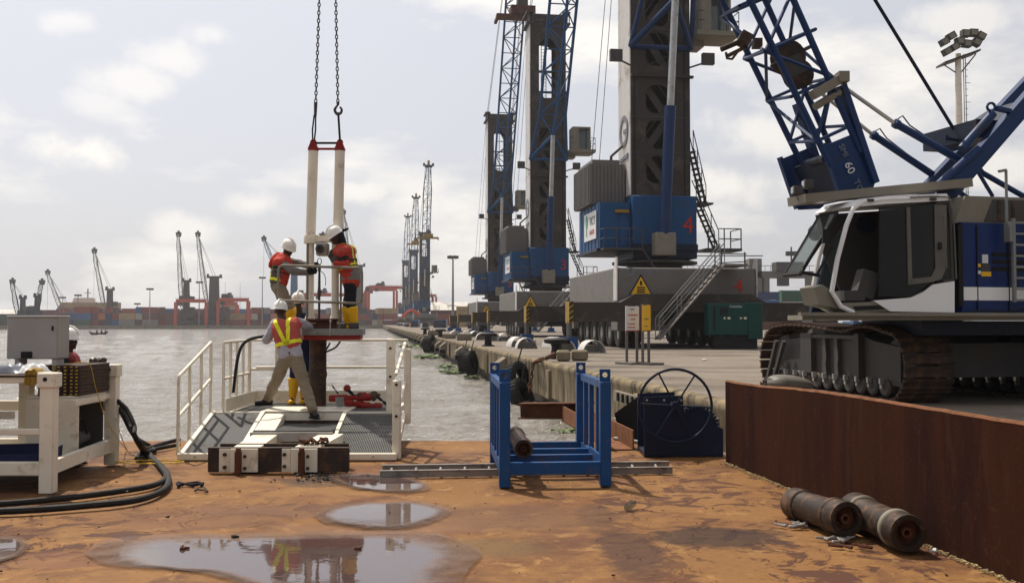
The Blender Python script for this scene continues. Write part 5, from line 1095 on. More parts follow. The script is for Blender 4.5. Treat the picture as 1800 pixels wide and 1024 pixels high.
mb = MB(); mb.box(K(1520, 500, .3), (.25, .3, .4), Matrix.Rotation(.3, 3, 'Y')); mb.tube(K(1530, 520, .3), K(1515, 480, .3), .02); mb.box(K(1492, 520, .4), (.3, .5, .15)); mb.build('control_console', 'dark_grey', cc)
mb = MB(); mb.prism(ringsof([(1500, 548), (1440, 535), (1432, 505), (1446, 500), (1464, 512), (1480, 540)], .05), cw * .4); mb.build('nose_panel', 'beige', cc)
mb = MB(); mb.prism(ringsof([(1440, 505), (1462, 505), (1488, 400), (1478, 402), (1452, 450)], .46), cw * .012); mb.build('front_glass', 'clear_glass', cc)
mb = MB(); mb.path([K(1655, 380, -.05), K(1659, 380, -.08), K(1664, 470, -.08), K(1660, 470, -.05)], .011, 6); mb.build('grab_rail', 'door_grey', cc)
mb = MB(); mb.box(K(1652, 432, -.03), (.05, .03, .10)); mb.build('door_handle', 'black', cc)
mb = MB(); mb.tube(K(1470, 440, 0), K(1455, 425, -.15), .012); mb.box(K(1452, 415, -.16), (.10, .03, .2)); mb.build('mirror', 'black', cc)
mb = MB(); mb.path([K(1600, 347, -.04), K(1640, 345, -.04), K(1668, 346, -.04), K(1676, 380, -.04), K(1681, 490, -.04)], .012, 6); mb.build('roof_gutter', 'door_grey', cc)
for (x_, y_) in ((1530, 352), (1640, 350)): mb = MB(); mb.box(K(x_, y_, -.04), (.09, .05, .04)); mb.build('roof_marker', 'dark_grey', cc)
mb = MB(); mb.path(spline([K(1700, 549, -.05), K(1730, 545, -.06), K(1770, 548, -.05), K(1798, 543, -.05)]), .014, 6); mb.build('hydraulic_line', 'black', cc)
# opened windscreen with its frame and wiper
wa, wb = (1408, 481), (1472, 372)
mb = MB(); q = [K(*wa, .05), K(*wb, .05), K(*wb, .05) + cw * .45, K(*wa, .05) + cw * .45]; mb.path([q[0], q[1]], .022, 6); mb.path([q[2], q[3]], .022, 6); mb.path([q[1], q[2]], .022, 6); mb.path([q[0], q[3]], .03, 6); ws = mb.build('windscreen_frame', 'black', cc)
mb = MB(); nn = (q[1] - q[0]).cross(cw).normalized() * .01; mb.prism(q, nn); mb.build('windscreen_glass', 'clear_glass', ws)
mb = MB(); mb.tube(K(1412, 470, 0), K(1455, 400, 0), .02); mb.tube(K(1412, 474, .3), K(1445, 425, .3), .012); mb.tube(K(1436, 482, .05), K(1470, 420, .05), .02); mb.tube(K(1408, 478, 0), K(1440, 484, .05), .025); mb.build('wiper', 'black', ws)
# grey beam over the cab with work lamps
mb = MB(); a, b_ = K(1400, 352, .55), K(1690, 324, .55); mb.bar(a, b_, .5, .13); mb.build('roof_beam', 'beige', cc)
for (x, y) in ((1405, 338), (1424, 327), ):
    mb = MB(); p = K(x, y, .5); mb.tube(p + V(0, 0, -.12), p, .025); mb.box(p + V(-.03, 0, .03), (.12, .14, .13)); l_ = mb.build('work_lamp', 'dark_grey', cc); mb = MB(); mb.box(p + V(-.1, 0, .03), (.02, .1, .09)); mb.build('lens', 'steel', l_)
# boom
bn, bf = .95, 2.25
def chord_(p0, p1, b_, axd=None):
    a, b2 = K(*p0, b_), K(*p1, b_); L1 = (b2 - a).length
    def f(u):
        d = u * 15
        if d <= L1 * 1.08: return a + (b2 - a) * (d / L1)
        return a + (b2 - a) * 1.08 + axd_ * (d - L1 * 1.08)
    return f, a, b2
Bc, B0, B1 = chord_((1477, 322), (1294, 0), bn); Dc, D0, D1 = chord_((1525, 300), (1415, 0), bn)
axd_ = ((B1 - B0).normalized() + (D1 - D0).normalized()).normalized()
Ac, A0, A1 = chord_((1425, 318), (1251, 0), bf); Cc, C0, C1 = chord_((1475, 296), (1362, 0), bf)
ax = axd_; wv = (D0 - B0); wv = (wv - ax * wv.dot(ax)).normalized() * 1.1; dF = cw * (bf - bn)
mb = MB()
for f_ in (Ac, Bc, Cc, Dc): mb.tube(f_(.02), f_(1), .052, n=10)
mb.build('boom_chords', 'boom_blue', cc)
mb = MB(); st = lambda f_, off: (lambda u: f_(.05 + u * .95))
lattice(mb, st(Bc, 0), st(Dc, 0), 18, .03); lattice(mb, st(Ac, 0), st(Cc, 0), 18, .03); lattice(mb, st(Bc, 0), st(Ac, 0), 18, .028); lattice(mb, st(Dc, 0), st(Cc, 0), 18, .028, True, 1); mb.build('boom_bracing', 'boom_blue', cc)
# boom foot: side plates carrying the lettering
ft = C(.5, bn, 0); foot = K(1520, 395, bn)
for dd in (dF, V(0, 0, 0)):
    mb = MB()
    mb.prism([p_ + dd for p_ in ringsof([(1449, 256), (1500, 235), (1538, 322), (1528, 350), (1484, 352), (1470, 318)], bn)], cw * .03)
    mb.bar(K(1479, 150, bn) + dd, K(1537, 322, bn) + dd, .10, .15, cw); mb.bar(K(1447, 252, bn) + dd, K(1480, 350, bn) + dd, .06, .09, cw)
    bp_ = mb.build('boom_foot', 'boom_blue', cc)
mb = MB(); mb.tube(Bc(.03), Ac(.02), .07); mb.tube(Bc(.01) , Cc(.03), .04); mb.tube(foot - cw * .1, foot + dF + cw * .1, .14, n=14); mb.prism([K(1462, 275, bn + .1), K(1495, 350, bn + .1), K(1495, 350, bn + .1) + dF * .85, K(1462, 275, bn + .1) + dF * .85], wv * .04); mb.build('cross_tube', 'navy', bp_)
td = -ax; tu = cf * -1; tup = wv.normalized()
cpt = K(1474, 245, bn - .03)
# letters run down the plate
text('60', .19, K(1484, 288, bn - .03), td + V(0, 0, 0), tup, 'sign_white', bp_, align='LEFT'); text('SMI', .14, K(1474, 256, bn - .03), td, tup, 'print_grey', bp_); text('TON', .15, K(1500, 318, bn - .03), td, tup, 'print_grey', bp_)
# block with sheaves inside the boom, winch rope guide, pins
c1 = K(1385, 102, 1.3); mb = MB(); mb.lathe(c1, cw, [(.07, -.1), (.26, -.1), (.22, -.03), (.22, .03), (.26, .1), (.07, .1)], 22); c2 = K(1403, 132, 1.3); mb.lathe(c2, cw, [(.05, -.1), (.22, -.1), (.18, 0), (.22, .1), (.05, .1)], 22); mb.build('sheave', 'brown_steel', cc)
mb = MB(); mb.prism([c1 + wv * .12 - cw * .12, c1 - wv * .16 - cw * .12, c2 - wv * .18 - cw * .12, c2 + wv * .12 - cw * .12], cw * .24); mb.tube(c1 - wv * .3, c1 + wv * .5, .03); mb.build('sheave_cheek', 'dark_grey', cc)
mb = MB(); p = K(1308, 70, .9); mb.box(p, (.18, .3, .16), Matrix.Rotation(.5, 3, 'Y')); mb.box(p + V(.22, .1, -.03), (.12, .2, .12)); mb.tube(p, p + V(-.35, 0, -.15), .04); mb.path([K(1276, 92, .9), K(1278, 103, .9), K(1287, 104, .9), K(1296, 92, .9)], .02, 6); mb.tube(K(1280, 98, .9), K(1312, 82, .9), .03); mb.build('boom_latch', 'brown_steel', cc)
# pivot arm across the boom, backstop cylinders
mb = MB(); q0, q1 = K(1428, 168, bn - .05), K(1480, 137, bn - .05); mb.bar(q0, q1, .14, .14, cw); mb.box(q1, (.16, .24, .16)); mb.tube(K(1432, 188, bn), K(1476, 162, bn), .06); mb.build('backstop_arm', 'beige', cc)
for (a, m1, e, b_) in (((1482, 152), (1572, 216), (1900, 402), bn), ((1408, 135), (1533, 236), (1840, 440), bf)):
    A_, M_, E_ = K(*a, b_), K(*m1, b_), K(*e, b_); mb = MB(); mb.tube(A_, M_, .032, n=10); mb.build('backstop_rod', 'steel', cc)
    mb = MB(); mb.tube(M_, M_.lerp(E_, .45), .06, n=12); mb.tube(M_, M_.lerp(E_, .02), .075, n=12); mb.path([M_.lerp(E_, .02) + V(0, 0, .1), M_.lerp(E_, .04) + V(0, -.02, .18), M_.lerp(E_, .08) + V(0, 0, .1), M_.lerp(E_, .2) + V(0, 0, .06)], .012, 5); mb.build('backstop_barrel', 'boom_blue', cc)
    mb = MB(); mb.tube(M_.lerp(E_, .45), M_.lerp(E_, 1), .045, n=10); mb.build('backstop_strut', 'boom_blue', cc)
# A-frame mast
for (p, q, b_, wd_) in (((1655, 352), (1830, 150), .75, .2), ((1625, 340), (1795, 160), 2.2, .2)):
    A_, E_ = K(*p, b_), K(*q, b_); A_ = A_ - (E_ - A_) * .15; mb = MB(); mb.bar(A_, A_ + (E_ - A_) * 2.0, .16, wd_ * 1.25, cf.cross(cw)); mb.build('mast_arm', 'boom_blue', cc)
for (p, q, b_) in (((1690, 262), (1745, 200), .7), ((1650, 325), (1720, 262), .7)):
    mb = MB(); mb.tube(K(*p, b_), K(*q, b_), .07, n=12); mb.build('mast_cylinder', 'boom_blue', cc)
mb = MB(); a = K(1690, 240, 1.5); mb.box(a, (.5, 1.3, .3), Matrix.Rotation(.25, 3, 'Z')); mb.tube(K(1662, 243, 1.3), K(1690, 248, 1.3), .03); mb.tube(K(1664, 238, 1.3), K(1664, 248, 1.3), .03); mb.bar(K(1715, 235, 1.5), K(1790, 185, 1.5), 1.3, .14); mb.build('mast_head', 'navy', cc)
mb = MB(); mb.path([K(1742 + 7 * math.cos(t), 188 + 7 * math.sin(t), .7) for t in [i * math.pi / 5 for i in range(10)]], .022, 6, True); mb.bar(K(1750, 190, .7), K(1775, 196, .7), .06, .1, cw); mb.build('lifting_eye', 'boom_blue', cc)
mb = MB(); A_, E_ = K(1688, 246, 1.4), K(1538, 0, 1.4); mb.tube(A_, A_ + (E_ - A_) * 2.4, .028, n=8); mb.build('pendant_rope', 'navy', cc)
mb = MB(); mb.tube(K(1700, 262, 2.2), K(1735, 330, 2.2), .03); mb.tube(K(1715, 295, .8), K(1745, 345, .8), .03); mb.build('mast_stay', 'boom_blue', cc)
# counterweight and winches behind
mb = MB(); mb.prism([C(-4.0, -.1, 1.9), C(-5.6, -.1, 1.9), C(-5.6, 3.0, 1.9), C(-4.0, 3.0, 1.9)], (0, 0, 1.1)); mb.build('counterweight', 'beige', cc)
mb = MB(); mb.lathe(C(.3, 1.1, 2.6), cw, [(.4, 0), (.4, .05), (.25, .07), (.25, 1.0), (.4, 1.02), (.4, 1.1)], 20); mb.build('winch_drum', 'navy', cc)
mb = MB(); mb.prism([C(1.0, .99 + .1, 1.76), C(.0, 1.09, 1.76), C(.0, 1.09, 3.1), C(.6, 1.09, 3.1)], cw * .08); mb.prism([C(1.0, 2.3, 1.76), C(.0, 2.3, 1.76), C(.0, 2.3, 3.1), C(.6, 2.3, 3.1)], cw * .08); mb.build('boom_bracket', 'navy', cc)
# grey sack by the track
mb = MB(); p = P(1390, 672, 16.8); mb.ball(p, (.42, .25, .13), 16, 9, Matrix.Rotation(.15, 3, 'Y')); mb.ball(p + V(-.18, -.02, .0), (.24, .24, .13), 12, 8); tag(mb.solo('covered_bundle', 'door_grey', 'smooth grey rounded bundle lying before the far end of the crane track', 'bundle'))
p = None
# low kit behind the crawler: a few small crates under the deck line
for (px0, px1, y0, Y, mat, lab) in ((1428, 1470, 562, 22, 'dark_grey', 'dark tool crate on the quay under the front of the crawler crane cab'), (1500, 1560, 566, 23, 'faded_blue', 'blue grey steel crate beneath the crawler crane cab')):
    a, b_ = P(px0, y0, Y), P(px1, y0, Y); t = thing('crate', lab, 'crate', (a.x, Y, QZ)); mb = MB(); mb.bevbox((a.x, Y, QZ + .05), (b_.x, Y + .7, a.z), .02); mb.build('box', mat, t); mb = MB(); mb.b2((a.x - .01, Y - .03, a.z - .08), (b_.x + .01, Y + .72, a.z + .02)); mb.build('lid', mat, t)
# ------------------------------------------------------------------ bulwark of the barge
bw = bpy.data.objects.new('bulwark', None); COL.objects.link(bw); bw.location = WA; OFF[bw.name] = WA.copy(); tag(bw, 'long rusty brown steel side plate standing along the right edge of the deck', 'bulwark')
nrm = Vector((-wd.y, wd.x, 0)) * -1
if nrm.x < 0: nrm = -nrm
pts = [(0, .945), (1.0, .95), (2.0, .985), (3.0, 1.0), (4.0, 1.0), (5.4, 1.0), (7.5, 1.0), (9.5, 1.0)]
mb = MB(); vs = []; fs = []
for th in (0, .035):
    for s, h_ in pts:
        bend = .012 * math.sin(s * 1.7)
        vs += [WA + wd * s + nrm * (th + bend * 0), WA + wd * s + nrm * (th + bend) + V(0, 0, h_ * .5), WA + wd * s + nrm * th + V(0, 0, h_)]
n_ = len(pts)
for i in range(n_ - 1):
    for j in range(2):
        k = i * 3 + j; fs.append((k, k + 3, k + 4, k + 1)); q = k + n_ * 3; fs.append((q + 3, q, q + 1, q + 4))
    k = i * 3 + 2; fs.append((k, k + 3, k + 3 + n_ * 3, k + n_ * 3))
fs += [(0, 1, 1 + n_ * 3, n_ * 3), (1, 2, 2 + n_ * 3, 1 + n_ * 3)]
mb.add(vs, fs); mb.build('plate', 'bulwark_rust', bw)
mb = MB(); dp_ = spline([V(s, 0, h_) for s, h_ in pts], 12); mb.path([WA + wd * q.x + nrm * (.02 + .006 * mnoise.noise(V(q.x * 3, 0, 0))) + V(0, 0, q.z + .002 + .008 * mnoise.noise(V(q.x * 5, 3, 0))) for q in dp_], .022, 6); mb.build('top_lip', 'rust_orange', bw)
mb = MB(); r5 = random.Random(9)
for k in range(900):
    s = r5.uniform(.1, 8); d_ = abs(r5.gauss(0, .035)) + .01; p = WA + wd * s - nrm * d_; sz = r5.uniform(.004, .016); mb.box(p + V(0, 0, sz * .3), (sz * r5.uniform(.6, 2), sz, sz * .7), Matrix.Rotation(r5.random() * 3, 3, 'Z'))
tag(mb.solo('rust_flakes', 'concrete_yellow', 'pale rust flakes and grit swept along the foot of the side plate', 'debris'), kind='stuff')
# ------------------------------------------------------------------ winch with the big handwheel
Yw = 12.0; a = P(1130, 800, Yw); b_ = P(1270, 800, Yw); w0 = thing('hand_winch', 'dark blue hand winch with a large spoked wheel at the deck edge', 'winch', ((a.x + b_.x) / 2, Yw, 0))
z = lambda py, Y=Yw: HC + (566 - py) / F * Y; x = lambda px, Y=Yw: (px - 900) / F * Y
pl_ = [(x(1131), .0), (x(1269), .0), (x(1269), z(752)), (x(1200), z(722)), (x(1199), z(694)), (x(1131), z(697))]
mb = MB(); mb.prism([(q[0], Yw, q[1]) for q in pl_][::-1], (0, -.02, 0)); mb.build('side_plate', 'navy', w0); mb = MB(); mb.prism([(q[0], Yw + .62, q[1]) for q in pl_][::-1], (0, -.02, 0)); mb.build('side_plate', 'navy', w0)
mb = MB(); mb.lathe((x(1222), Yw + .3, z(748)), (0, 1, 0), [(.2, -.26), (.12, -.22), (.12, .22), (.2, .26)], 20); mb.b2((x(1131), Yw, .0), (x(1269), Yw + .6, .05)); mb.build('drum', 'navy', w0)
mb = MB(); cg = Vector((x(1226), Yw + .08, z(752))); mb.lathe(cg, (0, 1, 0), [(.05, 0), (.25, 0), (.25, .05), (.05, .05)], 36)
for k in range(36): g_ = 2 * math.pi * k / 36; mb.box(cg + V((.262) * math.cos(g_), .025, (.262) * math.sin(g_)), (.035, .05, .03), Matrix.Rotation(-g_, 3, 'Y'))
mb.build('gear_wheel', 'navy', w0)
mb = MB(); cw_ = Vector((x(1186, 11.85), 11.85, z(712, 11.85))); R_ = .445
mb.path([cw_ + V(R_ * math.cos(t), 0, R_ * math.sin(t)) for t in [i * 2 * math.pi / 48 for i in range(48)]], .017, 8, True); wh = mb.build('handwheel_rim', 'navy', w0)
for k in range(6): g_ = math.radians(-3 + 60 * k); mb = MB(); mb.tube(cw_, cw_ + V((R_ - .01) * math.cos(g_), 0, (R_ - .01) * math.sin(g_)), .011, n=8); mb.build('spoke', 'navy', wh)
mb = MB(); mb.tube(cw_ - V(0, .05, 0), cw_ + V(0, .2, 0), .05, n=16); mb.build('hub', 'navy', wh)
mb = MB()
for k in range(3): mb.tube((x(1136 + 30 * k), Yw - .03, z(702)), (x(1136 + 30 * k), Yw - .015, z(702)), .014, n=8)
mb.build('bolts', 'steel', w0)
# rusty beams bridging barge and quay, dark rubber fender
def ibeam(name, lab, A_, B_, wd_, h_, mat='rust'):
    A_, B_ = Vector(A_), Vector(B_); mb = MB(); d = (B_ - A_).normalized(); sd_ = d.cross(V(0, 0, 1)).normalized()
    mb.bar(A_ + V(0, 0, h_ / 2), B_ + V(0, 0, h_ / 2), .015, h_); mb.bar(A_ + V(0, 0, .01), B_ + V(0, 0, .01), wd_, .02); mb.bar(A_ + V(0, 0, h_), B_ + V(0, 0, h_), wd_, .02)
    return tag(mb.solo(name, mat, lab, 'steel beam'))
A_ = P(1005, 738, 16.6); B_ = P(1092, 790, 12.6)
mb = MB(); sd_ = (B_ - A_).normalized().cross(V(0, 0, 1)).normalized()
mb.bar(A_ - sd_ * .16 + V(0, 0, .12), B_ - sd_ * .16 + V(0, 0, .12), .02, .26); mb.bar(A_ + sd_ * .16 + V(0, 0, .12), B_ + sd_ * .16 + V(0, 0, .12), .02, .26); mb.bar(A_, B_, .34, .02)
tag(mb.solo('channel_beam', 'rust_orange', 'long rusty channel beam from the quay wall to the barge edge behind the rack', 'steel beam'))
ibeam('steel_beam', 'dark rusty steel beam lying level against the quay below the two tractor tyres', P(915, 735, 16.9), P(1042, 735, 16.4), .25, .26, 'rust')
mb = MB(); mb.tube(P(1080, 770, 13.6) - V(0, 0, .0), P(1135, 778, 13.2), .025); tag(mb.solo('pale_pipe', 'galvanised', 'thin pale pipe lying on the deck between the channel end and the winch', 'pipe'))
mb = MB(); c = P(1105, 745, 14.3); 
mb.prism([P(1080, 726, 14.4), P(1128, 692, 14.2), P(1132, 790, 14.2), P(1095, 792, 14.4)], (.2, .5, 0)); tag(mb.solo('rubber_fender', 'black', 'dark slanted rubber fender between the blue rack and the winch', 'fender'))
# ------------------------------------------------------------------ blue rack (stillage)
S0 = Vector((-.125, 9.7, 0)); srz = R(4.5); rk = thing('steel_rack', 'blue open-top steel rack with lifting eyes standing on the deck', 'rack', tuple(S0), srz, world=False); Wd, Dp, Hh = 1.13, 1.75, 1.05
for (xx, yy) in ((0, 0), (Wd - .11, 0), (0, Dp - .11), (Wd - .11, Dp - .11)):
    mb = MB(); mb.bevbox((xx, yy, 0), (xx + .11, yy + .11, Hh), .008); p_ = mb.build('corner_post', 'blue_paint', rk)
    mb = MB(); sgn = 0; hole_panel(mb, xx - .0, xx + .11, Hh, Hh + .125, xx + .055, Hh + .068, .055, .055, .0275, yy + .04, .02, 16); mb.build('lifting_eye', 'blue_paint', p_)
for xx in (.005, Wd - .105 + .035):
    mb = MB(); mb.b2((xx, .11, Hh - .08), (xx + .06, Dp - .11, Hh - .005)); mb.build('top_rail', 'blue_paint', rk)
    mb = MB(); mb.b2((xx, .11, .14), (xx + .06, Dp - .11, .25)); mb.build('bottom_rail', 'blue_paint', rk)
    for yy in (.5, .95, 1.35): mb = MB(); mb.b2((xx, yy, .25), (xx + .05, yy + .06, Hh - .08)); mb.build('upright', 'blue_paint', rk)
for yy in (.012, .56, 1.05, Dp - .09): mb = MB(); mb.b2((.11 if yy < .1 or yy > 1.5 else .065, yy, .13), (Wd - (.11 if yy < .1 or yy > 1.5 else .07), yy + .075, .245)); mb.build('cross_bar', 'blue_paint', rk)
mb = MB(); mb.b2((Wd - .10, .12, .1), (Wd - .075, .8, .3)); mb.build('kick_plate', 'blue_paint', rk)
def casing(name, lab, A_, B_, r, collar='pipe_steel'):
    A_, B_ = Vector(A_), Vector(B_); t = thing(name, lab, 'pipe', (A_.x, A_.y, 0), group='heavy steel pipe sections'); d = (B_ - A_).normalized(); L_ = (B_ - A_).length
    mb = MB(); mb.lathe(A_, d, [(r * .70, .0), (r * .97, .0), (r * 1.0, .02), (r * 1.0, .15), (r * .9, .2), (r * .9, L_ - .2), (r * .98, L_ - .17), (r * 1.0, L_ - .02), (r * .96, L_), (r * .5, L_), (r * .5, L_ - .1), (r * .68, .12)], 36, closed=True); mb.build('casing', 'pipe_steel', t)
    mb = MB(); mb.lathe(A_ + d * .155, d, [(r * .98, 0), (r * 1.04, .01), (r * 1.04, .045), (r * .95, .06)], 36, closed=True); mb.build('collar', collar, t); mb = MB(); mb.lathe(A_ + d * (L_ - .21), d, [(r * .93, 0), (r * 1.02, .01), (r * 1.02, .03), (r * .93, .04)], 36, closed=True); mb.build('collar', collar, t)
    mb = MB(); mb.lathe(A_ + d * .08, d, [(r * .7, 0), (r * .28, .01), (r * .28, -.06), (r * .16, -.06), (r * .16, .05), (r * .7, .06)], 30, closed=True); mb.build('inner_tube', 'rust', t); return t
casing('drill_pipe', 'thick brown pipe section on the deck, left one of two by the side plate', P(1489, 912, 7.4) , P(1397, 884, 8.3), .136)
casing('drill_pipe', 'thick brown pipe section with a pale worn collar, right one by the side plate', P(1597, 937, 6.95), P(1502, 893, 7.9), .136, 'beige')
casing('drill_pipe', 'rusty pipe section lying inside the blue steel rack', (.12, 9.93, .355), (.04, 11.2, .355), .098)
# ------------------------------------------------------------------ aluminium ladder on the deck
t = thing('ladder', 'long worn aluminium ladder lying flat on the deck under the blue rack', 'ladder', (0, 10.6, 0))
la0, la1 = PZ(668, 836, .02), PZ(1182, 829, .02); lb0, lb1 = PZ(672, 826, .02), PZ(1176, 819, .02)
for a, b_ in ((la0, la1), (lb0, lb1)): mb = MB(); mb.bar(a + V(0, 0, .02), b_ + V(0, 0, .02), .02, .075); mb.bar(a + V(0, 0, .055), b_ + V(0, 0, .055), .045, .008); mb.build('stile', 'aluminium', t)
for k in range(12): mb = MB(); u = (k + .4) / 12; mb.tube(la0.lerp(la1, u) + V(0, 0, .02), lb0.lerp(lb1, u) + V(0, 0, .02), .016, n=8); mb.build('rung', 'aluminium', t)
# ------------------------------------------------------------------ working platform over the barge edge
pf = thing('work_platform', 'cream steel work platform with grating ramps and handrails at the barge edge', 'platform', (-2.7, 13.5, 0))
PZt = .45; XL, XR, YF, YB = -3.86, -1.58, 13.0, 14.62
for (a, b_) in (((XL, YF, PZt - .19), (XR, YF + .08, PZt)), ((XL, YB - .08, PZt - .12), (XR, YB, PZt)), ((XL, YF + .08, PZt - .12), (XL + .08, YB - .08, PZt)), ((XR - .08, YF + .08, PZt - .12), (XR, YB - .08, PZt))):
    mb = MB(); mb.b2(a, b_); mb.build('edge_beam', 'white_paint', pf)
mb = MB(); mb.b2((XL + .5, YF - .0, PZt - .01), (XR - .62, YF + .72, PZt + .012)); mb.build('step_plate', 'white_paint', pf)
bar_m = MB().b2((-.004, 0, -.03), (.004, 1, 0)).mesh('bar', 'galvanised')
def grating(par, p00, p10, p01, p11, n, m, mat='grating_grey'):   # a panel of thin bars: joined, far too many to pick apart
    mb = MB(); p00, p10, p01, p11 = map(Vector, (p00, p10, p01, p11))
    for i in range(n): u = (i + .5) / n; mb.bar(p00.lerp(p10, u), p01.lerp(p11, u), .011, .03)
    for i in range(m): u = (i + .5) / m; mb.bar(p00.lerp(p01, u) + V(0, 0, .002), p10.lerp(p11, u) + V(0, 0, .002), .008, .012)
    o = mb.build('grating', mat, par); o['kind'] = 'stuff'; return o
grating(pf, (XL + .08, YF + .08, PZt - .02), (XR - .08, YF + .08, PZt - .02), (XL + .08, YB - .08, PZt - .02), (XR - .08, YB - .08, PZt - .02), 66, 12)
mb = MB(); mb.b2((XL, YB, PZt), (XR, YB + .012, PZt + .17)); mb.build('toe_board', 'white_paint', pf)
mb = MB(); mb.b2((XL - .012, YF + .1, PZt), (XL, YB, PZt + .17)); mb.build('toe_board', 'white_paint', pf)
for (x0, x1) in ((-3.98, -3.30), (-2.22, -1.41)):
    a, b_, c, d = V(x0, 11.7, .03), V(x1, 11.7, .03), V(x0 - .01, YF, PZt - .03), V(x1 - .03, YF, PZt - .03)
    rp = bpy.data.objects.new('ramp', None); COL.objects.link(rp); rp.parent = pf
    mb = MB(); mb.bar(a, c, .05, .10); mb.build('side_beam', 'white_paint', rp); mb = MB(); mb.bar(b_, d, .05, .10); mb.build('side_beam', 'white_paint', rp)
    mb = MB(); mb.bevbox((x0 - .03, 11.62, 0), (x1 + .03, 11.68, .085), .01); mb.build('front_beam', 'white_paint', rp)
    mb = MB(); mb.bar(c, d, .06, .06); mb.build('top_beam', 'white_paint', rp)
    e = V(.03, .02, -.0)
    grating(rp, a + V(.03, 0, 0), b_ - V(.03, 0, 0), c + V(.03, -.03, 0), d - V(.03, .03, 0), 34, 10)
    for u in (.3, .7): p = a.lerp(b_, u); mb = MB(); mb.lathe(p + V(0, -.1, .02), (0, -1, 0), [(.015, 0), (.015, .03), (0, .03)], 8); mb.build('bolt', 'steel', rp)
def rail_post(p, h_, par, w_=.035, mat='white_paint'): mb = MB(); mb.bevbox(p + V(-w_ / 2, -w_ / 2, 0), p + V(w_ / 2, w_ / 2, h_), .006); return mb.build('post', mat, par)
def handrail(lab, bases, hs, name='handrail', w_=.035):
    r = bpy.data.objects.new(name, None); COL.objects.link(r); r.parent = pf
    for p in bases: rail_post(Vector(p), hs[0], r, w_)
    for h_ in hs:
        for p, q in zip(bases[:-1], bases[1:]):
            mb = MB(); mb.tube(Vector(p) + V(0, 0, h_ - .01), Vector(q) + V(0, 0, h_ - .01), .021, n=10); mb.build('rail', 'white_paint', r)
    return r
rz_ = lambda Y: max(0, .03 + (Y - 11.7) / 1.3 * .4)
handrail('', [(-4.04, Y, rz_(Y)) for Y in (11.75, 12.15, 12.6, 13.0)], (.96, .47))
handrail('', [(XL - .02 + (-.02) * k, YF + .03 + k * .39, PZt - .02) for k in range(5)], (.96, .47))
handrail('', [(XL - .1, YB + .02, PZt), (XL + .3, YB + .02, PZt)], (.94, .5))
mb = MB(); mb.tube((XL, YB + .02, PZt + .93), (XR, YB + .02, PZt + .93), .019, n=10); mb.build('back_rail', 'white_paint', pf); mb = MB(); mb.tube((XL, YB + .02, PZt + .52), (XR, YB + .02, PZt + .52), .019, n=10); mb.build('back_rail', 'white_paint', pf)
mb = MB(); mb.bevbox((-1.69, YF + .02, PZt - .05), (-1.58, YF + .13, PZt + .98), .012); mb.build('main_post', 'white_paint', pf)
mb = MB(); mb.bevbox((-1.445, 11.7, 0), (-1.345, 11.8, .95), .012); mb.build('main_post', 'white_paint', pf)
mb = MB(); mb.bevbox((-1.44, 12.9, .3), (-1.35, 12.98, 1.30), .012); mb.build('main_post', 'white_paint', pf)
mb = MB(); mb.tube((-1.40, 11.7, 1.02), (-1.43, 12.95, 1.37), .022, n=10); mb.build('ramp_rail', 'white_paint', pf); mb = MB(); mb.tube((-1.40, 11.7, .5), (-1.43, 12.95, .86), .022, n=10); mb.build('ramp_rail', 'white_paint', pf)
for k in (.12, .5, .88): mb = MB(); p = V(-1.40, 11.7, 1.02).lerp(V(-1.43, 12.95, 1.37), k); mb.tube(p - V(0, .02, 0), p + V(0, .02, 0), .03, n=10); mb.build('rail_joint', 'white_paint', pf)
for z_ in (.93, .52, .02):
    for (x_, y_) in ((-1.635, YF + .02), (-1.395, 11.7)): mb = MB(); mb.tube((x_, y_, min(.9, z_) + (.4 if y_ > 12 else .0)), (x_, y_ - .012, min(.9, z_) + (.4 if y_ > 12 else .0)), .017, n=8); mb.build('bolt_hole', 'black', pf)
# lower middle plate and the two box beams with their clamped brackets
grating(pf, (-3.22, 12.05, .29), (-2.25, 12.05, .29), (-3.22, 12.95, .29), (-2.25, 12.95, .29), 44, 8, 'grating_grey')
mb = MB(); mb.b2((-3.22, 12.05, .24), (-2.25, 12.95, .258)); mb.build('lower_plate', 'frame_grey', pf)
mb = MB(); mb.b2((-3.24, 12.0, .18), (-2.22, 12.04, .29)); mb.build('lower_plate_edge', 'cabinet_grey', pf)
mb = MB(); mb.b2((-3.3, 12.96, .12), (-2.2, 12.99, .34)); mb.build('recess', 'brown_steel', pf)
for x0, x1 in ((-3.09, -2.79), (-2.43, -2.14)):
    mb = MB(); s_ = -.12 if x0 < -3 else .04
    mb.prism([(x0, 10.66, .01), (x1, 10.66, .01), (x1, 10.66, .262), (x0, 10.66, .262)], (s_, 1.45, 0)); mb.build('box_beam', 'white_paint', pf)
mb = MB(); mb.prism([(-3.22, 12.11, .1), (-2.96, 12.11, .1), (-2.96, 12.11, .30), (-3.22, 12.11, .30)], (-.08, .88, .13)); mb.build('arm', 'white_paint', pf)
br = thing('clamp_bracket', 'dark rusty clamp frame with white plates and upright pins below the ramps', 'bracket', (-2.6, 10.75, 0))
mb = MB(); mb.bevbox((-3.35, 10.70, .0), (-1.80, 10.78, .255), .006); mb.b2((-3.35, 10.70, .255), (-1.8, 10.78, .27)); mb.build('front_plate', 'brown_steel', br)
mb = MB(); mb.b2((-3.32, 11.05, .0), (-1.86, 11.1, .27)); mb.build('rear_plate', 'brown_steel', br)
for x0, x1 in ((-3.22, -3.10), (-2.53, -2.44)):
    mb = MB(); mb.b2((x0, 10.685, .01), (x1, 10.699, .26)); mb.build('white_plate', 'white_paint', br)
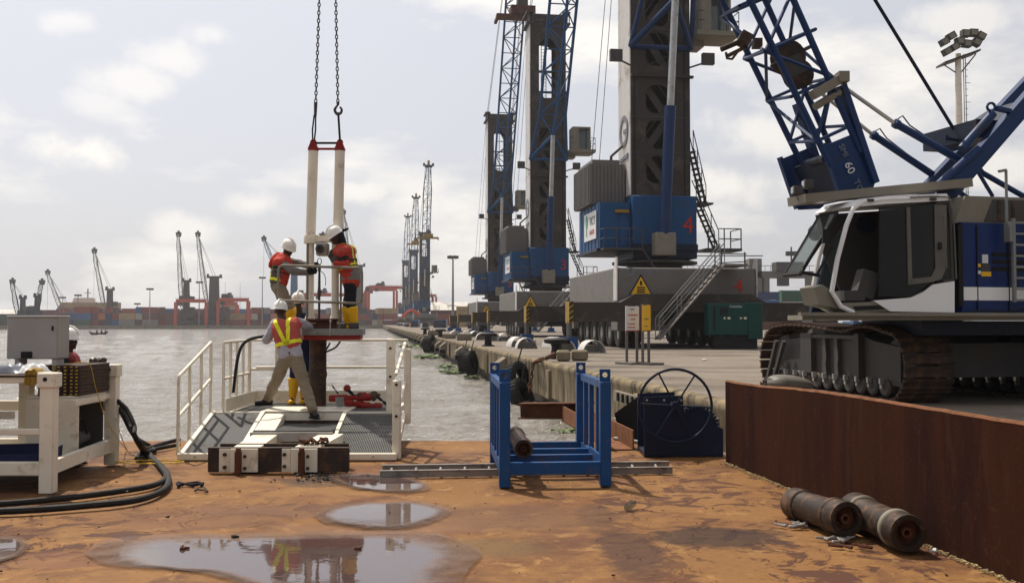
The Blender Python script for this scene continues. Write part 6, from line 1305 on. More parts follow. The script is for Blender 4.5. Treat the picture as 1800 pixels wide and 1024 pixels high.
for (xx, zz) in ((-3.155, .20), (-3.155, .06), (-2.93, .18), (-2.93, .05), (-2.50, .20), (-2.50, .07), (-2.24, .18), (-2.24, .05)):
    mb = MB(); mb.tube((xx, 10.655, zz), (xx, 10.69, zz), .02, n=8); mb.build('bolt', 'brown_steel', br)
for xx in (-2.98, -2.29): mb = MB(); mb.bevbox((xx - .035, 10.55, -.005), (xx + .03, 10.62, .25), .008); mb.tube((xx, 10.58, .25), (xx, 10.58, .28), .03, n=8); mb.build('pin', 'rust', br)
# chain heap on the right box beam
p = V(-2.25, 11.0, .275); t = thing('shackle_chain', 'small heap of dark shackles and chain on the right box beam', 'chain', tuple(p)); r6 = random.Random(4)
for k in range(16): o = inst(lk, 'link', t, V(r6.uniform(-.13, .14), r6.uniform(-.07, .07), .015 + r6.random() * .04)); o.rotation_mode = 'XYZ'; o.rotation_euler = (r6.uniform(1, 2), r6.random(), r6.random() * 3); o.scale = (.75,) * 3
# red tools lying on the platform
tl = thing('tool_set', 'red and black drilling tools and clamps lying on the platform', 'tools', tuple(P(640, 700, 13.9)))
for (a, b_, r, mt) in (((578, 700), (655, 697), .05, 'red_paint'), ((605, 706), (640, 712), .055, 'red_paint'), ((635, 712), (672, 715), .055, 'red_paint'), ((612, 685), (628, 700), .025, 'black'), ((655, 704), (668, 692), .022, 'pipe_steel'), ((662, 696), (682, 712), .02, 'black'), ((583, 676), (595, 692), .01, 'black'), ((628, 692), (650, 702), .028, 'pipe_steel')):
    A_, B_ = P(*a, 13.7), P(*b_, 13.75); d = (B_ - A_).normalized(); L_ = (B_ - A_).length
    mb = MB(); mb.lathe(A_, d, [(r * .7, 0), (r, .02), (r, L_ * .4), (r * .7, L_ * .45), (r * .7, L_ * .6), (r * 1.1, L_ * .65), (r * 1.1, L_ - .02), (r * .6, L_)], 12); mb.build('tool', mt, tl)
for (x, y, r) in ((610, 682, .05), (633, 695, .05), (640, 693, .035), (657, 694, .06)): mb = MB(); c = P(x, y, 13.75); mb.lathe(c, (.3, -1, .2), [(r * .4, -.03), (r, -.02), (r, .03), (r * .4, .04)], 12); mb.build('coupling', 'red_paint' if r != .06 else 'pipe_steel', tl)
mb = MB(); mb.lathe(P(597, 708, 13.4) , (0, 0, 1), [(.05, -.05), (.06, .08), (.055, .08), (.045, -.04)], 14, closed=True); tag(mb.solo('small_bucket', 'galvanised', 'small grey green bucket standing beside the pile on the platform', 'bucket'))
# ------------------------------------------------------------------ the pile and rig head
XP = -2.785; YP = 13.9
pile = thing('pile', 'rusty brown steel pile standing upright through the platform under the rig table', 'pile', (XP, YP, PZt))
mb = MB(); mb.lathe((XP, YP, PZt - .02), (0, 0, 1), [(.118, 0), (.12, .06), (.12, .42), (.132, .45), (.132, .5), (.122, .53), (.122, 1.0), (.125, 1.05)], 28); mb.build('tube', 'brown_steel', pile)
mb = MB(); mb.lathe((XP, YP, -1.3), (0, 0, 1), [(.118, 0), (.118, 1.7)], 24); mb.build('lower_tube', 'brown_steel', pile)
rig = thing('drill_rig_head', 'cream twin-tube rig head with red caps, table and looped guard rail, hanging on chains', 'rig', (XP + .1, YP, 1.4)); zc = lambda py, Y=YP: HC + (566 - py) / F * Y; xc = lambda px, Y=YP: (px - 900) / F * Y
# table
zt_ = 1.56; poly = [(xc(533, 13.5), 13.45), (xc(610, 13.4), 13.35), (xc(637, 13.5), 13.55), (xc(637), 14.2), (xc(600), 14.45), (xc(530), 14.4), (xc(515), 13.9)]
mb = MB(); mb.prism([(x, y, zt_ - .09) for x, y in poly][::1], (0, 0, .09)); mb.build('table', 'galvanised', rig)
mb = MB(); c_ = Vector((XP + .06, 13.9, 0)); mb.prism([((x - c_.x) * .94 + c_.x, (y - c_.y) * .94 + c_.y, zt_ - .155) for x, y in poly], (0, 0, .062)); mb.build('table_frame', 'red_paint', rig)
mb = MB(); mb.lathe((XP + .08, 13.85, zt_), (0, 0, 1), [(.3, 0), (.3, .03), (.22, .04), (.2, .1), (.24, .12), (.24, .14), (0, .14)], 24); mb.build('slip_bowl', 'rust', rig)
for (px, py) in ((548, 570), (600, 571), (622, 572)): mb = MB(); p = P(px, py, 13.6); p.z = zt_ + .002; mb.bevbox(p + V(-.06, -.05, 0), p + V(.07, .05, .08), .012); mb.build('slip_segment', 'rust' if px < 600 else 'dark_grey', rig)
lxt, lxb, rxt, rxb = xc(549), xc(545), xc(596), xc(593)
for xt, xb, xl, nm in ((lxt, lxb, xc(545), 'l'), (rxt, rxb, xc(589), 'r')):
    mb = MB(); mb.lathe((xb, YP, 2.86), Vector((xt - xb, 0, 1.29)), [(.072, 0), (.072, 1.285), (.066, 1.29)], 26); cyl = mb.build('main_tube', 'white_paint', rig)
    mb = MB(); mb.prism([(xt - .075, YP - .05, 4.14), (xt + .075, YP - .05, 4.14), (xt + .03, YP - .05, 4.25), (xt - .03, YP - .05, 4.25)], (0, .10, 0)); mb.lathe((xt, YP, 4.12), (0, 0, 1), [(.076, 0), (.076, .03), (0, .03)], 20)
    mb.build('cap', 'red_paint', cyl)
    mb = MB(); mb.path([(xt + .035 * math.cos(q), YP, 4.245 + .035 * math.sin(q)) for q in [i * math.pi / 6 for i in range(12)]], .014, 6, True); mb.build('cap_eye', 'red_paint', cyl)
    mb = MB(); mb.lathe((xb, YP, 2.78), (0, 0, 1), [(.094, 0), (.097, .02), (.097, .1), (.088, .125), (.074, .13)], 24); mb.build('clamp', 'white_paint', rig)
    mb = MB(); mb.lathe((xl, YP, zt_ + .1), (0, 0, 1), [(.075, -.08), (.085, .0), (.07, .06), (.055, .1), (.054, 1.15)], 22); mb.build('lower_tube', 'white_paint', rig)
    mb = MB(); mb.tube((xl + (.085 if nm == 'r' else -.03), YP - (.02 if nm == 'r' else .06), zt_), (xl + (.085 if nm == 'r' else -.03), YP - (.02 if nm == 'r' else .06), 2.8), .016, n=8); mb.build('guide_rod', 'beige', rig)
mb = MB(); mb.bevbox((lxb + .08, YP - .05, 2.8), (rxb - .08, YP + .05, 2.9), .012); mb.build('cross_head', 'white_paint', rig)
mb = MB(); mb.tube((lxt, YP, 4.235), (rxt, YP, 4.235), .017, n=8); mb.build('spreader_bar', 'black', rig); mb = MB(); mb.tube((lxt + .05, YP, 4.15), (rxt - .05, YP, 4.15), .018, n=8); mb.build('tie_bar', 'red_paint', rig)
vx = xc(567); mb = MB(); mb.bevbox((vx - .085, YP - .1, 2.60), (vx + .085, YP + .08, 2.79), .02); mb.build('valve_body', 'cabinet_grey', rig)
mb = MB(); mb.lathe((vx - .02, YP - .1, 2.695), (0, -1, 0), [(.03, .0), (.06, .0), (.065, .03), (.035, .035)], 20, closed=True); mb.lathe((vx - .02, YP - .1, 2.695), (0, -1, 0), [(.03, .005), (0, .006)], 14); mb.build('valve_ring', 'dark_grey', rig)
for k in range(5): mb = MB(); mb.tube((vx + .08, YP - .08, 2.62 + k * .035), (vx + .105, YP - .08, 2.62 + k * .035), .009, n=6); mb.build('fitting', 'galvanised', rig)
mb = MB(); mb.tube((vx, YP, 2.79), (vx, YP, 2.95), .02, n=8); mb.lathe((vx, YP, 2.9), (0, 0, 1), [(.06, 0), (.06, .025), (0, .03)], 12); mb.build('lift_nipple', 'galvanised', rig)
# guard rail loop in front
yg = 13.35; pts = []
x0, x1, z0, z1, rr_2 = xc(489, yg), xc(636, yg), zc(530, yg), zc(468, yg), .07
for (cx, cz, a0) in ((x1 - rr_2, z1 - rr_2, 0), (x0 + rr_2, z1 - rr_2, 90), (x0 + rr_2, z0 + rr_2, 180), (x1 - rr_2, z0 + rr_2, 270)):
    for k in range(6): q = math.radians(a0 + 18 * k); pts.append((cx + rr_2 * math.cos(q), yg + (.0), cz + rr_2 * math.sin(q) + (-.03 if cx > -2.3 else .02) * .7))
mb = MB(); mb.path(pts, .018, 8, True); mb.build('guard_loop', 'beige', rig)
for xx in (xc(594, yg), xc(500, yg)):
    mb = MB(); mb.tube((xx, yg, z0 + .03), (xx, yg + .12, zt_), .009, n=6); mb.build('guard_stay', 'beige', rig)
# sampler hanging between the tubes
sp = thing('soil_sampler', 'dark slender sampler rod with a wire eye between the two rig tubes', 'rod', (xc(561, 13.7), 13.7, 1.6)); xs = xc(561, 13.7)
zq = lambda py: zc(py, 13.7)
mb = MB(); mb.lathe((xs, 13.7, zq(565)), (0, 0, 1), [(.016, 0), (.018, .35), (.026, .38), (.028, zq(510) - zq(565) - .02), (.02, zq(507) - zq(565)), (.016, zq(478) - zq(565)), (.022, zq(474) - zq(565)), (.022, zq(466) - zq(565)), (.008, zq(464) - zq(565))], 14); mb.build('rod', 'dark_grey', sp)
mb = MB(); mb.path([(xs + .03 * math.cos(q), 13.7, zq(459) + .045 * math.sin(q)) for q in [i * math.pi / 6 for i in range(12)]], .006, 6, True); mb.build('wire_eye', 'black', sp)
mb = MB(); mb.path(spline([(xs + .02, 13.7, zq(476)), (xs + .07, 13.7, zq(482)), (xs + .09, 13.7, zq(492)), (xs + .085, 13.7, zq(502))]), .005, 5); mb.build('cable_tail', 'black', sp)
mb = MB(); mb.tube((xc(581, 13.3), 13.3, zc(566, 13.3)), (xc(580, 13.3), 13.3, zc(590, 13.3)), .008, n=6); mb.ball((xc(581, 13.3), 13.3, zc(564, 13.3)), .017); tag(mb.solo('level_pin', 'steel', 'small bright ball pin at the front edge of the rig table', 'pin'))
# chains up to the crane
lk2 = MB().path([(.017 * math.cos(a), 0, .036 * math.sin(a)) for a in [i * math.pi / 5 for i in range(10)]], .0085, 6, True).mesh('link', 'dark_grey')
def hang(lab, top, bot, hooked, x_eye):
    t = chain('lifting_chain', [top, top.lerp(bot, .5), bot], lab, 'chain', .0585, lk2)
    mb = MB()
    if hooked:
        mb.lathe(bot + V(0, 0, -.03), (0, 0, 1), [(.012, 0), (.022, .02), (.022, .05), (.01, .06)], 10)
        mb.path(spline([bot + V(0, 0, -.02), bot + V(-.03, 0, -.06), bot + V(-.045, 0, -.1), bot + V(-.01, 0, -.155), bot + V(.04, 0, -.14), bot + V(.055, 0, -.09), bot + V(.03, 0, -.05)], 5), lambda u: .013 + .008 * math.sin(math.pi * u), 8); mb.build('hook', 'dark_grey', t)
        mb = MB(); mb.tube(bot + V(.005, 0, -.13), (x_eye, YP, 4.26), .016, n=8); mb.build('sling', 'black', t)
    else:
        mb.tube(bot, bot + V(-.005, 0, -.2), .026, .02, 10); mb.build('hook', 'dark_grey', t)
        mb = MB(); mb.path([bot + V(-.02, 0, -.18), bot + V(-.045, 0, -.4), (x_eye - .01, YP, 4.25)], .012, 6); mb.path([bot + V(.0, 0, -.18), bot + V(.0, 0, -.4), (x_eye + .012, YP, 4.25)], .012, 6); mb.build('sling', 'black', t)
    return t
hang('left lifting chain ending in a narrow hook and sling over the left rig tube', P(565, -110, YP), P(555, 180, YP), False, lxt)
hang('right lifting chain ending in an open round hook over the right rig tube', P(588, -110, YP), P(594, 182, YP), True, rxt)
# hydraulic hoses of the rig and platform
mb = MB(); mb.path(spline([P(477, 590, 13.3), P(455, 592, 13.2), P(435, 598, 13.1), P(423, 612, 13.05), P(416, 640, 13.0), P(410, 690, 12.98)], 8), .022, 8); tag(mb.solo('hydraulic_hose', 'hose_rubber', 'thick black hose hanging over the left platform handrail behind the worker', 'hose'))
mb = MB(); mb.path(spline([P(598, 600, 13.7), P(590, 610, 13.7), P(578, 616, 13.75), P(572, 618, 13.8)], 6), .013, 7); mb.path(spline([P(580, 602, 13.6), P(577, 608, 13.6), P(573, 615, 13.7)], 6), .012, 7); tag(mb.solo('hydraulic_hose', 'hose_rubber', 'short black hose looping from the pile up to the rig table', 'hose'))
# ------------------------------------------------------------------ workbench frame at the left
wb = thing('workbench', 'cream steel workbench frame with box legs at the left edge of the deck', 'workbench', (-5.6, 10.3, 0))
def bx(a, b_, nm, mt='white_paint', par=wb, r=.008): mb = MB(); mb.bevbox(a, b_, r); return mb.build(nm, mt, par)
for (x, y, h_) in ((-4.56, 9.36, 1.165), (-4.73, 11.25, 1.14), (-6.9, 9.36, 1.165), (-7.0, 11.25, 1.14)): bx((x, y, 0), (x + .135, y + .12, h_), 'leg')
for (x, y) in ((-4.56, 9.36), (-4.73, 11.25)): bx((x - .02, y - .02, 1.02), (x + .155, y + .14, 1.16), 'leg_cap'); mb = MB(); mb.tube((x + .06, y - .025, 1.1), (x + .06, y - .015, 1.1), .022, n=8); mb.build('cap_hole', 'black', wb)
bx((-6.76, 9.38, .17), (-4.56, 9.46, .30), 'rail'); bx((-6.8, 11.28, .17), (-4.73, 11.36, .30), 'rail')
bx((-6.76, 9.38, .56), (-4.56, 9.44, .62), 'rail'); bx((-6.76, 9.38, 1.06), (-4.56, 9.46, 1.12), 'rail'); bx((-6.8, 11.28, 1.02), (-4.73, 11.36, 1.10), 'rail'); bx((-6.8, 11.28, .62), (-4.73, 11.36, .74), 'rail'); 
mb = MB(); mb.bar((-4.50, 9.48, .235), (-4.66, 11.25, .235), .07, .13); mb.build('rail', 'white_paint', wb)
mb = MB(); mb.bar((-4.60, 10.2, .80), (-4.68, 11.25, .80), .03, .06); mb.build('rail', 'white_paint', wb)
bx((-5.55, 10.9, .2), (-5.42, 11.02, 1.05), 'leg'); bx((-6.8, 10.3, .62), (-5.3, 10.36, .70), 'shelf_rail'); bx((-6.8, 9.47, .155), (-4.6, 11.2, .168), 'floor_plate', r=.003); bx((-6.8, 9.9, 1.12), (-5.13, 11.2, 1.14), 'table_top', 'dark_grey', r=.003)
bx((-6.8, 9.36, 1.125), (-4.60, 9.9, 1.14), 'table_top', 'brown_steel', r=.003)
# cabinet below, open on its right
bx((-5.2, 10.38, .17), (-4.64, 10.41, .83), 'cabinet_front', 'white_paint'); bx((-5.2, 10.41, .83), (-4.66, 11.15, .86), 'cabinet_top', 'white_paint'); bx((-5.2, 10.41, .17), (-5.17, 11.12, .83), 'cabinet_side'); bx((-4.69, 10.41, .75), (-4.66, 11.12, .83), 'cabinet_rail'); bx((-5.17, 11.12, .17), (-4.69, 11.15, .83), 'cabinet_back', 'dark_grey')
pm = thing('hydraulic_pump', 'dark pump and motor inside the open cabinet of the workbench', 'pump', (-4.85, 10.7, .17)); mb = MB(); mb.lathe((-4.82, 10.5, .36), (0, 1, 0), [(.05, 0), (.10, .02), (.10, .25), (.07, .28), (.07, .45), (0, .45)], 16); mb.build('motor', 'dark_grey', pm); mb = MB(); mb.bevbox((-4.95, 10.45, .17), (-4.72, 11.05, .25), .01); mb.build('base', 'black', pm); mb = MB(); mb.path(spline([(-4.78, 10.55, .46), (-4.74, 10.65, .6), (-4.75, 10.8, .5), (-4.78, 10.95, .34)]), .012, 6); mb.build('pump_hose', 'black', pm)
# stack of dark square tubes
st_ = thing('tube_stack', 'stack of dark brown square tubes with yellow end marks on the workbench cabinet', 'tube stack', (-4.9, 10.4, .86)); tm = MB().bevbox((-.03, 0, 0), (.03, .78, .034), .004).mesh('tube', 'brown_steel'); pmk = MB().b2((-.012, -.003, .012), (.012, .0, .022)).mesh('end_mark', 'rope_yellow')
for r_i in range(9):
    for c_i in range(7): o = inst(tm, 'tube', st_, V(-.16 + c_i * .0645 + (.004 if r_i % 2 else 0), .0 + .01 * ((c_i * 7 + r_i * 3) % 3), r_i * .0365)); q_ = inst(pmk, 'end_mark', o, V(0, 0, 0))
# control cabinet on the bench
cb_ = thing('control_cabinet', 'plain grey control cabinet on the workbench, hiding the seated worker in part', 'cabinet', (-5.2, 10.5, 1.14))
bx((-5.43, 10.4, 1.255), (-4.88, 10.68, 1.715), 'case', 'cabinet_grey', cb_, .012); bx((-5.435, 10.39, 1.70), (-4.875, 10.69, 1.722), 'lid', 'cabinet_grey', cb_, .006); bx((-4.945, 10.388, 1.56), (-4.925, 10.4, 1.61), 'handle', 'black', cb_, .003); bx((-5.27, 10.388, 1.262), (-5.15, 10.4, 1.335), 'cable_slot', 'black', cb_, .003)
for x in (-5.35, -4.95): bx((x, 10.42, 1.142), (x + .05, 10.6, 1.255), 'foot', 'cabinet_grey', cb_, .004)
# soft things: folded cloths via noisy bent sheets
def cloth(name, mat, lab, cat, c, sx, sy, h_, seed, drape=None):
    mb = MB(); n_ = 14; vs = []; c = Vector(c)
    for j in range(n_):
        for i in range(n_):
            u, v = i / (n_ - 1) - .5, j / (n_ - 1) - .5; e = min(1, (0.5 - abs(u)) * 5) * min(1, (.5 - abs(v)) * 5)
            q = Vector((u * sx, v * sy, 0)); z = h_ * (e * .6 + .5 * e * mnoise.noise(Vector((u * 4 + seed, v * 4, seed)))) + .004
            q.x += .1 * sx * mnoise.noise(Vector((v * 3, seed, u))); q.z = z
            if drape and v < -.1: q = Vector((q.x, -.1 * sy, z - (-.1 - v) * sy)); q.y -= .02 * (1 + mnoise.noise(Vector((u * 9, v * 3, seed))))
            vs.append(c + q)
    mb.add(vs, [(j * n_ + i, j * n_ + i + 1, (j + 1) * n_ + i + 1, (j + 1) * n_ + i) for j in range(n_ - 1) for i in range(n_ - 1)]); return tag(mb.solo(name, mat, lab, cat, ang=60))
cloth('work_bag', 'cloth_navy', 'dark blue bag lying on the workbench at the picture edge', 'bag', (-5.62, 9.75, 1.142), .6, .35, .1, 2)
cloth('plastic_sheet', 'plastic_clear', 'crumpled pale plastic bag on the workbench beside the blue bag', 'plastic bag', (-5.05, 9.75, 1.142), .38, .3, .11, 5)
cloth('rag', 'yellow_paint', 'yellow rag draped over the bench rail beside the front leg', 'rag', (-4.66, 9.42, 1.165), .13, .32, .05, 8, drape=True)
cloth('rag', 'sign_white', 'grey white rag lying behind the yellow one on the bench', 'rag', (-4.78, 9.7, 1.145), .22, .3, .12, 11)
tr_ = thing('tool_tray', 'dark blue folded tarpaulin tray on the lower shelf of the workbench', 'tray', (-5.3, 9.8, .17)); mb = MB(); mb.prism([(-5.9, 9.5, .175), (-4.62, 9.5, .175), (-4.56, 9.5, .36), (-5.95, 9.5, .34)], (0, .02, 0)); mb.prism([(-5.9, 9.9, .175), (-4.62, 9.9, .175), (-4.66, 9.9, .42), (-5.7, 9.9, .40)], (0, .02, 0)); mb.b2((-5.9, 9.52, .172), (-4.64, 9.9, .19)); mb.prism([(-4.62, 9.5, .18), (-4.62, 9.92, .18), (-4.6, 9.92, .40), (-4.57, 9.5, .36)], (.015, 0, 0)); mb.build('tray', 'cloth_navy', tr_)
# ------------------------------------------------------------------ hoses, rope, litter on the deck
def hose(name, pts, r, lab, mat='hose_rubber', cat='hose'): mb = MB(); mb.path(spline(pts, 10), r, 8); return tag(mb.solo(name, mat, lab, cat))
D = lambda x, y, z=.035: PZ(x, y, z)
hose('hydraulic_hose', [P(196, 690, 11.4), P(212, 712, 11.4), P(228, 745, 11.3), P(240, 772, 11.2), D(255, 795), D(282, 818), D(296, 838), D(288, 860), D(240, 878), D(150, 888), D(60, 895), D(-60, 900), D(-200, 903)], .032, 'thick black hose sweeping from the bench along the outer loop to the left edge')
hose('hydraulic_hose', [P(196, 700, 11.4), P(216, 728, 11.35), P(230, 755, 11.3), P(247, 780, 11.2), D(262, 797), D(284, 822), D(292, 838), D(270, 852), D(200, 864), D(110, 875), D(0, 885), D(-120, 888), D(-200, 888)], .030, 'black hose forming the inner loop on the deck beside the thicker one')
hose('hydraulic_hose', [D(315, 772), D(290, 778), D(262, 787), D(248, 795), D(240, 806)], .028, 'short black hose leading from the bundle towards the platform post, upper one'); hose('hydraulic_hose', [D(315, 781), D(292, 785), D(268, 790), D(252, 797)], .026, 'short black hose leading towards the platform post, lower one')
hose('hydraulic_hose', [P(200, 700, 11.3), P(222, 718, 11.3), P(236, 748, 11.2), P(238, 768, 11.2), D(262, 782), D(272, 792)], .026, 'black hose sagging at the bench corner above the loops')
hose('rope', [P(115, 640, 10.45), P(150, 636, 10.5), P(160, 645, 10.55), P(168, 680, 10.6), P(184, 730, 10.8), P(200, 760, 11.0), D(232, 800, .015), D(262, 812, .015), D(300, 808, .015)], .004, 'thin yellow rope hanging from the tube stack down to the deck', 'rope_yellow', 'rope')
r7 = random.Random(8); pts = []
for k in range(26): a = k * .9; q = D(262, 811, .02 + .001 * k); pts.append(q + V(.32 * math.cos(a) * (1 + .3 * r7.random()), .10 * math.sin(a) * (1 + .5 * r7.random()), 0))
hose('rope', pts, .0045, 'tangle of yellow rope lying on the deck over the hoses', 'rope_yellow', 'rope')
hose('rope', [P(203, 735, 11.2), D(222, 788, .02), D(240, 800, .015), D(255, 811, .015)], .005, 'thin pale line running down behind the bench leg', 'beige', 'rope')
def scrap(px, py, mat, lab, cat='litter', s=.1, seed=1, n=5, flat=.25):
    c = PZ(px, py, .004); r_ = random.Random(seed); mb = MB()
    for k in range(n):
        a = r_.random() * 3.14; p = c + V(r_.uniform(-s, s), r_.uniform(-s * .5, s * .5), .012); mb.cap(p, p + V(math.cos(a) * s * .9, math.sin(a) * s * .6, r_.random() * .02), s * flat, s * flat * .6, 6)
    for i, v in enumerate(mb.v): mb.v[i] = Vector((v.x, v.y, max(.001, v.z)))
    return tag(mb.solo('scrap' if cat == 'litter' else cat.replace(' ', '_'), mat, lab, cat))
scrap(338, 854, 'cloth_black', 'black work glove lying on the deck in front of the left ramp', 'work glove', .13, 3, 6, .16); scrap(352, 864, 'brown_steel', 'dark twist of cord just below the black glove', 'litter', .1, 5, 4, .12)
scrap(414, 945, 'black', 'small dark lump on the rim of the large puddle', 'litter', .03, 7, 3, .5); scrap(293, 911, 'black', 'tiny dark chip on the deck above the large puddle', 'litter', .015, 8, 2, .5)
scrap(322, 966, 'rust', 'brown fragment in the shallow left end of the large puddle', 'litter', .04, 9, 4, .3); scrap(218, 867, 'sign_white', 'pale scrap lying between the two hose loops', 'litter', .06, 12, 3, .12)
scrap(1400, 926, 'aluminium', 'pale torn rag on the deck beneath the left brown pipe', 'litter', .12, 13, 7, .12); scrap(1470, 952, 'aluminium', 'pale crushed scrap between the two brown pipes', 'litter', .12, 14, 9, .12); scrap(1505, 963, 'rust', 'brown splintered scrap in front of the right pipe', 'litter', .1, 15, 5, .14); scrap(1640, 970, 'sign_white', 'small white chip beside the end of the right pipe', 'litter', .04, 16, 3, .25)
scrap(627, 967, 'rust', 'brown lump standing in the large puddle', 'litter', .03, 17, 3, .5); scrap(1662, 1014, 'black', 'dark pebble near the bottom right of the deck', 'litter', .012, 19, 2, .5)
mb = MB(); c = PZ(1112, 893, 0); mb.lathe(c + V(-.02, -.02, .035), (.5, 1, .1), [(.015, -.11), (.033, -.09), (.035, .05), (.02, .085), (.012, .1), (.012, .12)], 12); tag(mb.solo('plastic_bottle', 'clear_glass', 'small clear plastic bottle lying on the open deck right of the rack', 'bottle'))
mb = MB(); r8 = random.Random(31)
for k in range(220):
    c = PZ(r8.gauss(572, 28), r8.gauss(838, 4), .0); s_ = r8.uniform(.004, .017); mb.box(c + V(0, 0, s_ * .4), (s_ * 1.6, s_, s_ * .8), Matrix.Rotation(r8.random() * 3, 3, 'Z') @ Matrix.Rotation(r8.random(), 3, 'X'))
tag(mb.solo('metal_chips', 'black', 'dark wet metal chips and sludge at the foot of the clamp bracket', 'debris'), kind='stuff')
mb = MB(); r9 = random.Random(77)
for k in range(700):
    c = Vector((r9.uniform(-5, 3), r9.uniform(4.2, 13.6), .0)); s_ = r9.uniform(.003, .009) * (1.6 if r9.random() < .08 else 1); mb.box(c + V(0, 0, s_ * .4), (s_ * r9.uniform(.8, 2), s_, s_ * .7), Matrix.Rotation(r9.random() * 3, 3, 'Z'))
tag(mb.solo('deck_grit', 'rust', 'small flakes of rust and grit scattered over the deck'), kind='stuff')
# ------------------------------------------------------------------ people
def remeshed(mb, voxel, mat, name, smooth=3):
    me = mb.mesh('tmp', mat); o = bpy.data.objects.new('tmp', me)
    m = o.modifiers.new('r', 'REMESH'); m.mode = 'VOXEL'; m.voxel_size = voxel; m.use_smooth_shade = True
    s = o.modifiers.new('s', 'SMOOTH'); s.iterations = smooth; s.factor = .5
    out_ = evaluated_mesh(o); out_.name = name
    out_.materials.clear(); out_.materials.append(MATS[mat]); out_.shade_smooth(); return out_
def ripple(me, amp, fn):       # cloth folds
    nr = [v.normal.copy() for v in me.vertices]; co = [v.co.copy() for v in me.vertices]; out_ = []
    for c, n in zip(co, nr): out_ += list(c + n * (amp * fn(c)))
    me.vertices.foreach_set('co', out_); me.update()
def link(me, name, par, off):
    me.transform(Matrix.Translation(-off)); o = bpy.data.objects.new(name, me); COL.objects.link(o); o.parent = par; return o
def band(src, par, name, mat, pred, push=.006):
    """a strip of the garment's own surface, lifted a little: pred(world point) says where"""
    off = OFF[par.parent.name if par.parent else par.name]; vs = [v.co + off for v in src.vertices]; nr = [v.normal.copy() for v in src.vertices]; keep = []
    for p in src.polygons:
        c = Vector()
        for i in p.vertices: c += vs[i]
        if pred(c / len(p.vertices), p.normal): keep.append(tuple(p.vertices))
    if not keep: return
    used = {}; nv = []; nf = []
    for f in keep:
        q = []
        for i in f:
            if i not in used: used[i] = len(nv); nv.append(tuple(vs[i] + nr[i] * push - off))
            q.append(used[i])
        nf.append(tuple(q))
    me = bpy.data.meshes.new(name); me.from_pydata(nv, [], nf); me.materials.append(MATS[mat]); me.shade_smooth(); o = bpy.data.objects.new(name, me); COL.objects.link(o); o.parent = par; return o
def hand(mb, w_, tipd, side, grow=0., curl=.5, k=1.0):
    """palm and five bent fingers; w_ wrist, tipd pointing direction, side = thumb side"""
    t = tipd.normalized(); s = (side - t * side.dot(t)).normalized(); n = t.cross(s)
    pc = w_ + t * .05 * k; mb.cap(w_, w_ + t * .045 * k + s * .015, .028 * k + grow, .03 * k + grow, 8); mb.cap(w_ + t * .05 * k - s * .022 * k, w_ + t * .08 * k - s * .025 * k, .022 * k + grow, .018 * k + grow, 8); mb.cap(w_ + t * .05 * k + s * .02 * k, w_ + t * .085 * k + s * .022 * k, .022 * k + grow, .018 * k + grow, 8)
    for i, ln in enumerate((.062, .072, .068, .052)):
        b = w_ + t * .085 * k + s * (.03 - i * .021) * k; d1 = (t * math.cos(curl) - n * math.sin(curl)); d2 = (t * math.cos(curl * 2.3) - n * math.sin(curl * 2.3))
        m_ = b + d1 * ln * .5 * k; e = m_ + d2 * ln * .5 * k; mb.cap(b, m_, .0095 * k + grow, .009 * k + grow, 6); mb.cap(m_, e, .009 * k + grow, .0075 * k + grow, 6)
    b = w_ + t * .03 * k + s * .03 * k; m_ = b + (s * .8 + t * .6).normalized() * .035 * k; e = m_ + (t * .9 - n * .3).normalized() * .03 * k; mb.cap(b, m_, .012 * k + grow, .011 * k + grow, 6); mb.cap(m_, e, .011 * k + grow, .009 * k + grow, 6)
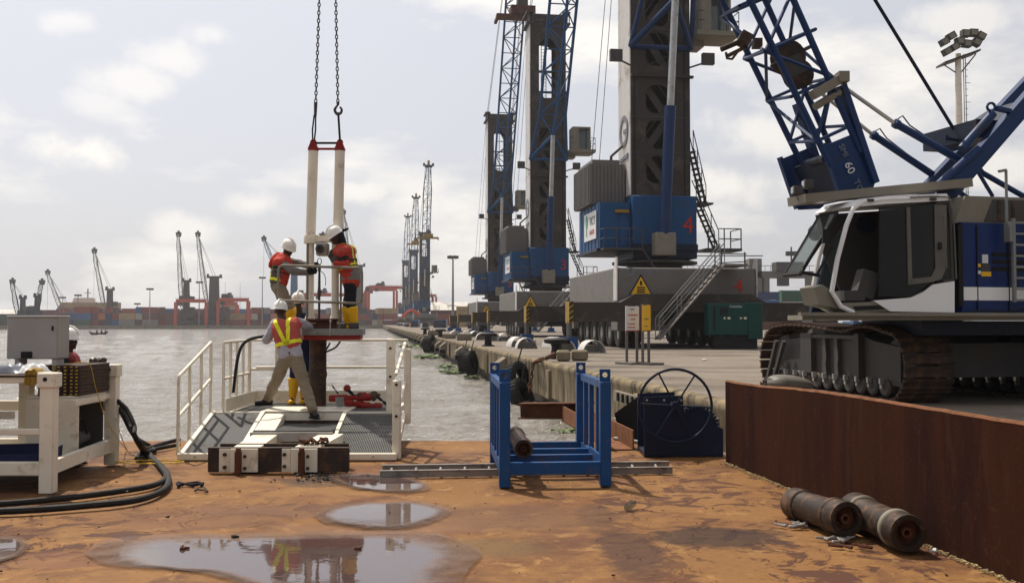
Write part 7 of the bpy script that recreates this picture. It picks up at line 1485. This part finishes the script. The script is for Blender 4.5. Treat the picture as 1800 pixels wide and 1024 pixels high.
def person(label, J, face, up_head, shirt='shirt_grey', trousers='khaki', vest=None, boots=('boot_yellow', True), gloves=None, bands=True, vneck='back', helmet_tilt=None, hs=1.0, legs=True, extra=None, toes=None, loc=None, sleeve_short=False, vlow=.12, bulk=0.):
    J = {k: Vector(v) for k, v in J.items()}; base = Vector(loc) if loc is not None else Vector((J['pel'].x, J['pel'].y, min(J['anL'].z, J['anR'].z) - .08))
    t = thing('person', label, 'person', tuple(base)); off = OFF[t.name]
    face = Vector(face).normalized(); up = Vector(up_head).normalized(); right = face.cross(up).normalized(); up = right.cross(face)
    spine = (J['neck'] - J['pel']).normalized(); shv = (J['shR'] - J['shL']).normalized(); hipv = (J['hipR'] - J['hipL']).normalized()
    def torso(mb, g, low=0.0, top=1.0):
        a, b = J['pel'].lerp(J['neck'], low), J['pel'].lerp(J['neck'], .78 * top)
        for s in (-1, 1): mb.cap(a + hipv * s * .062, b + shv * s * .068, .084 + g, .092 + g, 12)
        mb.cap(J['shL'] - spine * .02 + shv * .03, J['shR'] - spine * .02 - shv * .03, .058 + g, .058 + g, 10)
        mb.cap(b - spine * .1, b - spine * .02, .095 + g, .088 + g, 12)
        return mb
    def arms(mb, g, f=1.0):
        for s in 'LR':
            mb.cap(J['sh' + s], J['el' + s], .052 + g, .042 + g, 10); mb.cap(J['el' + s], J['el' + s].lerp(J['wr' + s], f), .042 + g, .042 + g + (.029 - .042) * f, 10)
        return mb
    def legs_(mb, g, low=1.0):
        for s in 'LR':
            mb.cap(J['hip' + s], J['kn' + s], .076 + g, .055 + g, 12); mb.cap(J['kn' + s], J['kn' + s].lerp(J['an' + s], low), .056 + g, .056 + g - .016 * low, 12)
        mb.cap(J['hipL'], J['hipR'], .078 + g, .078 + g, 12); mb.cap(J['pel'] - hipv * .05, J['pel'] + hipv * .05, .085 + g * .3, .085 + g * .3, 12)
        return mb
    hd = J['head']; rotm = Matrix((right, face, up)).transposed()
    tm = toes or {}
    # body: one continuous surface, head with nose, brow, lips, ears
    mb = MB(); torso(mb, 0); arms(mb, 0); legs_(mb, 0); mb.cap(J['neck'] - spine * .04, hd - up * .05, .055, .05, 10)
    H = lambda x, y, z: hd + right * x * hs + face * y * hs + up * z * hs
    mb.ball(H(0, -.01, .02), (.074 * hs, .094 * hs, .1 * hs), 16, 11, rotm); mb.ball(H(0, .025, -.055), (.052 * hs, .062 * hs, .062 * hs), 12, 8, rotm); mb.cap(H(0, .088, .0), H(0, .108, -.028), .009, .014, 6); mb.cap(H(-.022, .088, -.062), H(.022, .088, -.062), .011, .011, 6); mb.cap(H(-.03, .082, .022), H(.03, .082, .022), .012, .012, 6); mb.cap(H(-.012, .075, -.1), H(.012, .075, -.1), .018, .018, 6)
    for s in (-1, 1): mb.ball(H(.077 * s, -.01, -.012), (.012, .02, .032), 8, 6, rotm)
    if not gloves:
        for s in 'LR': hand(mb, J['wr' + s], J.get('hd' + s, J['wr' + s] - J['el' + s]) if 'hd' + s in J else (J['wr' + s] - J['el' + s]), V(0, 0, 1))
    for s in 'LR': mb.cap(J['an' + s], J['an' + s] + Vector(tm.get(s, (0, -.12, -.06))) * .8, .04, .03, 8)
    b = link(remeshed(mb, .0085, 'skin', 'body'), 'body', t, off)
    for s in (-1, 1): mb = MB(); mb.ball(H(.03 * s, .084, .004), (.012, .008, .008), 8, 6, rotm); mb.build('eye', 'helmet_white', t)
    mb = MB(); torso(mb, .018, -.06); arms(mb, .016, .45 if sleeve_short else .97)
    for k in range(len(mb.v)): v = mb.v[k]; mb.v[k] = v + Vector((mnoise.noise(v * 14), mnoise.noise(v * 14 + V(9, 0, 0)), mnoise.noise(v * 14 + V(0, 9, 0)))) * .012
    sm = remeshed(mb, .011, shirt, 'shirt', 2)
    ripple(sm, .014, lambda c: mnoise.noise(c * 8) * .6 + mnoise.noise(Vector((c.x * 18, c.y * 18, c.z * 26))) * .5)
    link(sm, 'shirt', t, off)
    mb = MB(); legs_(mb, .026 if not boots[1] else .020, .93 if not boots[1] else .5); tr = remeshed(mb, .012, trousers, 'trousers', 2)
    ripple(tr, .020, lambda c: mnoise.noise(c * 7) * .6 + mnoise.noise(Vector((c.x * 10, c.y * 10, c.z * 24))) * .5)
    link(tr, 'trousers', t, off)
    for s in 'LR':
        mb = MB(); an = J['an' + s]; td_ = Vector(tm.get(s, (0, -.12, -.06))); fl = Vector((td_.x, td_.y, 0)).normalized(); heel = an - fl * .04 + V(0, 0, -.045); toe = an + fl * .14 + V(0, 0, -.055)
        mb.cap(heel, toe, .042, .036, 12); mb.cap(an + V(0, 0, -.01), toe - fl * .07 + V(0, 0, .008), .047, .036, 10)
        if boots[1]: kn = J['kn' + s]; mb.cap(an, an.lerp(kn, .68), .054, .083, 14); mb.tube(an.lerp(kn, .5), an.lerp(kn, .80), .080, .090, 16)
        else: mb.cap(an, an.lerp(J['kn' + s], .16), .05, .05, 12)
        bm = remeshed(mb, .009, boots[0], 'boot', 2); link(bm, 'boot', t, off)
        mb = MB(); sl_ = [(heel + V(0, 0, -.04)), (toe + V(0, 0, -.034))]; mb.bar(sl_[0] - fl * .04, sl_[1] + fl * .03, .078, .016); mb.build('sole', 'black' if boots[0] != 'boot_yellow' else 'brown_steel', t)
    if gloves:
        for s in 'LR':
            mb = MB(); d = J['wr' + s] - J['el' + s]; hd_ = J.get('hd' + s, d); mb.cap(J['wr' + s] - d.normalized() * .05, J['wr' + s], .04, .038, 10); hand(mb, J['wr' + s], hd_, V(0, 0, 1), .004, .35, 1.05); link(remeshed(mb, .0055, gloves, 'glove', 1), 'glove', t, off)
    if vest:
        mb = MB(); torso(mb, .032 + bulk, vlow, 1.0); vm = remeshed(mb, .0105, vest, 'vest', 2)
        ripple(vm, .010, lambda c: mnoise.noise(c * 11))
        vo = link(vm, 'vest', t, off)
        if bands:
            pel, nk = J['pel'], J['neck']; L_ = (nk - pel).length; bk = -face if 'bk' not in J else J['bk'].normalized()
            bkd = (bk - spine * bk.dot(spine)).normalized(); rt = spine.cross(bkd)
            def h(p): return (p - pel).dot(spine) / L_
            def x(p): return (p - pel).dot(rt)
            band(vo.data, vo, 'reflective_band', 'hivis', lambda p, n: vlow + .02 - .06 < h(p) < vlow + .06)
            if vneck == 'side':
                band(vo.data, vo, 'webbing_strap', 'black', lambda p, n: .50 < h(p) < .56, .008)
                band(vo.data, vo, 'webbing_strap', 'black', lambda p, n: .36 < h(p) < .39, .008)
            if vneck == 'back':
                band(vo.data, vo, 'reflective_band', 'hivis', lambda p, n: n.dot(bkd) > .1 and h(p) > .25 and abs(x(p) - (.008 + .09 * (h(p) - .2))) < .027)
                band(vo.data, vo, 'reflective_band', 'hivis', lambda p, n: n.dot(bkd) > .1 and h(p) > .25 and abs(x(p) - (-.008 - .12 * (h(p) - .2))) < .027)
            else:
                for s in (-1, 1): band(vo.data, vo, 'reflective_band', 'hivis', lambda p, n, s=s: h(p) > .25 and abs(x(p) - s * .075) < .022 and (h(p) > .72 or h(p) < .42 or vneck == 'side'))
    # helmet
    hu = up if helmet_tilt is None else Vector(helmet_tilt).normalized(); hr = face.cross(hu).normalized(); hf = hu.cross(hr); hm = Matrix((hr, hf, hu)).transposed()
    mb = MB(); prof = [(.124, -.022), (.126, -.012), (.119, -.004), (.119, .03), (.112, .065), (.095, .1), (.06, .126), (.02, .136), (0, .137)]; n = 26; vs = []; fs = []
    for (r, z) in prof:
        for i in range(n): q = 2 * math.pi * i / n; k_ = 1.0 + (.10 if math.sin(q) > .6 and z < .003 else 0) * (math.sin(q) - .6) * 4; vs.append(hd + up * .028 * hs - face * .008 + hm @ Vector((r * .93 * math.cos(q), r * 1.10 * math.sin(q) * k_, z)) * hs)
    for j in range(len(prof) - 1):
        for i in range(n): fs.append((j * n + i, j * n + (i + 1) % n, (j + 1) * n + (i + 1) % n, (j + 1) * n + i))
    mb.add(vs, fs); ho = mb.build('helmet', 'helmet_white', t, ang=60)
    mb = MB(); c0 = hd + up * .028 * hs - face * .008; mb.path([c0 + hm @ Vector((0, y, z)) for y, z in ((-.118, .045), (-.095, .092), (-.05, .125), (0, .138), (.05, .128), (.1, .09), (.12, .05))], .012, 6); mb.build('helmet_ridge', 'helmet_white', ho)
    if extra: extra(t, J, H, spine, shv)
    return t
# worker in the pink vest, legs apart, back to the camera
P_ = P
J3 = dict(head=P(493, 546, 13.28), neck=P(499, 561, 13.2), pel=P(511, 622, 13.15), shL=P(484, 569, 13.2), shR=P(524, 566, 13.25), elL=P(468, 597, 13.2), elR=P(537, 571, 13.45), wrL=P(476, 592, 13.45), wrR=P(549, 578, 13.62),
          hipL=P(503, 628, 13.15), hipR=P(520, 628, 13.15), knL=P(486, 668, 13.25), knR=P(534, 673, 13.1), anL=P(470, 700, 13.5), anR=P(551, 722, 12.95), bk=V(.0, -1, .1))
person('worker in pink vest with yellow V straps, back to camera, legs wide apart', J3, (.15, 1, -.15), (0, .1, 1), 'shirt_pale', 'khaki', 'vest_pink', ('black', False), None, True, 'back', vlow=.30, toes={'L': (-.06, -.02, -.05), 'R': (.06, -.1, -.05)}, hs=.86)
# left worker on the table, leaning back and pulling
J1 = dict(head=P(507, 437, 13.95), neck=P(498, 450, 13.98), pel=P(489, 499, 13.95), shL=P(489, 457, 14.12), shR=P(493, 461, 13.82), elL=P(524, 462, 14.12), elR=P(516, 477, 13.8), wrL=P(541, 467, 14.05), wrR=P(538, 478, 13.85),
          hipL=P(491, 505, 14.05), hipR=P(490, 507, 13.86), knL=P(509, 535, 14.05), knR=P(506, 538, 13.85), anL=P(514, 567, 14.1), anR=P(510, 568, 13.88), bk=V(-1, -.25, .1), hdL=V(1, -.1, .1), hdR=V(1, -.1, .15))
def collar(t, J, H, sp_, sh_):
    vo = [c for c in t.children if c.name.startswith('vest')][0]; pl0, nk0 = J['pel'], J['neck']; LL = (nk0 - pl0).length
    band(vo.data, vo, 'vest_panel', 'vest_orange', lambda p, n: (p - pl0).dot(sp_) / LL > .60 or ((p - pl0).dot(sp_) / LL < .5 and n.x > .35), .007)
    mb = MB(); c = J['neck'] - sp_ * .02; mb.path([c + V(-.12, 0, .03) + V(0, .1 * math.cos(q), .0) * 1.2 + V(.05 * math.sin(q), 0, -.07 + .09 * math.sin(q)) for q in [i * math.pi / 5 for i in range(11)]], .035, 8); o = mb.build('vest_collar', 'vest_orange', t)
person('worker in orange life vest leaning back and pulling at the left rig tube', J1, (.8, -.5, -.5), (.35, -.15, 1), 'shirt_grey', 'khaki', 'drab_vest', ('boot_yellow', True), 'cloth_black', True, 'side', bulk=.012, helmet_tilt=(.35, -.35, .9), extra=collar, toes={'L': (.12, 0, -.05), 'R': (.12, -.03, -.05)}, hs=.87)
# right worker on the table, bent over the tube
YO = -.24
J2 = dict(head=P(590, 415, 13.92 + YO), neck=P(601, 432, 13.98 + YO), pel=P(617, 492, 14.0 + YO), shL=P(603, 441, 13.80 + YO), shR=P(614, 440, 14.15 + YO), elL=P(608, 465, 13.78 + YO), elR=P(603, 468, 14.15 + YO), wrL=P(590, 463, 13.78 + YO), wrR=P(592, 456, 14.0 + YO),
          hipL=P(615, 500, 13.92 + YO), hipR=P(618, 499, 14.08 + YO), knL=P(617, 533, 13.9 + YO), knR=P(612, 532, 14.08 + YO), anL=P(623, 568, 13.92 + YO), anR=P(611, 566, 14.1 + YO), bk=V(1, -.15, .2), hdL=V(-.5, .1, .9), hdR=V(-.5, 0, .9))
def scarf(t, J, H, sp_, sh_):
    for sh in [c for c in t.children if c.name.startswith('shirt')]:
        a, b = J['shL'], J['elL']; off = OFF[t.name]
        for (u0, u1, mt) in ((.42, .72, 'black'), (-.1, .28, 'shirt_grey')): band(sh.data, sh, 'sleeve_stripe', mt, lambda p, n: u0 < (p - a).dot(b - a) / (b - a).length_squared < u1 and (p - a).cross((b - a).normalized()).length < .09, .005)
    mb = MB(); mb.cap(H(0, -.07, -.02), H(0, -.05, -.09), .062, .066, 12); mb.cap(H(0, -.06, -.07), J['neck'] - sp_ * .03, .066, .078, 12); o = link(remeshed(mb, .009, 'cloth_black', 'head_scarf'), 'head_scarf', t, OFF[t.name])
    mb = MB(); mb.cap(P(598, 407, 13.68), P(611, 402, 13.68), .024, .018, 10); mb.cap(P(598, 408, 13.76), P(610, 403, 13.76), .024, .016, 10); o = link(remeshed(mb, .009, 'cloth_black', 'neck_flap'), 'neck_flap', t, OFF[t.name])
    mb = MB(); 
    for s in (-1, 1): mb.cap(J['pel'] + V(0, .05 * s, .10), J['pel'] + V(.0, .05 * s, -.02), .115, .122, 12)
    vm = remeshed(mb, .011, 'shirt_grey', 'jacket_hem'); o = link(vm, 'jacket_hem', t, OFF[t.name]); zz = J['pel'].z
    band(o.data, o, 'orange_hem', 'vest_orange', lambda p, n: p.z < zz + .0, .004)
person('worker in orange jacket, black trousers and yellow boots bending over the right rig tube', J2, (-1, -.15, -.45), (-.35, 0, 1), 'vest_orange', 'cloth_black', 'vest_orange', ('boot_yellow', True), 'dark_grey', True, 'side', vlow=.38, bulk=.022, helmet_tilt=(-.55, -.1, .8), extra=scarf, toes={'L': (-.11, -.05, -.05), 'R': (-.12, 0, -.05)}, hs=.87)
# worker behind, mostly hidden by the pile
J4 = dict(head=P(524, 530, 14.35), neck=P(526, 548, 14.35), pel=P(529, 612, 14.35), shL=P(510, 557, 14.35), shR=P(545, 557, 14.35), elL=P(510, 585, 14.2), elR=P(549, 587, 14.25), wrL=P(528, 585, 14.0), wrR=P(540, 580, 14.05),
          hipL=P(521, 618, 14.35), hipR=P(538, 618, 14.35), knL=P(518, 655, 14.3), knR=P(538, 655, 14.35), anL=P(514, 699, 14.3), anR=P(534, 699, 14.35), bk=V(0, 1, 0))
person('worker in dark overalls and yellow boots, mostly hidden behind the pile', J4, (.1, -1, -.25), (0, -.1, 1), 'cloth_navy', 'cloth_navy', None, ('boot_yellow', True), None, hs=.87)
# worker behind the grey cabinet at the left
J5 = dict(head=V(-5.08, 11.2, 1.44), neck=V(-5.10, 11.2, 1.30), pel=V(-5.10, 11.3, .80), shL=V(-5.12, 11.35, 1.24), shR=V(-5.06, 11.03, 1.24), elL=V(-5.0, 11.4, .98), elR=V(-4.95, 11.0, .97), wrL=V(-4.8, 11.3, 1.14), wrR=V(-4.82, 11.15, 1.14),
          hipL=V(-5.1, 11.38, .76), hipR=V(-5.1, 11.22, .76), knL=V(-5.08, 11.38, .42), knR=V(-5.06, 11.2, .42), anL=V(-5.12, 11.4, .09), anR=V(-5.1, 11.2, .09), bk=V(-1, 0, 0))
k5 = P(122, 594, 11.2) - J5['head'] + V(0, 0, -.02)
for q_ in J5:
    if q_ != 'bk': J5[q_] = J5[q_] + (V(k5.x, 0, k5.z) if q_ in ('head', 'neck', 'shL', 'shR') else V(k5.x, 0, k5.z * .5 if not q_.startswith('an') else 0))
person('worker in red life vest seen in profile behind the grey control cabinet', J5, (1, -.1, -.05), (0, 0, 1), 'cloth_black', 'cloth_navy', 'red_paint', ('black', False), None, False, toes={'L': (.12, 0, -.05), 'R': (.12, 0, -.05)}, hs=.88)
# ------------------------------------------------------------------ haze: air between camera and far bank
def haze(dens=.00026, col=(.86, .87, .9)):
    mb = MB(); mb.b2((-2300, -60, WZ - 1.2), (2300, 1500, 60)); o = mb.solo('haze', 'black'); m = bpy.data.materials.new('haze'); m.use_nodes = True; n = m.node_tree; n.nodes.clear()
    ou = n.nodes.new('ShaderNodeOutputMaterial'); pv = n.nodes.new('ShaderNodeVolumePrincipled'); pv.inputs['Density'].default_value = dens; pv.inputs['Color'].default_value = (*col, 1); pv.inputs['Anisotropy'].default_value = .3
    n.links.new(pv.outputs[0], ou.inputs['Volume']); o.data.materials[0] = m; o['kind'] = 'stuff'; m.volume_intersection_method = 'FAST' if hasattr(m, 'volume_intersection_method') else None
haze()
bpy.data.scenes.remove(TMP)
